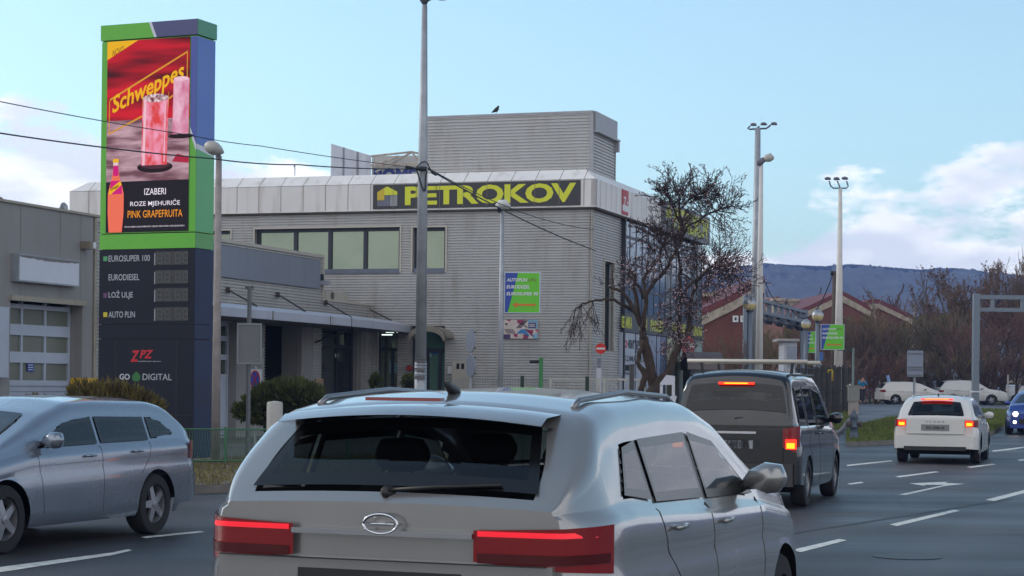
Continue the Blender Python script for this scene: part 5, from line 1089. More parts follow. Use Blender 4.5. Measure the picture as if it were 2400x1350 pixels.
cb = thing('utility_cabinet', 'pale grey roadside utility cabinet at the end of the black fence', 'cabinet', (P(2002, 940, 78).x, 78, gz(78)))
a, b = P(1990.5, 940, 78), P(2014, 903, 78); mb = MB(); mb.box(a.x, b.x, 77.9, 78.4, a.z, b.z - .05); mb.box(a.x - .02, b.x + .02, 77.88, 78.42, b.z - .05, b.z); mb.build('cabinet_body', M('cabinet_concrete', (128, 128, 124), .8, 0, .1), cb); mb = MB(); mb.box(a.x + .03, b.x - .03, 77.93, 78.37, gz(78) - .25, a.z); mb.build('plinth', CONC, cb)
mb = MB(); q = P(1992, 905, 79); q.z = P(1992, 905, 79).z; mb.lathe((q.x, 79, q.z - .1), [(.03, -1.2), (.03, -.05), (.09, 0), (.1, .06), (.07, .14), (.001, .2)], 12); mb.box(q.x - .15, q.x - .02, 78.95, 79.02, q.z, q.z + .03); o = mb.build('bollard_lamp', M('bollard_pale', (170, 164, 150), .5), smooth=True); tag(o, 'small pale mushroom lamp behind the utility cabinet', 'lamp')
# hydrant
hy = thing('fire_hydrant', 'old grey blue fire hydrant at the tip of the grass island', 'hydrant', G(2001, 1028, .13))
h0 = LOC[hy]; s = h0.y / F
mb = MB(); mb.lathe(h0, [(.19, 0), (.19, .04), (.12, .06), (.11, .3), (.14, .32), (.14, .36), (.1, .38), (.1, .55), (.13, .6), (.12, .68), (.06, .74), (.05, .8), (.001, .82)], 16); mb.build('barrel', M('hydrant_blue_grey', (72, 82, 96), .6, .2, .25, 9), hy, smooth=True)
mb = MB()
for sx_ in (-1, 1): mb.lathe(h0 + Vector((0, 0, .42)), [(.06, 0), (.06, .16), (.085, .17), (.085, .22), (.001, .23)], 12, axis=(sx_, -.3, 0))
mb.build('outlet', M('hydrant_rust', (74, 62, 58), .7, 0, .3, 9), hy, smooth=True)
# kiosk & barrel roof
kk = thing('white_kiosk', 'small white kiosk with a flat overhanging roof under the gantry', 'kiosk', (P(1850, 880, 92).x, 92, gz(92)))
a, b = P(1838, 880, 92), P(1868, 800, 92); mb = MB(); mb.box(a.x, b.x, 92, 94, gz(92), b.z); mb.build('wall', M('kiosk_white', (158, 160, 168), .5, 0, .08), kk); mb = MB(); c_ = P(1824, 797, 92); mb.box(c_.x, b.x + .1, 91.8, 94.2, b.z, b.z + .12); mb.build('roof', M('kiosk_roof', (150, 146, 146), .6), kk)
mb = MB(); a2, b2_ = P(1845, 860, 91.98), P(1866, 812, 91.98); mb.box(a2.x, b2_.x, 91.97, 91.99, a2.z, b2_.z); mb.build('window', M('kiosk_pane', (120, 128, 144), .2), kk)
sh = thing('barrel_roof_shelter', 'low dark shelter with a rounded barrel roof in front of the brick wall', 'shelter', (P(1650, 900, 66).x, 66, gz(66)))
mb = MB(); a, b = P(1600, 868, 66), P(1680, 828, 66); L0, L1 = P(1612, 868, 66).x, P(1700, 868, 66).x; zc_ = P(1640, 866, 66).z; zt_ = P(1640, 823, 66).z; n = 10
prof = [(66 + 1.6 - 1.6 * math.cos(math.pi * i / n), zc_ + (zt_ - zc_) * math.sin(math.pi * i / n)) for i in range(n + 1)]
vs = [(L0, y, z) for y, z in prof] + [(L1, y + .3, z) for y, z in prof]; mb.add(vs, [(i, i + 1, i + n + 2, i + n + 1) for i in range(n)]); mb.build('roof', M('shelter_roof', (92, 84, 82), .7, 0, .12), sh)
mb = MB(); mb.box(L0 + .1, L1 - .1, 66.1, 69, gz(66), zc_); mb.build('wall', M('shelter_wall', (62, 60, 64), .7, 0, .1), sh)
mb = MB(); mb.add([(L1, y + .3, z) for y, z in prof], [tuple(range(n + 1))]); mb.build('gable', DARKIN, sh)
# white post, fences, railing
q = G(643, 1070, .13); YW = 33.6; a, b = P(624, 1066, YW), P(663, 941, YW)
mb = MB(); c_ = (a.x + b.x) / 2; rr = (b.x - a.x) / 2; mb.lathe((c_, YW, 0), [(rr, .05), (rr, b.z - .04), (rr * .92, b.z - .01), (.001, b.z + .01)], 24); o = mb.build('marker_post', M('post_concrete_white', (158, 156, 152), .7, 0, .06), autosmooth=40); tag(o, 'thick round pale concrete post standing at the green mesh fence', 'post')
gf = thing('green_mesh_fence', 'low green wire mesh fence along the gravel strip', 'fence', (P(520, 1068, 33.5).x, 33.5, .2))
fa = P(370, 1068, 34.2); fb = P(1500, 1062, 36.5); zb0, ztp = .16, P(520, 1008, 33.5).z
GMESH = M('fence_green', (58, 104, 74), .6, 0, .08)
for i in range(9):
    q = fa.lerp(fb, i / 8 * .98 + .01); mb = MB(); mb.box(q.x - .025, q.x + .025, q.y - .025, q.y + .025, .1, ztp + .03); mb.build('post', GMESH, gf)
mb = MB()
for z in (zb0 + .04, ztp - .01): mb.tube([(fa.x, fa.y, z), (fb.x, fb.y, z)], .016, 5)
mb.build('rail', GMESH, gf)
mb = MB(); n = 200
for i in range(n):
    q = fa.lerp(fb, i / n); q2 = fa.lerp(fb, (i + 1.6) / n); mb.tube([(q.x, q.y, zb0), (q2.x, q2.y, ztp)], .0035, 3, caps=False); mb.tube([(q.x, q.y + .01, ztp), (q2.x, q2.y + .01, zb0)], .0035, 3, caps=False)
mb.build('mesh_wire', GMESH, gf)
rl = thing('white_railing', 'white railing with thin pickets in front of the hall corner', 'railing', (P(1420, 915, 53).x, 53, gz(53)))
zt_ = P(1420, 889, 53).z; x0, x1 = P(1287, 900, 53).x, P(1562, 900, 53).x; WR = M('railing_white', (176, 174, 168), .6)
mb = MB(); mb.box(x0, x1, 52.97, 53.02, zt_ - .03, zt_ + .03); mb.box(x0, x1, 52.98, 53.01, gz(53) + .25, gz(53) + .29); mb.build('rail', WR, rl)
mb = MB(); k = x0
while k < x1: mb.box(k, k + .018, 52.985, 53.005, gz(53) + .29, zt_ - .03); k += .115
mb.build('picket', WR, rl)
for x in (1290, 1402, 1416, 1500): xx_ = P(x, 900, 53).x; mb = MB(); mb.box(xx_ - .04, xx_ + .04, 52.94, 52.98, gz(53) - .05, zt_ + .02); mb.build('post', WR, rl)
wf = thing('green_post_fence', 'thin mesh fence with dark green posts at the foot of the ribbed wall', 'fence', (P(1200, 910, 52.5).x, 52.5, gz(52.5)))
zt_ = P(1200, 889, 52.5).z; x0, x1 = P(1060, 900, 52.5).x, P(1286, 900, 52.5).x; mb = MB(); k = x0
while k < x1: mb.box(k, k + .014, 52.49, 52.51, gz(52), zt_); k += .075
for z in (zt_ - .03, zt_ - .6): mb.box(x0, x1, 52.48, 52.5, z, z + .02)
mb.build('mesh_wire', M('wire_grey', (124, 126, 130), .6), wf)
for x in (1224, 1376): xx_ = P(x, 900, 52.5).x; mb = MB(); mb.box(xx_ - .05, xx_ + .05, 52.42, 52.48, gz(52), zt_ + .1); mb.build('post', M('post_dark_green', (34, 54, 44), .6), wf)
a, b = P(1475, 905, 51), P(1486, 854, 51); mb = MB(); mb.box(a.x, b.x, 50.9, 51.1, gz(51), b.z - .03); mb.box(a.x - .01, b.x + .01, 50.89, 51.11, b.z - .03, b.z); o = mb.build('gate_post', M('gate_post_grey', (84, 82, 84), .7)); tag(o, 'square dark grey gate post standing left of the tree trunk', 'post')
# white arrow sign
ar = thing('arrow_sign', 'white U-shaped direction arrow sign pointing down beside the tree', 'sign', (P(1566, 990, 46).x, 46, gz(46)))
mb = MB(); fr = Frame((P(1566, 950, 46).x, 46), (1, 0))
def fp(x, y): return fr.px(x, y)
WA = M('arrow_white', (184, 186, 196), .5, 0, .04)
for pts in ([(1547, 905), (1547, 899), (1562, 879), (1582, 881), (1582, 902), (1553.5, 902)], [(1547, 1000), (1547, 902.2), (1553.5, 902.2), (1553.5, 1000)], [(1575, 928), (1575, 902.2), (1582, 902.2), (1582, 928)], [(1570, 928.2), (1587, 928.2), (1578, 957)]):
    pp = [fp(*p) for p in pts]; s_ = sum((pp[i][0] * pp[(i + 1) % len(pp)][1] - pp[(i + 1) % len(pp)][0] * pp[i][1]) for i in range(len(pp)))
    fr.prism(mb, pp if s_ > 0 else list(reversed(pp)), -.06, 0)
mb.build('arrow_plate', WA, ar)
mb = MB(); q = fr.rect(1551, 968, 1566, 990); fr.box(mb, q[0], q[1], gz(46) - .3, q[3], -.05, .03); mb.build('base', CONC, ar)
# ================================================================ cars
def interp(pts, x):
    if x <= pts[0][0]: return pts[0][1]
    for (a, b), (c, d) in zip(pts, pts[1:]):
        if x <= c: return b + (d - b) * (x - a) / (c - a)
    return pts[-1][1]
def smooth_interp(pts, x, r=.06):
    return sum(interp(pts, x + r * k / 3) for k in range(-3, 4)) / 7
TYRE = M('tyre_rubber', (26, 26, 28), .85, 0, .15, 8); RIMM = M('alloy_rim', (150, 152, 158), .35, .7, .05); CGLASS = M('car_glass', (14, 17, 20), .04, 0, .03, spec=.5)
FRIT = M('black_glass_edge', (12, 12, 13), .25, 0, 0)
CLEAR = bpy.data.materials.new('tinted_car_glass'); CLEAR.use_nodes = True; _t = CLEAR.node_tree; _t.nodes.clear()
_o = N(_t, 'ShaderNodeOutputMaterial'); _m = N(_t, 'ShaderNodeMixShader'); _tr = N(_t, 'ShaderNodeBsdfTransparent'); _gl = N(_t, 'ShaderNodeBsdfGlossy'); _lf = N(_t, 'ShaderNodeLayerWeight'); _pw = N(_t, 'ShaderNodeMath', operation='POWER'); _pw.inputs[1].default_value = 4.0; _t.links.new(_lf.outputs['Facing'], _pw.inputs[0]); _lw = N(_t, 'ShaderNodeMath', operation='MULTIPLY_ADD'); _lw.inputs[1].default_value = .85; _lw.inputs[2].default_value = .05; _t.links.new(_pw.outputs[0], _lw.inputs[0])
_tr.inputs[0].default_value = (.34, .37, .38, 1); _gl.inputs['Roughness'].default_value = .03; _t.links.new(_lw.outputs[0], _m.inputs[0]); _t.links.new(_tr.outputs[0], _m.inputs[1]); _t.links.new(_gl.outputs[0], _m.inputs[2]); _t.links.new(_m.outputs[0], _o.inputs['Surface'])
CDARK = M('car_dark_trim', (22, 23, 25), .5, 0, .1); CHROME = M('car_chrome', (190, 192, 196), .15, 1.0, 0)
LAMPR = M('tail_lamp_red', (120, 8, 14), .15, 0, .04, coat=.6); PLATE = M('number_plate', (176, 178, 182), .5, 0, .05); LENS = M('lamp_lens', (170, 175, 180), .12, 0, .02, coat=.5)
def lit(name, rgb, k): return M(name, rgb, .3, 0, 0, emit=rgb, estr=k)
RLIT = lit('brake_light_lit', (255, 40, 12), 1.5); OLIT = lit('brake_light_core', (255, 150, 20), 1.7); HLIT = lit('headlight_lit', (255, 236, 190), 4.0)
class Car:
    def __init__(s, name, label, paint, spec, loc, heading, group=None, cut=False, step=.07):
        s.cut = cut; s.step = step; s.sp = spec; s.L = spec['L']; s.W = spec['W']; s.h = R(heading)
        s.o = Vector(loc); s.fx = Vector((math.sin(s.h), math.cos(s.h), 0)); s.fy = Vector((-math.cos(s.h), math.sin(s.h), 0))   # forward, left
        s.root = thing(name, label, 'car', loc, group); s.paint = paint; s.body()
    def w(s, x, y, z): q = s.o + s.fx * x + s.fy * y; return (q.x, q.y, s.o.z + z)
    def top(s, x): return smooth_interp(s.sp['top'], max(0, min(s.L, x)), .07)
    def belt(s, x): return interp(s.sp['belt'], x)
    def plan(s, x):
        L, W = s.L, s.W; e = s.sp.get('rr', .30); f = s.sp.get('rf', .75); k = 1.0
        if x < e: k -= s.sp.get('kr', .12) * ((e - x) / e) ** 2.4
        if x > L - f: k -= s.sp.get('kf', .26) * ((x - L + f) / f) ** 2.2
        return W * k
    def low(s, x):
        z = s.sp.get('sill', .24); Rw = s.sp['wr'] * 1.16
        for xc in s.sp['wx']:
            d = abs(x - xc)
            if d < Rw: z = max(z, s.sp['wr'] + math.sqrt(Rw * Rw - d * d) * 1.0 - .0)
        if x < .5: z = max(z, .30 + .06 * (0.5 - x))
        return z
    def ring(s, x):
        zt = s.top(x); zb = min(s.belt(x), zt - .015); zl = min(s.low(x), zb - .1); w_ = s.plan(x); P_ = []
        zm = (zl + zb) / 2
        s0 = s.sp.get('sill', .24); tab = [(0, .955), (.07, .985), (.22, .995), (.45, 1.0), (.60, .999), (.69, .990), (.76, .975), (.84, .978), (.93, .970)]
        for i, (t_, f_) in enumerate(tab):
            z = max(s0 + (zb - .015 - s0) * t_, zl + .006 * i); z = min(z, zb - .016 - .001 * (9 - i)); tt = (z - s0) / (zb - .015 - s0); P_.append((w_ * (interp(tab + [(1, .955)], tt)), z))
        P_.append((w_ * .955, zb - .015))
        gh = zt - zb; ws = w_ * .925; tum = s.sp.get('tumble', .30); r = min(.13, gh * .45)
        P_.append((ws, zb + .008 if gh > .03 else zb))
        for k in (.125, .25, .375, .5, .625, .75, .875, 1.0): P_.append((ws - tum * (gh - r) * k - .012 * math.sin(math.pi * (1 - k)) * 0, zb + .008 + (gh - r - .008) * k))
        yc = ws - tum * (gh - r) - r; ye = P_[-1][0]
        for a in (25, 50, 72, 90): P_.append((yc + r * math.cos(R(a)), zt - r + r * math.sin(R(a))))
        y3 = P_[-1][0]; cr = s.sp.get('crown', .045)
        for k in (.93, .86, .79, .72, .62, .52, .42, .3, .15, 0.0): P_.append((y3 * k, zt + cr * min(1, gh * 3 + .3) * (1 - k * k)))
        return P_
    def side(s, x, z):
        P_ = s.ring(x)[:19]
        for (a, b), (c, d) in zip(P_, P_[1:]):
            if z <= d: return a + (c - a) * (z - b) / max(d - b, 1e-6) if z >= b else a
        return P_[-1][0]
    def topz(s, x, y):
        P_ = s.ring(x)[18:]; y = abs(y)
        for (a, b), (c, d) in zip(P_, P_[1:]):
            if y >= c: return d + (b - d) * (y - c) / max(a - c, 1e-6)
        return P_[-1][1]
    def body(s):
        xs = [0.0, .02, .05]; x = .1
        while x < s.L - .05: xs.append(x); x += s.step
        for xc in s.sp['wx']:
            Rw = s.sp['wr'] * 1.16
            for k in (-1, -.985, -.95, -.88, .88, .95, .985, 1): xs.append(xc + Rw * k)
        xs += [s.L - .04, s.L]; xs = sorted(set(round(v, 4) for v in xs))
        mb = MB(); rings = [s.ring(x) for x in xs]; n = len(rings[0]); full = 2 * n - 1; vs = []
        for x, rg in zip(xs, rings):
            for y, z in rg: vs.append(s.w(x, -y, z))
            for y, z in reversed(rg[:-1]): vs.append(s.w(x, y, z))
        fs = []
        for i in range(len(xs) - 1):
            for j in range(full - 1):
                a = i * full + j
                if s.cut and s.in_window((xs[i] + xs[i + 1]) / 2, j, n, full, rings[i], rings[i + 1]): continue
                fs.append((a, a + full, a + full + 1, a + 1))
        fs.append(tuple(range(full))); e = (len(xs) - 1) * full; fs.append(tuple(e + j for j in reversed(range(full))))
        mb.add(vs, fs); s.bodyo = mb.build('body', s.paint, s.root, autosmooth=38)
        mb = MB(); q = [s.w(a, b, c) for c in (.2, .62) for a, b in ((.12, -s.W * .86), (s.L - .25, -s.W * .78), (s.L - .25, s.W * .78), (.12, s.W * .86))]
        q = [s.w(a, b, .2) for a, b in ((.4, -s.W * .78), (s.L - .35, -s.W * .74), (s.L - .35, s.W * .74), (.4, s.W * .78))] + [s.w(a, b, .60) for a, b in ((.06, -s.W * .74), (s.L - .2, -s.W * .66), (s.L - .2, s.W * .66), (.06, s.W * .74))]
        mb.hexa(q); mb.build('underbody', CDARK, s.root)
        wr = s.sp['wr']
        for xc in s.sp['wx']:
            for sg in (-1, 1):
                yo = sg * (s.plan(xc) * .975); ax = s.fy * sg; c = Vector(s.w(xc, yo - sg * .20, wr))
                mb = MB(); mb.lathe(c, [(wr * .62, 0), (wr * .94, .0), (wr, .03), (wr, .17), (wr * .95, .2), (wr * .66, .205), (wr * .64, .18)], 28, axis=ax); ty = mb.build('wheel', TYRE, s.root, autosmooth=40)
                mb = MB(); mb.lathe(c, [(wr * .66, .17), (wr * .62, .19), (wr * .6, .15), (wr * .58, .10)], 28, axis=ax)
                u = Vector((0, 0, 1)); v = ax.cross(u)
                for k in range(5):
                    a = 2 * math.pi * k / 5 + .3; d = u * math.cos(a) + v * math.sin(a); e_ = u * -math.sin(a) + v * math.cos(a)
                    p0, p1 = c + ax * .185 + d * wr * .08, c + ax * .175 + d * wr * .62
                    mb.hexa([p0 - e_ * .045 - ax * .03, p1 - e_ * .03 - ax * .03, p1 + e_ * .03 - ax * .03, p0 + e_ * .045 - ax * .03, p0 - e_ * .045, p1 - e_ * .03, p1 + e_ * .03, p0 + e_ * .045])
                mb.lathe(c, [(wr * .14, .15), (wr * .13, .195), (.001, .2)], 12, axis=ax); mb.build('rim', RIMM, ty, autosmooth=40)
                mb = MB(); mb.lathe(c, [(wr * .6, .08), (.001, .08)], 20, axis=ax); mb.build('brake_disc', CDARK, ty)
    def in_window(s, x, j, n, full, r0, r1):
        jj = j if j < n - 1 else full - 2 - j
        y = (r0[jj][0] + r0[jj + 1][0] + r1[jj][0] + r1[jj + 1][0]) / 4; z = (r0[jj][1] + r0[jj + 1][1] + r1[jj][1] + r1[jj + 1][1]) / 4
        if 9 <= jj <= 20:
            for w4 in s.sp['windows']:
                cx_, cz_ = sum(p[0] for p in w4) / 4, sum(p[1] for p in w4) / 4; ok = True
                for (a, b), (c, d) in zip(w4, w4[1:] + w4[:1]):
                    e = (c - a) * (z - b) - (d - b) * (x - a); f = (c - a) * (cz_ - b) - (d - b) * (cx_ - a)
                    if e * f < 0: ok = False; break
                if ok: return True
        if jj >= 18:
            for key in ('rear_glass', 'windshield'):
                x0, x1, y0, y1 = s.sp[key]
                if x0 < x < x1 and abs(y) < y0 + (y1 - y0) * (x - x0) / (x1 - x0): return True
        return False
    def glass(s, kind, c4, name, sgn=-1, bw=.04, nu=10, nv=8, off=.010):
        mb = MB(); Lu = math.hypot(c4[1][0] - c4[0][0], c4[1][1] - c4[0][1]); Lv = math.hypot(c4[3][0] - c4[0][0], c4[3][1] - c4[0][1])
        A = [0] + [bw / Lu + (1 - 2 * bw / Lu) * i / nu for i in range(nu + 1)] + [1]; B = [0] + [bw / Lv + (1 - 2 * bw / Lv) * i / nv for i in range(nv + 1)] + [1]; vs = []
        for b in B:
            for a in A:
                p = [(c4[0][k] * (1 - a) + c4[1][k] * a) * (1 - b) + (c4[3][k] * (1 - a) + c4[2][k] * a) * b for k in (0, 1)]
                if kind == 'side': vs.append(s.w(p[0], sgn * (s.side(p[0], p[1]) + off), p[1]))
                else:
                    z = s.topz(p[0], p[1]); dx = (s.topz(p[0] + .01, p[1]) - s.topz(p[0] - .01, p[1])) / .02; l = math.hypot(1, dx); vs.append(s.w(p[0] - off * dx / l, p[1], z + off / l))
        m_ = len(A)
        for j in range(len(B) - 1):
            for i in range(m_ - 1):
                mb.mi = 1 if (i in (0, m_ - 2) or j in (0, len(B) - 2)) else 0
                f = (i, i + 1, m_ + i + 1, m_ + i); f = tuple(q + j * m_ for q in f); f = f if sgn < 0 or kind == 'top' else tuple(reversed(f))
                mb.f.append(f); mb.m.append(mb.mi)
        mb.v = [tuple(v) for v in vs]; mb.mi = 0
        return mb.build(name, [CLEAR, FRIT], s.root, smooth=True)
    def interior(s, front=(2.35, .42), rear=(1.25, .40), zs=.42, hz=None):
        H = max(z for x, z in s.sp['top']); hz = hz or H - .38; st = M('seat_cloth', (46, 46, 50), .9, 0, .15, 8)
        for xs_, w_, ys in ((front[0], .25, (-.38, .38)), (rear[0], .27, (-.42, .42))):
            for y in ys:
                mb = MB(); pr = [(xs_ + .08, .50, w_ * .8), (xs_ + .03, .75, w_), (xs_ - .05, hz - .12, w_ * .9), (xs_ - .08, hz, w_ * .6)]
                vs = []
                for x, z, h in pr: vs += [s.w(x + .07, y - h, z), s.w(x + .09, y, z), s.w(x + .07, y + h, z), s.w(x - .06, y + h, z), s.w(x - .08, y, z), s.w(x - .06, y - h, z)]
                fs = [(i * 6 + j, i * 6 + (j + 1) % 6, (i + 1) * 6 + (j + 1) % 6, (i + 1) * 6 + j) for i in range(3) for j in range(6)] + [(18, 19, 20, 21, 22, 23)]
                mb.add(vs, fs); se = mb.build('seat', st, s.root, autosmooth=60)
                mb = MB(); c = Vector(s.w(xs_ - .10, y, hz + .10)); a = s.fy; mb.tube([c - a * .13, c - a * .10, c, c + a * .10, c + a * .13], [.03, .075, .085, .075, .03], 10); mb.tube([c - a * .05 - Vector((0, 0, .16)), c - a * .05], .008, 5); mb.build('headrest', st, se, smooth=True)
        mb = MB(); xd = s.sp['windshield'][0] + .28; zd = s.belt(xd) - .02
        mb.hexa([s.w(a, b, z) for z in (.5, zd) for a, b in ((xd - .25, -s.W * .78), (xd - .25, s.W * .78), (xd + .45, s.W * .7), (xd + .45, -s.W * .7))]); mb.build('dashboard', CDARK, s.root)
        mb = MB(); c = Vector(s.w(xd - .42, .38, zd + .0)); n_ = (s.fx * .9 - Vector((0, 0, .35))).normalized(); u = s.fy; v = n_.cross(u); mb.tube([c + (u * math.cos(t_) + v * math.sin(t_)) * .185 for t_ in [2 * math.pi * i / 18 for i in range(19)]], .014, 5); mb.build('steering_wheel', CDARK, s.root)
        for k in range(4): pass
        mb = MB(); zf = H - .09; x0, x1 = s.sp['windshield'][0] - .25, .55
        mb.tube([Vector(s.w(s.sp['windshield'][0] + .08, 0, H - .22)) + s.fy * -.11, Vector(s.w(s.sp['windshield'][0] + .08, 0, H - .22)) + s.fy * .11], .03, 6); mb.build('inner_mirror', CDARK, s.root)
    def patch(s, kind, c4, mat, name, nu=10, nv=6, off=.006, par=None, mirror=False, sgn=-1):
        """bilinear patch of corners (a,b): kind 'side' -> (x,z); kind 'top' -> (x,y)"""
        mb = MB()
        for sg in ((sgn, -sgn) if mirror else (sgn,)):
            vs = []
            for j in range(nv + 1):
                for i in range(nu + 1):
                    a, b = i / nu, j / nv
                    p = [(c4[0][k] * (1 - a) + c4[1][k] * a) * (1 - b) + (c4[3][k] * (1 - a) + c4[2][k] * a) * b for k in (0, 1)]
                    if kind == 'side': vs.append(s.w(p[0], sg * (s.side(p[0], p[1]) + off), p[1]))
                    else:
                        z = s.topz(p[0], p[1]); dx = (s.topz(p[0] + .01, p[1]) - s.topz(p[0] - .01, p[1])) / .02; l = math.hypot(1, dx)
                        vs.append(s.w(p[0] - off * dx / l, p[1], z + off / l))
            fs = [(j * (nu + 1) + i, j * (nu + 1) + i + 1, (j + 1) * (nu + 1) + i + 1, (j + 1) * (nu + 1) + i) for j in range(nv) for i in range(nu)]
            if sg > 0: fs = [tuple(reversed(f)) for f in fs]
            mb.add(vs, fs)
            if mirror and sg == sgn:
                o = mb.build(name, mat, par or s.root, smooth=True); mb = MB()
        return mb.build(name, mat, par or s.root, smooth=True)
    def line(s, pts, off=.004, w_=.006, mirror=True, sgn=-1):
        for sg in ((sgn, -sgn) if mirror else (sgn,)):
            P_ = []
            for (a, b), (c, d) in zip(pts, pts[1:]):
                for i in range(25): t_ = i / 24; x, z = a + (c - a) * t_, b + (d - b) * t_; P_.append(Vector(s.w(x, sg * (s.side(x, z) + off - .003), z)))
            s._seam.tube(P_, w_, 4)
    def rear_face(s, y0, y1, z0, z1, off, mat, name, par=None, bulge=.0, th=.02):
        mb = MB(); n = 12; vs = []
        for d in (0, th):
            for z in (z0, z1):
                for i in range(n + 1):
                    y = y0 + (y1 - y0) * i / n; k = (abs(y) / s.W); vs.append(s.w(-(off + bulge * (1 - k ** 3)) + (0 if d else th), y, z))
        m_ = n + 1; fs = []
        for i in range(n):
            a = 2 * m_ + i; fs += [(a + 1, a, a + m_, a + m_ + 1), (i + m_, i + m_ + 1, a + m_ + 1, a + m_), (i + 1, i, a, a + 1)]
        fs += [(0, m_, 3 * m_, 2 * m_), (n + m_, n, 2 * m_ + n, 3 * m_ + n)]
        mb.add(vs, fs); return mb.build(name, mat, par or s.root, autosmooth=30)
    def finish(s):
        sp = s.sp; s._seam = MB()
        if s.cut:
            for w_ in sp['windows']:
                for sg in (-1, 1): s.glass('side', w_, 'window', sg)
            x0, x1, y0, y1 = sp['rear_glass']; s.glass('top', [(x0, -y0), (x0, y0), (x1, y1), (x1, -y1)][::1], 'rear_window', nu=16, nv=10, bw=.05)
            x0, x1, y0, y1 = sp['windshield']; s.glass('top', [(x1, -y1), (x1, y1), (x0, y0), (x0, -y0)], 'windshield', nu=16, nv=10, bw=.05)
            s.interior()
        if sp.get('rear_glass') and not s.cut:
            x0, x1, y0, y1 = sp['rear_glass']; s.patch('top', [(x0, -y0), (x0, y0), (x1, y1), (x1, -y1)], CGLASS, 'rear_window', nu=14, nv=10, off=.006)
        x0, x1, y0, y1 = sp['windshield']
        if not s.cut: s.patch('top', [(x1, -y1), (x1, y1), (x0, y0), (x0, -y0)], CGLASS, 'windshield', nu=14, nv=10, off=.006)
        for l in sp['seams']:
            for sg in (-1, 1): s._seam = MB(); s.line(l, mirror=False, sgn=sg, w_=.004, off=.002); s._seam.build('door_gap', CDARK, s.bodyo)
        for x, z in sp['handles']:
            for sg in (-1, 1):
                mb = MB(); mb.tube([Vector(s.w(x, sg * (s.side(x, z) + .02), z)), Vector(s.w(x + .09, sg * (s.side(x, z) + .032), z + .004)), Vector(s.w(x + .18, sg * (s.side(x, z) + .02), z))], .013, 6); mb.build('door_handle', sp.get('hmat', s.paint), s.root, smooth=True)
        mx_, mz_ = sp['mirror']
        for sg in (-1, 1):
            y = s.side(mx_, mz_) ; c = Vector(s.w(mx_ + .02, sg * (y + .12), mz_ + .03)); mb = MB()
            a = s.fy * sg; mb.tube([c - a * .13 - Vector((0, 0, .04)), c - a * .07, c - a * .0 + Vector((0, 0, .01)), c + a * .08 + Vector((0, 0, .01)), c + a * .11], [.02, .055, .085, .075, .02], 12); m_ = mb.build('wing_mirror', s.paint, s.root, smooth=True)
        k = .0
        mb = MB()
# generic hatch/estate/suv specs --------------------------------------------------
def spec_estate(L=4.68, H=1.47, W=.915):
    return dict(L=L, W=W, wr=.32, wx=(.93, 3.62), sill=.22, belt=[(0, .98), (.6, .97), (1.6, .955), (3.2, .92), (L - .6, .80), (L, .66)],
        top=[(0, .97), (.03, 1.02), (.34, H - .16), (.48, H - .07), (.75, H - .02), (1.8, H), (2.3, H - .02), (2.75, H - .13), (3.62, .99), (3.9, .95), (L - .35, .82), (L, .68)],
        windows=[[(2.0, .985), (3.05, .965), (2.50, H - .22), (2.0, H - .165)], [(1.02, 1.0), (1.93, .99), (1.93, H - .165), (1.02, H - .18)], [(.48, 1.06), (.95, 1.02), (.95, H - .185), (.70, H - .225)]],
        rear_glass=(.07, .36, .60, .50), windshield=(2.82, 3.50, .52, .64), seams=[[(1.98, .30), (1.97, .96)], [(3.02, .34), (3.10, .94)], [(1.0, .98), (1.08, .8), (1.25, .66)], [(.12, .96), (.10, .62)]],
        handles=[(2.12, .87), (1.22, .89)], mirror=(2.92, 1.0), tumble=.36)
def spec_suv(L=4.40, H=1.64, W=.93):
    return dict(L=L, W=W, wr=.345, wx=(.88, 3.50), sill=.28, kr=.16, rr=.40, belt=[(0, 1.10), (.6, 1.10), (1.6, 1.05), (3.1, 1.0), (L - .6, .92), (L, .74)],
        top=[(0, 1.09), (.03, 1.14), (.10, 1.20), (.36, H - .15), (.46, H - .07), (.8, H - .02), (1.6, H), (2.2, H - .02), (2.65, H - .13), (3.35, 1.09), (3.7, 1.05), (L - .3, .93), (L, .76)],
        windows=[[(1.95, 1.08), (2.95, 1.055), (2.40, H - .22), (1.95, H - .165)], [(1.02, 1.11), (1.88, 1.085), (1.88, H - .165), (1.02, H - .18)], [(.56, 1.16), (.96, 1.12), (.96, H - .185), (.74, H - .21)]],
        rear_glass=(.07, .37, .64, .55), windshield=(2.74, 3.25, .55, .66), seams=[[(1.92, .36), (1.91, 1.06)], [(2.92, .4), (3.0, 1.03)], [(.98, 1.08), (1.06, .9), (1.24, .74)]],
        handles=[(2.05, .96), (1.15, .985)], mirror=(2.82, 1.10), tumble=.34)
def spec_van(L=4.42, H=1.83, W=.90):
    return dict(L=L, W=W, wr=.325, wx=(.78, 3.46), sill=.24, kr=.06, rr=.2, belt=[(0, 1.10), (1.6, 1.09), (3.2, 1.04), (L - .5, .90), (L, .72)],
        top=[(0, 1.12), (.02, 1.2), (.15, H - .12), (.22, H - .05), (.5, H - .01), (1.8, H), (2.4, H - .03), (2.75, H - .14), (3.55, 1.12), (3.8, 1.05), (L - .2, .88), (L, .74)],
        windows=[[(1.85, 1.13), (3.12, 1.10), (2.55, H - .26), (1.85, H - .19)], [(.98, 1.14), (1.76, 1.13), (1.76, H - .18), (.98, H - .18)], [(.28, 1.16), (.90, 1.14), (.90, H - .18), (.34, H - .21)]],
        rear_glass=(.035, .145, .70, .62), windshield=(2.85, 3.48, .6, .68), seams=[[(1.80, .32), (1.80, 1.1)], [(3.05, .36), (3.12, 1.06)], [(.94, 1.12), (.94, .8), (1.1, .62)], [(.94, 1.0), (.3, 1.02)]],
        handles=[(1.98, .98), (1.55, .98)], mirror=(2.95, 1.14), tumble=.20)
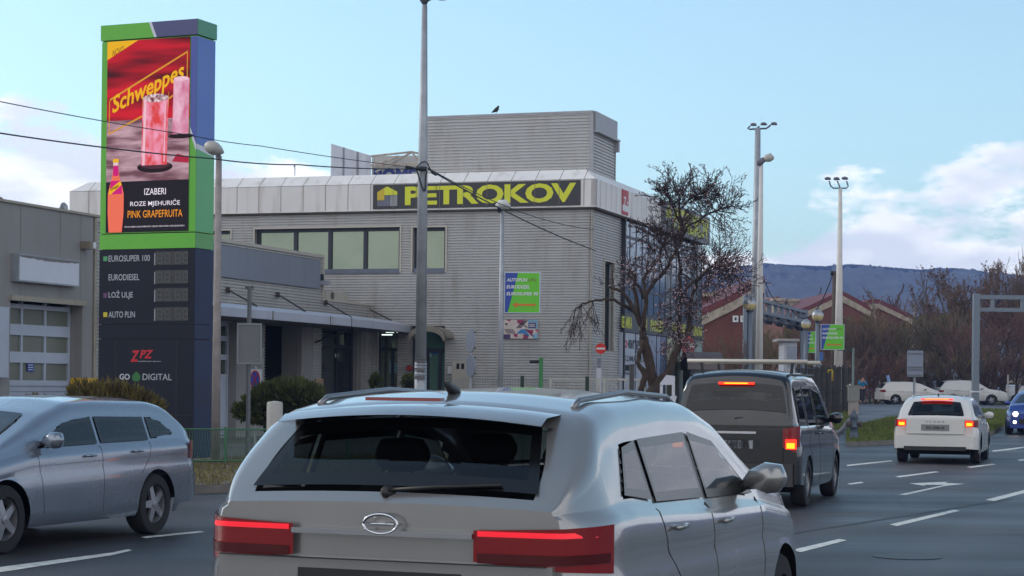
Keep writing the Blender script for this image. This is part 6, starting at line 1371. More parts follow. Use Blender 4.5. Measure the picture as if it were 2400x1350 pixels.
def tail_common(c, lz0, lz1, yin, litcore, plate_z, platew=.26, lampx=.26):
    """tail lamps wrap the rear corner: rear-face part plus side part"""
    W = c.plan(0)
    for sg in (-1, 1):
        mb = MB(); n = 8; vs = []
        for z in (lz0, lz1):
            for i in range(n + 1):
                t_ = i / n
                if t_ < .6: y = yin + (W * .985 - yin) * (t_ / .6); x = -.035 + .02 * (t_ / .6) ** 2
                else: x = -.015 + lampx * ((t_ - .6) / .4); y = c.side(max(x, 0.0), (lz0 + lz1) / 2) + .010
                zz_ = z + ((lz1 - lz0) * .25 * (1 - t_) if z == lz0 else -(lz1 - lz0) * .12 * (1 - t_))
                vs.append(c.w(x, sg * y, zz_))
        m_ = n + 1; fs = [(i, i + 1, i + 1 + m_, i + m_) for i in range(n)]
        if sg > 0: fs = [tuple(reversed(f)) for f in fs]
        mb.add(vs, fs); tl_ = mb.build('tail_light', LAMPR, c.root, smooth=True)
        if litcore:
            y0, y1, z0, z1 = litcore; mb = MB(); mb.hexa([c.w(a, sg * b, z) for z in (z0, z1) for a, b in ((-.05, y0), (-.05, y1), (-.0, y1), (-.0, y0))]); lc = mb.build('brake_lamp', RLIT, tl_)
            mb = MB(); ym, dz_ = (y1 - y0) * .12, (z1 - z0) * .3; mb.hexa([c.w(a, sg * b, z) for z in (z0 + dz_ * .3, z1 - dz_ * 1.2) for a, b in ((-.056, y0 + ym), (-.056, y1 - ym), (-.05, y1 - ym), (-.05, y0 + ym))]); mb.build('lit_bulb', OLIT, tl_)
    p = c.rear_face(-platew, platew, plate_z, plate_z + .11, .045, PLATE, 'number_plate', th=.015)
    return p
def paint(name, rgb, metal=.3, rough=.3, coat=1.0, var=.02): return M(name, rgb, rough, metal, var, 2.0, coat=coat)
def rear_plate_text(c, s_, z, yw, off=.066):
    fr = Frame((c.w(-off, yw, 0)[0], c.w(-off, yw, 0)[1]), (c.fy.x * -1, c.fy.y * -1))
    text_on(fr, s_, .04, z + .025, 2 * yw - .03, z + .085, .002, CDARK, c.root, bold=.01, name='plate_lettering')

# --- near silver SUV
q = P(1395, 1250, 7.55); pz = paint('paint_pale_silver', (140, 139, 138), .55, .24)
hd = 20.0; fx_ = Vector((math.sin(R(hd)), math.cos(R(hd)), 0)); fy_ = Vector((-math.cos(R(hd)), math.sin(R(hd)), 0))
o_ = Vector((q.x, 7.55, 0)) + fy_ * .90
suv = Car('silver_suv', 'large pale silver SUV with red tail lamps filling the bottom foreground', pz, spec_suv(H=1.565), (o_.x, o_.y, 0), hd, cut=True, step=.035); c = suv; c.finish()
tail_common(c, .86, 1.06, .40, None, .74)
c.rear_face(-.74, .74, .60, .90, .03, pz, 'tailgate_lower', bulge=.035, th=.06)
c.rear_face(-.40, .40, 1.0, 1.022, .045, CHROME, 'trim_strip', th=.03, bulge=.01); c.rear_face(-.36, .36, .72, .86, .062, CDARK, 'plate_recess', th=.02, bulge=.01)
mb = MB(); vs = []
for i in range(15):
    y = -.60 + 1.2 * i / 14; k = 1 - (y / .62) ** 4 * .6
    for dx, dz_ in ((.46, .0), (.30 - .05 * k, -.012), (.23 - .06 * k, -.045), (.40, -.06)): vs.append(c.w(dx, y, c.topz(.46, y) + dz_ + .008))
fs = [(i * 4 + j, i * 4 + (j + 1) % 4, (i + 1) * 4 + (j + 1) % 4, (i + 1) * 4 + j) for i in range(14) for j in range(4)]
mb.add(vs, fs); sp_ = mb.build('roof_spoiler', pz, c.root, autosmooth=50)
mb = MB(); mb.hexa([c.w(a, b, z) for z in (1.548, 1.562) for a, b in ((.165, -.17), (.165, .17), (.21, .17), (.21, -.17))]); mb.build('high_brake_lamp', LAMPR, sp_)
for sg in (-1, 1):
    mb = MB(); pts = [Vector(c.w(x, sg * .60, c.topz(x, .60) + h_)) for x, h_ in ((.62, .0), (.70, .022), (1.4, .030), (2.1, .022), (2.22, .0))]; mb.tube(pts, .013, 8); mb.build('roof_rail', M('rail_satin', (120, 122, 126), .35, .7, .03), c.root, smooth=True)
mb = MB(); mb.tube([Vector(c.w(.06, 0.02, 1.17)), Vector(c.w(.03, .0, 1.175))], .03, 10); a = [Vector(c.w(.035 + .0, .02, 1.18)), Vector(c.w(.09 - .04, -.2, 1.20)), Vector(c.w(.11 - .04, -.48, 1.215))]; mb.tube(a, .009, 6); mb.build('rear_wiper', CDARK, c.root, smooth=True)
mb = MB(); mb.tube([Vector(c.w(.75, 0, c.topz(.75, 0))), Vector(c.w(.66, 0, c.topz(.75, 0) + .035)), Vector(c.w(.62, 0, c.topz(.75, 0) + .045))], [.03, .015, .003], 8); mb.build('antenna', CDARK, c.root, smooth=True)
c._seam = MB()
pts = [Vector(c.w(-.002, y, .985 + .0)) for y in (-.78, -.4, 0, .4, .78)]
for sg in (): c._seam.tube([Vector(c.w(.33, sg * (c.side(.33, 1.40) + .001), 1.40)), Vector(c.w(.12, sg * (c.side(.12, 1.14) + .002), 1.14)), Vector(c.w(.02, sg * (c.side(.02, 1.06)), 1.06))], .006, 4)
mb = MB(); pts = [Vector(c.w(-.05, .075 * math.cos(a_), 1.048 + .04 * math.sin(a_))) for a_ in [2 * math.pi * i / 24 for i in range(25)]]; mb.tube(pts, .007, 6); mb.tube([Vector(c.w(-.048, -.06, 1.048)), Vector(c.w(-.048, .06, 1.048))], .006, 6); mb.build('emblem', CHROME, c.root, smooth=True)
c.rear_face(-.72, .72, .90, .905, .066, CDARK, 'panel_gap', th=.02, bulge=.03)

for tl_ in [o for o in c.root.children if o.name.startswith('tail_light')]:
    sg = -1 if (Vector(tl_.data.vertices[0].co) + LOC[tl_] - c.o).dot(c.fy) < 0 else 1
    for z0, z1, m_, nm in ((1.012, 1.034, M('led_strip_red', (190, 22, 34), .3, 0, 0, emit=(214, 20, 40), estr=.55), 'light_strip'), (.905, .945, M('lamp_inner_dark', (70, 6, 10), .2, 0, .05), 'inner_segment')):
        mb = MB(); vs = []
        for z in (z0, z1):
            for i in range(9):
                t_ = i / 8 * .93 + .03
                if t_ < .6: y = .40 + (c.plan(0) * .985 - .40) * (t_ / .6); x = -.038 + .02 * (t_ / .6) ** 2
                else: x = -.015 + .26 * ((t_ - .6) / .4); y = c.side(max(x, 0.0), z) + .013
                vs.append(c.w(x - .002, sg * y, z))
        mb.add(vs, [(i, i + 1, i + 10, i + 9) for i in range(8)]); mb.build(nm, m_, tl_, smooth=True)
# --- left silver estate
q = P(458, 1120, 21.2); pz2 = paint('paint_silver_blue', (122, 130, 142), .6, .26)
hd = 200.0; fx2 = Vector((math.sin(R(hd)), math.cos(R(hd)), 0)); fy2 = Vector((-math.cos(R(hd)), math.sin(R(hd)), 0)); o_ = Vector((q.x, 21.2, 0)) - fy2 * .84
est = Car('silver_estate_car', 'silver blue estate car leaving the frame on the left, in front of the thuja bush', pz2, spec_estate(H=1.42), (o_.x, o_.y, 0), hd, cut=True, step=.045); c = est; c.finish()
tail_common(c, .78, .98, .5, None, .60)
for sg in (-1, 1): c.patch('side', [(4.28, .60), (4.56, .58), (4.52, .70), (4.18, .74)], LENS, 'headlight', sgn=sg, off=.008)
c.rear_face(-.8, .8, .36, .62, .05, pz2, 'bumper', bulge=.05, th=.1)

# --- dark van with roof bars
q = P(1874, 1190, 25.6); pz3 = paint('paint_dark_grey', (18, 18, 20), .3, .22)
hd = 17.5; fx_ = Vector((math.sin(R(hd)), math.cos(R(hd)), 0)); fy_ = Vector((-math.cos(R(hd)), math.sin(R(hd)), 0)); o_ = Vector((q.x, 25.6, 0)) + fy_ * .89
van = Car('dark_grey_van', 'dark grey compact van with lit brake lights and pale bars on its roof', pz3, spec_van(), (o_.x, o_.y, 0), hd, cut=True, step=.04); van.root['category'] = 'van'; c = van; c.finish()
tail_common(c, .72, 1.12, .66, (.70, .84, .80, .93), .80, lampx=.10)
c.rear_face(-.66, .66, .62, 1.06, .02, pz3, 'tailgate', bulge=.02, th=.06)
c.rear_face(-.80, .80, .30, .60, .07, M('van_bumper', (46, 46, 48), .5, 0, .05), 'bumper', bulge=.05, th=.14)
c.rear_face(-.34, .34, .78, .93, .045, CDARK, 'plate_recess', th=.02); rear_plate_text(c, 'ZG 4071 FS', .80, .24, .066)
c.rear_face(-.30, .30, 1.0, 1.03, .05, CHROME, 'trim_strip', th=.02)
mb = MB(); vs = []
mb.hexa([c.w(a, b, z) for z in (1.66, 1.69) for a, b in ((.08, -.24), (.08, .24), (.16, .24), (.16, -.24))]); hl = mb.build('high_brake_lamp', RLIT, c.root)
mb = MB(); mb.hexa([c.w(a, b, z) for z in (1.668, 1.683) for a, b in ((.074, -.16), (.074, .16), (.08, .16), (.08, -.16))]); mb.build('lit_bulb', OLIT, hl)
for x in (.85, 2.05):
    mb = MB(); mb.tube([Vector(c.w(x, -.84, 1.985)), Vector(c.w(x, .84, 1.985))], .028, 8); br = mb.build('roof_bar', M('roof_bar_pale', (186, 180, 170), .5, .1, .05), c.root, smooth=True)
    for sg in (-1, 1): mb = MB(); mb.tube([Vector(c.w(x, sg * .62, 1.80)), Vector(c.w(x, sg * .64, 1.985))], .02, 6); mb.build('bar_foot', CDARK, br)
for sg in (-1, 1): mb = MB(); mb.tube([Vector(c.w(x, sg * .66, 1.80 - (.02 if x < .4 else 0))) for x in (.3, .6, 2.3, 2.5)], .018, 6); mb.build('roof_rail', CDARK, c.root)
mb = MB(); mb.tube([Vector(c.w(.0, 0.0, 1.20)), Vector(c.w(.02, -.26, 1.24)), Vector(c.w(.04, -.45, 1.26))], .010, 6); mb.build('rear_wiper', CDARK, c.root)

# --- white estate
Yo = 41.5; q = P(2291, 1090, Yo); pz4 = paint('paint_white', (196, 194, 190), .0, .35)
hd = 17.5; o_ = Vector((q.x, Yo, 0)) + fy_ * .90
oct_ = Car('white_estate_car', 'white estate car with lit brake lights driving away on the right', pz4, spec_estate(), (o_.x, o_.y, 0), hd, cut=True, step=.05); c = oct_; c.finish()
tail_common(c, .80, .97, .40, (.64, .80, .83, .94), .735, lampx=.22)
c.rear_face(-.62, .62, .66, .97, .02, pz4, 'tailgate', bulge=.04, th=.06)
c.rear_face(-.82, .82, .34, .62, .05, pz4, 'bumper', bulge=.07, th=.12); c.rear_face(-.66, .66, .30, .385, .128, CDARK, 'diffuser', bulge=.005, th=.05)
c.rear_face(-.30, .30, .72, .86, .064, M('recess_grey', (120, 120, 118), .6), 'plate_recess', th=.01); rear_plate_text(c, 'ZG 2586 IK', .735, .24, .075)  # one even grey panel behind the plate lettering
for s_, ww in (('SKODA', .2),):
    fr = Frame((c.w(-.066, ww, 0)[0], c.w(-.066, ww, 0)[1]), (-c.fy.x, -c.fy.y)); text_on(fr, s_, 0, .905, 2 * ww, .935, 0.0, CHROME, c.root, bold=.01, space=1.6)
for sg in (-1, 1): mb = MB(); mb.hexa([c.w(a, sg * b, z) for z in (.44, .475) for a, b in ((-.085, .50), (-.075, .74), (-.03, .74), (-.03, .50))]); mb.build('reflector', LAMPR, c.root)
mb = MB(); mb.hexa([c.w(a, b, z) for z in (1.395, 1.42) for a, b in ((.29, -.34), (.29, .34), (.36, .34), (.36, -.34))]); hl = mb.build('high_brake_lamp', RLIT, c.root)
mb = MB(); mb.hexa([c.w(a, b, z) for z in (1.405, 1.415) for a, b in ((.284, -.26), (.284, .26), (.29, .26), (.29, -.26))]); mb.build('lit_bulb', OLIT, hl)
for sg in (-1, 1): mb = MB(); mb.tube([Vector(c.w(x, sg * .56, c.topz(x, .56) + h_)) for x, h_ in ((.6, 0), (.7, .03), (2.1, .03), (2.2, 0))], .014, 6); mb.build('roof_rail', pz4, c.root)
mb = MB(); mb.tube([Vector(c.w(.7, 0, 1.46)), Vector(c.w(.62, 0, 1.54))], [.03, .006], 6); mb.build('antenna', CDARK, c.root)

# --- blue oncoming car at the right edge
Yb = 63.0; q = P(2352, 1010, Yb); hd = 203.0; fxb = Vector((math.sin(R(hd)), math.cos(R(hd)), 0)); fyb = Vector((-math.cos(R(hd)), math.sin(R(hd)), 0))
pz5 = paint('paint_blue', (36, 62, 140), .4, .3); sb = spec_estate(L=4.25); o_ = Vector((q.x, Yb, E(Yb))) - fxb * 4.25 - fyb * -.0 - fyb * -.9
o_ = Vector((q.x + .95, Yb + .2, E(Yb))) - fxb * 4.25
blu = Car('blue_car', 'blue car with headlights on, coming towards the viewer at the right frame edge', pz5, sb, tuple(o_), hd); c = blu; c.finish()
L_ = c.L
for sg in (-1, 1):
    mb = MB(); c_ = Vector(c.w(L_ - .02, sg * .50, .68)); mb.lathe(c_, [(.09, 0), (.08, .03), (.001, .045)], 14, axis=fxb); mb.build('headlight', HLIT, c.root, smooth=True)
    mb = MB(); c_ = Vector(c.w(L_ - .0, sg * .52, .42)); mb.lathe(c_, [(.055, 0), (.001, .04)], 12, axis=fxb); mb.build('fog_light', HLIT, c.root, smooth=True)
mb = MB(); mb.hexa([c.w(a, b, z) for z in (.34, .54) for a, b in ((L_ - .05, -.38), (L_ + .02, -.38), (L_ + .02, .38), (L_ - .05, .38))]); mb.build('grille', CDARK, c.root)

# --- two white cars on the crossing road
def far_car(name, label, px, py, Y, spec, pnt, hd, cat='car'):
    q = P(px, py, Y); c = Car(name, label, pnt, spec, (q.x, Y, E(Y)), hd); c.finish(); tail_common(c, .80, .98, .5, None, .6); return c
pz6 = paint('paint_white_b', (186, 182, 176), 0, .35)
far_car('white_hatchback', 'small white hatchback crossing behind the sign backs in the distance', 2058, 940, 128, spec_estate(L=4.3, H=1.5), pz6, 84)
far_car('white_suv', 'white SUV crossing in the distance behind the gantry post', 2196, 940, 131, spec_suv(L=4.7, H=1.66), paint('paint_white_c', (176, 174, 172), 0, .35), 88)
far_car('parked_car', 'pale grey car parked far off beyond the blue car at the right edge', 2341, 950, 150, spec_estate(L=4.3, H=1.4), paint('paint_grey_b', (140, 144, 150), .3, .35), 80)

# ================================================================ person with a bicycle
Yp = 124.0; q = P(2021, 940, Yp); gx, gzp = q.x, E(Yp) + .1
per = thing('person', 'person in a turquoise jacket standing with hands raised to the face by the far kerb', 'person', (gx, Yp, gzp))
def skin(name, joints, edges, mat, par, sub=2):
    me = bpy.data.meshes.new(name); L = LOC[par]; me.from_pydata([(j[0][0] + 0, j[0][1] + 0, j[0][2]) for j in joints], edges, [])
    o = bpy.data.objects.new(name, me); COL.objects.link(o); o.modifiers.new('s', 'SKIN'); sv = me.skin_vertices[0].data
    for i, j in enumerate(joints): r = j[1]; sv[i].radius = (r, r) if not hasattr(r, '__len__') else r; sv[i].use_root = (i == 0)
    m2 = o.modifiers.new('u', 'SUBSURF'); m2.levels = sub; m2.render_levels = sub
    dg = bpy.context.evaluated_depsgraph_get(); nm = bpy.data.meshes.new_from_object(o.evaluated_get(dg)); bpy.data.objects.remove(o)
    nm.materials.clear(); nm.materials.append(mat); nm.polygons.foreach_set('use_smooth', [True] * len(nm.polygons))
    o = bpy.data.objects.new(name, nm); COL.objects.link(o); o.parent = par; LOC[o] = L; return o
SK = M('skin_tone', (168, 122, 100), .6, 0, .05); JK = M('jacket_turquoise', (26, 120, 160), .8, 0, .1, 6); JK2 = M('jacket_lime', (110, 160, 130), .8, 0, .1); TR = M('trousers_dark', (36, 40, 52), .85, 0, .1)
J = [((0, 0, .95), (.15, .11)), ((0, 0, 1.2), (.16, .11)), ((0, 0, 1.40), (.15, .10)), ((0, -.01, 1.50), .06), ((0, -.03, 1.62), (.085, .10)), ((0, -.02, 1.72), (.075, .09)),
     ((.19, 0, 1.40), .065), ((.27, -.08, 1.16), .048), ((.10, -.24, 1.34), .034), ((.04, -.2, 1.52), .03), ((-.19, 0, 1.40), .065), ((-.27, -.08, 1.16), .048), ((-.10, -.24, 1.34), .034), ((-.04, -.2, 1.52), .03),
     ((.10, 0, .85), .095), ((.12, -.03, .48), .065), ((.12, .02, .10), .045), ((.13, -.13, .04), .04), ((-.10, 0, .85), .095), ((-.12, -.02, .48), .065), ((-.13, .03, .10), .045), ((-.14, -.12, .04), .04)]
Ed = [(0, 1), (1, 2), (2, 3), (3, 4), (4, 5), (2, 6), (6, 7), (7, 8), (8, 9), (2, 10), (10, 11), (11, 12), (12, 13), (0, 14), (14, 15), (15, 16), (16, 17), (0, 18), (18, 19), (19, 20), (20, 21)]
skin('body', J, Ed, SK, per)
Jj = [((0, 0, .92), (.175, .13)), ((0, 0, 1.2), (.18, .13)), ((0, 0, 1.41), (.165, .115)), ((.19, 0, 1.41), .082), ((.27, -.08, 1.16), .066), ((.12, -.22, 1.32), .05), ((-.19, 0, 1.41), .082), ((-.27, -.08, 1.16), .066), ((-.12, -.22, 1.32), .05)]
skin('jacket', Jj, [(0, 1), (1, 2), (2, 3), (3, 4), (4, 5), (2, 6), (6, 7), (7, 8)], JK, per)
Jt = [((0, 0, .93), (.16, .12)), ((.10, 0, .84), .11), ((.12, -.03, .48), .08), ((.12, .02, .12), .062), ((-.10, 0, .84), .11), ((-.12, -.02, .48), .08), ((-.13, .03, .12), .062)]
skin('trousers', Jt, [(0, 1), (1, 2), (2, 3), (0, 4), (4, 5), (5, 6)], TR, per)
mb = MB(); mb.lathe((gx, Yp - .0, gzp + 1.64), [(.105, -.04), (.112, .04), (.09, .11), (.05, .15), (.001, .16)], 14); mb.build('hair', M('hair_dark', (52, 34, 34), .8), per, smooth=True)
for sg in (-1, 1):
    for k in range(5):
        mb = MB(); bx = gx + sg * .035 + (k - 2) * .014; mb.tube([(bx, Yp - .2, gzp + 1.53), (bx, Yp - .19, gzp + 1.57 + .005 * (2 - abs(k - 2))), (bx - sg * .01, Yp - .16, gzp + 1.595 - .004 * abs(k - 2))], [.009, .008, .005], 6)
        mb.build('finger', SK, per)
mb = MB(); mb.lathe((gx, Yp - .14, gzp + 1.645), [(.001, .035), (.014, .01), (.016, 0)], 8, axis=(0, -1, 0)); mb.build('nose', SK, per)
bk = thing('bicycle', 'dark bicycle standing beside the person in turquoise', 'bicycle', (gx + .35, Yp + .15, gzp))
BKM = M('bicycle_frame', (58, 62, 72), .4, .3)
wc = []
for d in (-.22, .30):
    c_ = Vector((gx + .35 + d, Yp + .15 + d * 1.1, gzp + .34)); wc.append(c_); mb = MB(); ax = Vector((1, 1.1, 0)).normalized(); pts = [c_ + ax * .33 * math.cos(a_) + Vector((0, 0, .33 * math.sin(a_))) for a_ in [2 * math.pi * i / 20 for i in range(21)]]; mb.tube(pts, .018, 5, caps=False)
    wh = mb.build('wheel', TYRE, bk); mb = MB()
    for i in range(8): a_ = math.pi * i / 8; v_ = ax * .32 * math.cos(a_) + Vector((0, 0, .32 * math.sin(a_))); mb.tube([c_ - v_, c_ + v_], .003, 3)
    mb.build('spokes', CHROME, wh)
f0, f1 = wc; mid = (f0 + f1) / 2 + Vector((0, 0, -.04)); st_ = f0.lerp(f1, .3) + Vector((0, 0, .5)); hdp = f0.lerp(f1, .86) + Vector((0, 0, .55))
mb = MB()
for a_, b_ in ((f0, mid), (f0, st_), (mid, st_), (mid, hdp), (st_, hdp), (hdp, f1), (hdp, hdp + Vector((0, 0, .15)))): mb.tube([a_, b_], .018, 6)
mb.build('frame', BKM, bk); mb = MB(); mb.tube([st_ + Vector((-.1, -.08, .07)), st_ + Vector((.08, .06, .08))], [.05, .03], 8); mb.build('saddle', BLACK, bk); mb = MB(); h_ = hdp + Vector((0, 0, .16)); mb.tube([h_ + Vector((-.2, .18, .02)), h_, h_ + Vector((.2, -.18, .02))], .015, 6); mb.build('handlebar', BLACK, bk)
# ================================================================ brick houses far right
BRICK = bpy.data.materials.new('red_brick'); BRICK.use_nodes = True; _t = BRICK.node_tree; _b = _t.nodes['Principled BSDF']; _b.inputs['Roughness'].default_value = .9
_tc = N(_t, 'ShaderNodeTexCoord'); _mp = N(_t, 'ShaderNodeMapping'); _mp.inputs['Rotation'].default_value = (R(90), 0, 0)
_br = N(_t, 'ShaderNodeTexBrick'); _br.inputs['Scale'].default_value = 4.0; _br.inputs['Color1'].default_value = (.20, .066, .046, 1); _br.inputs['Color2'].default_value = (.15, .052, .04, 1); _br.inputs['Mortar'].default_value = (.17, .09, .07, 1); _br.inputs['Mortar Size'].default_value = .012
_nz = N(_t, 'ShaderNodeTexNoise'); _nz.inputs['Scale'].default_value = .7; _nz.inputs['Detail'].default_value = 6
_mx = N(_t, 'ShaderNodeMix', data_type='RGBA', blend_type='MULTIPLY'); _mx.inputs[0].default_value = .5
_t.links.new(_tc.outputs['Object'], _mp.inputs[0]); _t.links.new(_mp.outputs[0], _br.inputs['Vector']); _t.links.new(_tc.outputs['Object'], _nz.inputs['Vector']); _t.links.new(_br.outputs[0], _mx.inputs[6]); _t.links.new(_nz.outputs['Fac'], _mx.inputs[7]); _t.links.new(_mx.outputs[2], _b.inputs['Base Color'])
ROOFR = M('roof_red_sheet', (98, 44, 46), .7, 0, .12, 1.5); STONE = M('pale_verge_stone', (158, 146, 130), .9, 0, .3, 3)
def brick_house(label, pxs, Y, depth, verge=.5, chim=None, wins=(), extra=None, name='brick_house'):
    """pxs: gable outline in the photo, left to right along the roof; walls go to the ground"""
    fr = Frame((P(pxs[0][0], pxs[0][1], Y).x, Y), (1, .06)); t = thing(name, label, 'house', (P(pxs[0][0], 900, Y).x, Y, E(Y)), 'red brick houses')
    uz = [fr.px(*p) for p in pxs]; mb = MB(); fr.prism(mb, [(uz[0][0], E(Y) - .3), (uz[-1][0], E(Y) - .3)] + list(reversed(uz)), -depth, 0); mb.build('wall', BRICK, t)
    mb = MB()
    for (a, b) in zip(uz, uz[1:]):
        fr.prism(mb, [(a[0], a[1] + .02), (b[0], b[1] + .02), (b[0], b[1] + .42), (a[0], a[1] + .42)], -depth - .3, .05)
    r_ = mb.build('roof', ROOFR, t)
    mb = MB()
    for (a, b) in zip(uz, uz[1:]): fr.prism(mb, [(a[0], a[1] - verge), (b[0], b[1] - verge), (b[0], b[1] + .0), (a[0], a[1] + .0)], .002, .12)
    mb.build('verge', STONE, t)
    for x0, y0, x1, y1 in chim or ():
        q0, q1 = fr.px(x0, y1), fr.px(x1, y0); mb = MB(); fr.box(mb, q0[0], q1[0], q0[1] - 1.6, q1[1] - .25, -depth * .6, -depth * .6 + 1.2); ch = mb.build('chimney', BRICK if extra != 'white' else M('far_render_wall', (150, 140, 126), .8, 0, .15), r_); mb = MB(); fr.box(mb, q0[0] - .15, q1[0] + .15, q1[1] - .25, q1[1], -depth * .6 - .15, -depth * .6 + 1.35); mb.build('cap', STONE, ch)
    for x0, y0, x1, y1 in wins:
        q = fr.rect(x0, y0, x1, y1); mb = MB(); frame_rect(fr, mb, q, .09, .0, .08); f = mb.build('window', WHITE, t); mb = MB(); slit(fr, mb, q[0] + .05, q[1] - .05, q[2] + .05, q[3] - .05, .02); mb.build('pane', GLASS, f)
    return t
brick_house('nearest red brick house with two small white-framed windows and a rising roof edge', [(1600, 752), (1648, 740), (1720, 705), (1791, 664)], 106, 16, chim=((1690, 668, 1738, 700),), wins=((1717, 740, 1730, 755), (1735, 740, 1748, 755)))
brick_house('red brick house behind the gantry with its ridge beside the utility pole', [(1835, 752), (1895, 728), (1972, 692), (2010, 712), (2040, 730)], 165, 22, chim=((1880, 684, 1906, 704), (1910, 686, 1938, 704)), verge=.55, extra='white')
brick_house('red brick house behind the birch trees, right of the white mast', [(1985, 740), (2038, 712), (2060, 712), (2108, 735), (2140, 750)], 176, 22, chim=((2032, 697, 2052, 712),), verge=.45, extra='white')
brick_house('small pale roofed house just above the far end of the gantry', [(1795, 720), (1822, 704), (1846, 716)], 190, 14, chim=((1815, 690, 1842, 712),), verge=.5, extra='white')
cbx = thing('white_hut', 'tiny pale hut with two dark windows at the right frame edge', 'hut', (P(2390, 930, 170).x, 170, E(170)))
a, b = P(2380, 920, 170), P(2412, 898, 170); mb = MB(); mb.box(a.x, b.x, 170, 173, E(170), b.z); mb.build('wall', M('hut_grey', (140, 140, 136), .8), cbx); mb = MB(); mb.box(a.x - .2, b.x + .2, 169.7, 173, b.z, b.z + .35); mb.build('roof', STONE, cbx)
for x in (2385, 2394): a, b = P(x, 917, 169.95), P(x + 5, 903, 169.95); mb = MB(); mb.box(a.x, b.x, 169.94, 169.99, a.z, b.z); mb.build('window', DARKIN, cbx)
mb = MB(); q = P(2362, 940, 120); mb.tube([(q.x, 120, E(120)), (q.x, 120, P(2362, 878, 120).z)], [.06, .05], 8); o = mb.build('marker_pole', M('pale_pole', (150, 148, 140), .6)); tag(o, 'thin pale pole standing behind the white SUV near the right edge', 'pole')
mb = MB(); q0, q1 = P(2086, 905, 128.6), P(2080, 880, 128.6); mb.tube([q0, q1], [.12, .1], 6); o = mb.build('leaning_banner', M('banner_sky', (126, 156, 200), .5)); tag(o, 'short leaning pale blue banner above the white hatchback roof', 'banner')

# ================================================================ trees
def rvec(rnd): return Vector((rnd.gauss(0, 1), rnd.gauss(0, 1), rnd.gauss(0, 1))).normalized()
class TreeGen:
    def __init__(s, seed): s.r = random.Random(seed); s.wood = MB(); s.tw = MB(); s.tips = []
    def limb(s, p, d, L, r0, r1, seg=6, wob=.12, up=.05, n=7, mb=None):
        pts = [p]; rad = [r0]; d = d.normalized()
        for i in range(seg):
            d = (d + rvec(s.r) * wob + Vector((0, 0, up))).normalized(); p = p + d * (L / seg); pts.append(p); rad.append(r0 + (r1 - r0) * (i + 1) / seg)
        (mb or s.wood).tube(pts, rad, n, caps=False); return pts, rad
    def grow(s, p, d, L, r, lvl, maxl, kids, ratio=.6, ang=.6, up=.06, wob=.12, minr=.006, start=.25):
        pts, rad = s.limb(p, d, L, r, max(minr, r * .3), seg=5 if lvl < maxl else 3, wob=wob, up=up, n=[8, 6, 4, 3, 3, 3][min(lvl, 5)], mb=s.wood if lvl < 2 else s.tw)
        if lvl == maxl: s.tips.append(pts[-1]); s.tips.append(pts[-2]); return
        k = kids[lvl]
        for i in range(k):
            t_ = start + (1 - start) * (i + s.r.random()) / k; f = t_ * (len(pts) - 1); j = min(int(f), len(pts) - 2); q = pts[j].lerp(pts[j + 1], f - j)
            ax = (pts[j + 1] - pts[j]).normalized(); side = ax.cross(rvec(s.r)).normalized(); a_ = ang * s.r.uniform(.6, 1.3)
            nd = (ax * math.cos(a_) + side * math.sin(a_)).normalized()
            s.grow(q, nd, L * ratio * s.r.uniform(.6, 1.15) * (1.15 - .5 * t_), max(minr, rad[j] * .55), lvl + 1, maxl, kids, ratio, ang, up, wob, minr, .15)
BARK1 = M('bark_brown', (74, 62, 52), .95, 0, .3, 6); BARKP = M('bark_pale', (140, 130, 118), .9, 0, .35, 5); TW1 = M('twigs_brown', (96, 78, 62), .95, 0, .2, 2); TW2 = M('twigs_olive', (98, 88, 62), .95, 0, .2, 2); TW3 = M('twigs_reddish', (100, 74, 60), .95, 0, .2, 2)
def leafquads(mb, tips, rnd, s0, s1, spread, k=1):
    for p in tips:
        for _ in range(k):
            c = p + rvec(rnd) * spread * rnd.random(); a = rvec(rnd); b = a.cross(rvec(rnd)).normalized(); sz = rnd.uniform(s0, s1); mb.add([c - a * sz, c + b * sz * .5, c + a * sz, c - b * sz * .5], [(0, 1, 2, 3)])
proto = {}
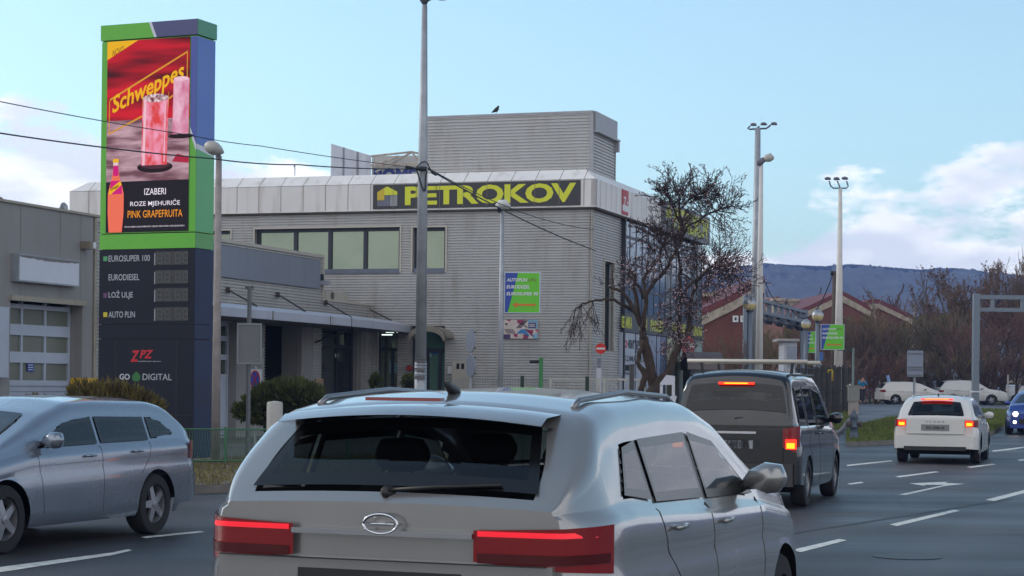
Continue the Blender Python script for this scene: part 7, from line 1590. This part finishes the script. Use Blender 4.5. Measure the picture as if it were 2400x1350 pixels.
def make_proto(kind):
    s = TreeGen({'broad': 11, 'poplar': 5, 'birch': 8, 'leafy': 21, 'bush': 33, 'broad2': 44}[kind]); H = 10.0
    if kind in ('broad', 'broad2', 'leafy'):
        s.grow(Vector((0, 0, 0)), Vector((0, 0, 1)), H * .62, .20, 0, 4, [11, 6, 6, 4], ratio=.62, ang=.62, up=.10, wob=.08, minr=.013, start=.22)
        for k in range(4): a_ = k * 1.6; s.grow(Vector((0, 0, H * .25)), Vector((math.cos(a_) * .55, math.sin(a_) * .55, 1)), H * .5, .11, 1, 4, [11, 7, 6, 4], ratio=.6, ang=.5, up=.08, wob=.08, minr=.013)
    elif kind == 'poplar': s.grow(Vector((0, 0, 0)), Vector((0, 0, 1)), H * .9, .16, 0, 3, [34, 9, 7], ratio=.30, ang=.42, up=.16, wob=.05, minr=.014, start=.1)
    elif kind == 'birch': s.grow(Vector((0, 0, 0)), Vector((0, 0, 1)), H * .95, .13, 0, 3, [22, 9, 7], ratio=.30, ang=.75, up=-.02, wob=.07, minr=.012, start=.2)
    elif kind == 'bush':
        for k in range(9): a_ = k * .7; s.grow(Vector((math.cos(a_) * .4, math.sin(a_) * .4, 0)), Vector((math.cos(a_) * .5, math.sin(a_) * .5, 1)), H * .42, .06, 1, 3, [0, 12, 9], ratio=.5, ang=.5, up=.08, wob=.09, minr=.016)
    lf = None
    if kind == 'leafy': lf = MB(); rnd = random.Random(3); leafquads(lf, rnd.sample(s.tips, min(len(s.tips), 2600)), rnd, .06, .14, .15)
    def me(mb, nm):
        m = bpy.data.meshes.new(nm); m.from_pydata(mb.v, [], mb.f); m.update(); return m
    proto[kind] = (me(s.wood, kind + '_trunk') if s.wood.v else None, me(s.tw, kind + '_twigs'), me(lf, kind + '_leaves') if lf else None)
for k in ('broad', 'broad2', 'poplar', 'birch', 'leafy', 'bush'): make_proto(k)
def far_tree(kind, label, px, ytop, Y, wscale=1.0, twm=TW1, bark=BARK1, group='bare trees beyond the crossing road', name='bare_tree', rot=None, ybase=None):
    q = P(px, 930, Y); z0 = E(Y); H = P(px, ytop, Y).z - z0; mt, mw, ml = proto[kind]
    zmax = max(v.co.z for v in mw.vertices); sc = H / zmax
    t = thing(name, label, 'tree', (q.x, Y, z0), group); t.scale = (sc * wscale, sc * wscale, sc); t.rotation_euler = (0, 0, rot if rot is not None else px * .37)
    for m_, nm, mat in ((mt, 'trunk', bark), (mw, 'crown', twm)):
        if m_ is None: continue
        if not m_.materials: m_.materials.append(mat)
        o = bpy.data.objects.new(nm, m_); COL.objects.link(o); o.parent = t; o.material_slots[0].link = 'OBJECT'; o.material_slots[0].material = mat
    if ml:
        if not ml.materials: ml.materials.append(M('dry_leaves', (96, 70, 50), .9, 0, .25, 4))
        o = bpy.data.objects.new('leaves', ml); COL.objects.link(o); o.parent = t
    return t
T = [('leafy', 'tall tree still holding brown leaves, left of the gantry post', 2228, 622, 148, 1.0, TW1), ('leafy', 'second brown-leaved tree rising above the gantry corner', 2325, 606, 156, .9, TW1),
     ('broad2', 'dense rounded bare tree directly behind the grey sign backs', 2196, 712, 140, 1.25, TW2), ('broad', 'large bare tree filling the gap under the gantry beam', 2350, 690, 142, 1.2, TW3),
     ('broad', 'bare forked tree touching the top of the gantry at the right edge', 2398, 566, 150, .8, TW1), ('birch', 'slim pale birch between the brick houses', 2063, 672, 150, 1.1, TW3, BARKP),
     ('birch', 'taller birch behind the pale grey sign backs', 2118, 684, 172, 1.3, TW3, BARKP), ('broad2', 'bare tree in front of the second brick house, right of the white mast', 2010, 716, 136, 1.1, TW2),
     ('broad', 'bare tree behind the wide fuel signboard', 1958, 738, 134, 1.1, TW1), ('broad', 'bare tree behind the sagging cable and gantry', 1846, 724, 138, 1.1, TW2),
     ('bush', 'spreading bare shrub in front of the brick wall by the largest globe lamp', 1736, 770, 88, .9, TW1), ('broad2', 'bare tree left of the birch, over the person', 2052, 742, 133, 1.2, TW1),
     ('broad', 'low bare tree above the white hatchback', 2110, 738, 138, 1.4, TW2), ('broad2', 'low bare tree above the white SUV bonnet', 2275, 738, 136, 1.3, TW3),
     ('bush', 'dense thicket clump behind the person', 2042, 812, 131, 1.6, TW3), ('bush', 'dense thicket clump behind the hatchback roof', 2110, 822, 134, 1.7, TW1), ('bush', 'dense thicket clump left of the gantry post', 2225, 806, 135, 1.8, TW2),
     ('bush', 'dense thicket clump behind the white SUV', 2290, 806, 135, 1.8, TW3), ('bush', 'dense thicket clump at the right frame edge', 2375, 796, 137, 1.8, TW1), ('bush', 'thicket clump behind the black fence', 1940, 826, 126, 1.6, TW1), ('bush', 'thicket clump behind the white kiosk', 1866, 820, 128, 1.6, TW2),
     ('broad', 'bare tree between the smallest globe lamp and the utility pole', 1906, 736, 131, 1.0, TW3), ('broad2', 'bare tree directly above the leaning blue banner', 2084, 728, 139, 1.1, TW1), ('broad2', 'bare tree left of the gantry kiosk in front of the brick wall', 1800, 760, 100, .9, TW2),
     ('poplar', 'upright bare poplar far behind the birches', 2092, 664, 215, 1.6, TW3), ('poplar', 'upright bare poplar far beyond the second brick house roof', 1905, 672, 230, 1.4, TW3), ('poplar', 'thin poplar far beyond the gantry end', 1812, 676, 235, 1.4, TW3), ('broad', 'bare tree far off between the birch and the brown-leaved tree', 2150, 690, 230, 1.2, TW3), ('broad2', 'bare tree far off at the right, under the gantry beam', 2440, 640, 165, 1.1, TW3)]
for a in T:
    far_tree(a[0], a[1], a[2], a[3], a[4], a[5], a[6], a[7] if len(a) > 7 else BARK1)
# --- evergreens on the far side, just outside the frame, mirrored in the glazed facade
for i, (x, y, h, rr_, lb_) in enumerate(((38, 104, 13.5, 3.0, 'tallest of the evergreens mirrored in the left part of the glass facade'), (44, 110, 11.5, 3.4, 'broad evergreen mirrored in the glass facade next to the tallest one'), (52, 121, 14.0, 3.4, 'pointed evergreen mirrored in the middle of the glass facade'), (60, 131, 12.0, 4.0, 'wide low evergreen mirrored in the right half of the glass facade'), (70, 146, 15.0, 4.2, 'evergreen mirrored at the far right end of the glass facade'))):
    rnd = random.Random(40 + i); t = thing('evergreen_tree', lb_, 'tree', (x, y, E(y)), 'evergreens opposite the glass facade'); mb = MB(); mb.tube([(x, y, E(y) - .1), (x, y, E(y) + h * .9)], [.22, .04], 8); mb.build('trunk', BARK1, t, smooth=True)
    mb = MB()
    for _ in range(2600):
        v = rnd.random() ** .7; a_ = rnd.uniform(0, 6.283); rad = rr_ * (1 - v) ** .75 * (.72 + .28 * math.sin(v * 42 + i)) * rnd.uniform(.55, 1.05) + .05; c_ = Vector((x + rad * math.cos(a_), y + rad * math.sin(a_), E(y) + 1.0 + (h - 1.0) * v)); d_ = Vector((math.cos(a_), math.sin(a_), rnd.uniform(-.5, .2))).normalized(); w_ = d_.cross(rvec(rnd)).normalized(); L_ = rnd.uniform(.35, .8)
        mb.add([c_ - d_ * L_ * .5, c_ + w_ * L_ * .3, c_ + d_ * L_ * .6, c_ - w_ * L_ * .3], [(0, 1, 2, 3)])
    mb.build('crown', M('evergreen_needles', (44, 58, 40), .9, 0, .35, 1.5), t)
# --- wooded hills
mb = MB(); rnd = random.Random(9); NX, NY = 420, 46
def ridge(x):
    px = 1200 + x / 1500 * F
    prof = [(-1400, 640), (800, 640), (1500, 648), (1660, 641), (1720, 632), (1790, 623), (1850, 627), (1930, 630), (1990, 625), (2080, 632), (2150, 638), (2230, 634), (2310, 643), (2400, 652), (2900, 680), (3800, 640)]
    y = interp(prof, px); return CAMZ - (y - CY - ROLL * (px - CX)) / F * 1500
pt = [[0] * (NX + 1) for _ in range(NY + 1)]; vs = []
for j in range(NY + 1):
    v = j / NY; Y = 700 + 800 * v
    for i in range(NX + 1):
        x = (-450 + 1450 * i / NX) * (1 if 1 else 0); xr = x
        hgt = ridge(xr)
        s_ = v ** 1.15; z = hgt * s_ + 5 * math.sin(x * .02 + v * 7) * s_ * (1 - v) + 7 * math.sin(x * .01 - v * 3) * s_ * (1 - v) + rnd.uniform(-1, 1) * 2.0 * (s_ + .2)
        if v > .97: z += rnd.uniform(-1.5, 2.2)
        vs.append((x, Y + rnd.uniform(-6, 6), z))
fs = [(j * (NX + 1) + i, j * (NX + 1) + i + 1, (j + 1) * (NX + 1) + i + 1, (j + 1) * (NX + 1) + i) for j in range(NY) for i in range(NX)]
mb.add(vs, fs); hl_ = mb.build('hills', M('winter_wood_hillside', (62, 62, 52), .95, 0, .5, .03, detail=10), smooth=True); hl_['kind'] = 'structure'
rnd = random.Random(12); mb = MB()
for i in range(2600):
    x = rnd.uniform(120, 560); z = ridge(x); s_ = rnd.uniform(.8, 1.9); a_ = rnd.uniform(0, 3)
    mb.add([(x - s_, 1497, z - 3), (x + s_, 1497, z - 3), (x + s_ * .8, 1497, z + s_ * .6), (x, 1497 + s_, z + s_ * 1.25), (x - s_ * .8, 1497, z + s_ * .6)], [(0, 1, 2, 3, 4), (4, 3, 2, 1, 0)])
o = mb.build('treeline', M('ridge_wood', (60, 56, 46), .95, 0, .3, .05)); o['kind'] = 'stuff'; o['label'] = 'dark treetops along the hill ridge'
# --- flowering plum tree in front of the hall
tg = TreeGen(77); YT = 50.0
def pl_(pts, rad, dY=0.0, d1=0.0, n=9):
    P_ = [P(x, y, YT + dY + (d1 - dY) * i / (len(pts) - 1)) for i, (x, y) in enumerate(pts)]; Rr = [r / F * YT / 2 for r in rad]
    out_ = [P_[0]]; rr = [Rr[0]]
    for i in range(len(P_) - 1):
        for k in (1, 2, 3):
            q = P_[i].lerp(P_[i + 1], k / 3); q += rvec(tg.r) * .018; out_.append(q); rr.append((Rr[i] + (Rr[i + 1] - Rr[i]) * k / 3) * tg.r.uniform(.93, 1.07))
    tg.wood.tube(out_, rr, n, caps=True); return out_, rr
limbs = []
limbs.append(pl_([(1538, 935), (1532, 900), (1524, 860), (1512, 815), (1508, 790)], [30, 27, 24, 24, 22]))          # trunk
limbs.append(pl_([(1500, 930), (1505, 905), (1512, 878), (1496, 850), (1500, 825), (1509, 800)], [16, 14, 15, 11, 12, 12], -.2, -.1))
limbs.append(pl_([(1520, 930), (1545, 895), (1568, 870), (1583, 830), (1596, 800), (1614, 775), (1622, 764)], [26, 22, 19, 17, 14, 13, 12], -.3, .2))
limbs.append(pl_([(1508, 795), (1506, 770), (1497, 745), (1484, 722), (1472, 702), (1458, 684), (1440, 676), (1425, 673)], [20, 15, 13, 11, 9, 7, 6, 5], 0, -.5))
limbs.append(pl_([(1500, 750), (1488, 728), (1465, 718), (1440, 704), (1415, 701), (1390, 706), (1365, 712), (1350, 722), (1343, 745)], [11, 10, 8, 7, 6, 5, 4, 3, 2], .1, -.9))
limbs.append(pl_([(1497, 740), (1490, 700), (1484, 670), (1488, 648), (1478, 630), (1470, 635)], [11, 9, 9, 8, 7, 4], .1, .4))
limbs.append(pl_([(1506, 770), (1512, 730), (1513, 690), (1508, 655), (1520, 635), (1535, 620)], [13, 10, 9, 7, 6, 4], -.2, -.4))
limbs.append(pl_([(1508, 700), (1498, 672), (1478, 650), (1468, 640)], [7, 6, 5, 4], .2, .5))
limbs.append(pl_([(1513, 695), (1530, 665), (1556, 640), (1572, 610), (1586, 585), (1598, 556), (1597, 520), (1592, 490), (1590, 460), (1588, 436)], [9, 9, 8, 8, 8, 8, 7, 5, 4, 2], 0, .3))
limbs.append(pl_([(1586, 585), (1594, 620), (1592, 660), (1597, 690), (1593, 730), (1592, 762), (1588, 790)], [7, 7, 8, 8, 9, 9, 9], .4, .1))
limbs.append(pl_([(1598, 556), (1612, 530), (1640, 515), (1665, 500), (1690, 490), (1715, 480)], [6, 5, 4, 4, 3, 2], .2, .9))
limbs.append(pl_([(1616, 770), (1614, 730), (1622, 690), (1634, 660), (1650, 640), (1672, 622), (1700, 612)], [11, 8, 7, 6, 5, 4, 2], .2, .7))
limbs.append(pl_([(1597, 690), (1620, 665), (1650, 640), (1680, 628), (1710, 640), (1740, 655)], [5, 5, 4, 3, 3, 2], .1, -.6))
limbs.append(pl_([(1592, 520), (1580, 490), (1566, 460), (1550, 455)], [5, 4, 3, 2], .2, -.4)); limbs.append(pl_([(1594, 490), (1612, 468), (1636, 456), (1660, 452)], [4, 4, 3, 2], .2, .6))
limbs.append(pl_([(1556, 640), (1545, 610), (1552, 580), (1560, 560)], [4, 4, 3, 2], .1, -.5)); limbs.append(pl_([(1572, 610), (1550, 570), (1530, 550), (1515, 545)], [5, 4, 3, 2], .1, .5))
mtr = thing('plum_tree', 'leaning plum tree with dark forked trunk and pale pink blossom before the hall', 'tree', P(1535, 930, YT)); LOC[mtr] = Vector(mtr.location)
tr_ = tg.wood; tg.wood = MB(); base_limbs = [l for l in limbs]
def spray(pts, rad, i0, n, L, upb, out=None, lv=1):
    for _ in range(n):
        f = (i0 + (1 - i0) * tg.r.random()) * (len(pts) - 1); j = min(int(f), len(pts) - 2); q = pts[j].lerp(pts[j + 1], f - j); ax = (pts[j + 1] - pts[j]).normalized()
        d = (ax * tg.r.uniform(.1, .7) + rvec(tg.r) * .8 + Vector((0, 0, upb))).normalized()
        tg.grow(q, d, L * tg.r.uniform(.45, 1.0), .010, 2, 4, [0, 0, 5, 4], ratio=.45, ang=.7, up=.03, wob=.16, minr=.0055, start=.2)
for idx, n, L, up in ((8, 70, .9, .1), (9, 50, .9, .0), (10, 50, 1.1, .1), (11, 56, 1.05, .15), (12, 52, 1.05, .0), (13, 34, .7, .1), (14, 40, .8, .1), (15, 24, .8, .2), (16, 22, .8, .15), (2, 14, .7, .25), (6, 14, .8, .2), (5, 10, .7, .3)): spray(*limbs[idx], .35, n, L, up)
tips = list(tg.tips); tg.tips = []
spray(*limbs[3], .5, 5, .5, .4); spray(*limbs[5], .5, 5, .5, .4); spray(*limbs[6], .5, 6, .6, .3)
for _ in range(16):  # drooping fine twigs at the left end
    pts, rad = limbs[4]; f = (.62 + .38 * tg.r.random()) * (len(pts) - 1); j = min(int(f), len(pts) - 2); q = pts[j]; d = Vector((tg.r.uniform(-.6, .3), tg.r.uniform(-.3, .3), -tg.r.uniform(.2, 1)))
    tg.grow(q, d, tg.r.uniform(.5, 1.0), .009, 2, 4, [0, 0, 5, 3], ratio=.5, ang=.5, up=-.03, wob=.12, minr=.0045, start=.15)
tr_.build('trunk', M('plum_bark', (58, 46, 38), .95, 0, .45, 7, bump=.8, bscale=25), mtr, smooth=True)
tw_ = tg.tw; tw_.build('crown', M('plum_twigs', (56, 42, 40), .9, 0, .2), mtr)
rnd = random.Random(5); low = [p for p in tips if p.z < P(1600, 600, YT).z]; hi = [p for p in tips if p.z >= P(1600, 600, YT).z]
mb = MB(); leafquads(mb, rnd.sample(tips, len(tips) * 6 // 10), rnd, .012, .028, .02, 1); mb.build('buds', M('plum_buds', (62, 40, 44), .8, 0, .3), mtr)
mb = MB(); leafquads(mb, rnd.sample(low, len(low) * 5 // 10) + rnd.sample(hi, len(hi) // 14), rnd, .018, .034, .05, 1); mb.build('blossom', M('plum_blossom', (206, 178, 182), .8, 0, .08), mtr)
# --- shrubs
def bush(name, label, blobs, Y, mat, core, seed, group=None, n=5200, s0=.03, s1=.075, up=.6):
    rnd = random.Random(seed); mbc, mb = MB(), MB(); tot_ = sum(b[2] * b[3] for b in blobs); q0 = P(blobs[0][0], blobs[0][1], Y); t = thing(name, label, 'shrub', (q0.x, Y, gz(Y)), group)
    for x, y, rx, ry in blobs:
        c = P(x, y, Y); ax, az = rx / F * Y, ry / F * Y; ay = min(ax, az) * 1.1
        k = 10; prof = [(max(.001, .80 * math.cos(R(a_))), .80 * math.sin(R(a_))) for a_ in range(-90, 91, 18)]
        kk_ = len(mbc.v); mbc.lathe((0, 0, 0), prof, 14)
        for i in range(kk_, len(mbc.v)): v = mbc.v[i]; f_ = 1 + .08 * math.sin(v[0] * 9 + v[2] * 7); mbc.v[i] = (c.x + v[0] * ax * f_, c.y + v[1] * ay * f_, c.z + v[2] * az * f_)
        for _ in range(int(n * rx * ry / tot_)):
            d = rvec(rnd); rr = rnd.uniform(.78, 1.04) + .05 * math.sin(d.x * 11 + d.z * 8); p = Vector((c.x + d.x * ax * rr, c.y + d.y * ay * rr, c.z + d.z * az * rr))
            if p.z < gz(Y) - .1: continue
            dir_ = (d + Vector((0, 0, up)) + rvec(rnd) * .35).normalized(); w_ = dir_.cross(rvec(rnd)).normalized(); L_ = rnd.uniform(s0, s1) * 1.6
            mb.add([p - w_ * L_ * .28, p + w_ * L_ * .28, p + dir_ * L_ * 1.1 + w_ * L_ * .12, p + dir_ * L_ * 1.5, p + dir_ * L_ * .9 - w_ * L_ * .2], [(0, 1, 2, 3, 4)])
    mbc.build('dark_core', core, t, smooth=True); mb.build('foliage', mat, t); return t  # solid core added behind the leaves, its dark colour stands in for inner shade
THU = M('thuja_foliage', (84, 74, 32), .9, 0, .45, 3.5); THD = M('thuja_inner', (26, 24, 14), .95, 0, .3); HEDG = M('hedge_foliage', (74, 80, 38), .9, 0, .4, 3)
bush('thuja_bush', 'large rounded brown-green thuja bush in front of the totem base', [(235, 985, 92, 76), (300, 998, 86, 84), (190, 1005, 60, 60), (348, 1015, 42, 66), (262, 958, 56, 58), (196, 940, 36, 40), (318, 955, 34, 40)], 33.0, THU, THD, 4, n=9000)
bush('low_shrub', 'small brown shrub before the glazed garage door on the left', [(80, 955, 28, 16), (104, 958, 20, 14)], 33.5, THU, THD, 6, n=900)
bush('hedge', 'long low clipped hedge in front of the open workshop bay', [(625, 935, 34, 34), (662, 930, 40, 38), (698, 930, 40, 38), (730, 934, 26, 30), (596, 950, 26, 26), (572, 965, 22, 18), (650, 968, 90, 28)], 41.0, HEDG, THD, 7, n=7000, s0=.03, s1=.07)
bush('small_planter_shrub', 'tiny green shrub left of the arched doorway', [(960, 895, 14, 14), (880, 893, 9, 14)], 56.5, HEDG, THD, 8, n=700)
# --- dry grass on the kerb strip and on the island
def tufts(name, label, poly, n, h0, h1, mat, seed, hoff=.13):
    rnd = random.Random(seed); mb = MB(); xs = [p[0] for p in poly]; ys = [p[1] for p in poly]
    def inside(x, y):
        c = False; j = len(poly) - 1
        for i in range(len(poly)):
            if (poly[i][1] > y) != (poly[j][1] > y) and x < (poly[j][0] - poly[i][0]) * (y - poly[i][1]) / (poly[j][1] - poly[i][1]) + poly[i][0]: c = not c
            j = i
        return c
    while n > 0:
        x, y = rnd.uniform(min(xs), max(xs)), rnd.uniform(min(ys), max(ys))
        if not inside(x, y): continue
        n -= 1; z = E(y) + hoff; h = rnd.uniform(h0, h1); a_ = rnd.uniform(0, 6.28); w_ = rnd.uniform(.008, .02); lx, ly = rnd.gauss(0, .4) * h, rnd.gauss(0, .4) * h
        mb.add([(x - w_ * math.cos(a_), y - w_ * math.sin(a_), z), (x + w_ * math.cos(a_), y + w_ * math.sin(a_), z), (x + lx, y + ly, z + h)], [(0, 1, 2)])
    o = mb.build(name, mat); tag(o, label, kind='stuff'); return o
GB = M('grass_blades', (88, 98, 40), .9, 0, .4, 1.2)
tufts('grass', 'short winter grass on the traffic island', isl, 26000, .05, .13, GB, 1)
tufts('grass', 'thin dry grass along the kerb and gravel strip', [gp(380, 1140, .13), gp(1050, 1122, .13), gp(1050, 1068, .13), gp(380, 1076, .13)], 9000, .03, .10, M('dry_grass_blades', (104, 96, 60), .9, 0, .3), 2)
tufts('grass', 'grass verge at the foot of the black fence', [gp(1880, 1010, .13), gp(1965, 1008, .13), gp(1998, 968, .13), gp(2004, 950, .13), gp(1960, 950, .13), gp(1890, 975, .13)], 5000, .05, .2, GB, 3)
# ================================================================ air
mb = MB(); mb.box(-600, 1150, -60, 1620, -2.5, 125); hz = mb.build('haze', [], None, loc=(0, 0, 0)); hz['kind'] = 'stuff'; hz['label'] = 'thin blue winter haze over the whole scene'
m = bpy.data.materials.new('haze'); m.use_nodes = True; t_ = m.node_tree; t_.nodes.clear(); o_ = N(t_, 'ShaderNodeOutputMaterial'); v_ = N(t_, 'ShaderNodeVolumePrincipled')
v_.inputs['Color'].default_value = (.28, .43, .90, 1); v_.inputs['Density'].default_value = .00036; v_.inputs['Anisotropy'].default_value = .0
t_.links.new(v_.outputs[0], o_.inputs['Volume']); hz.data.materials.append(m)
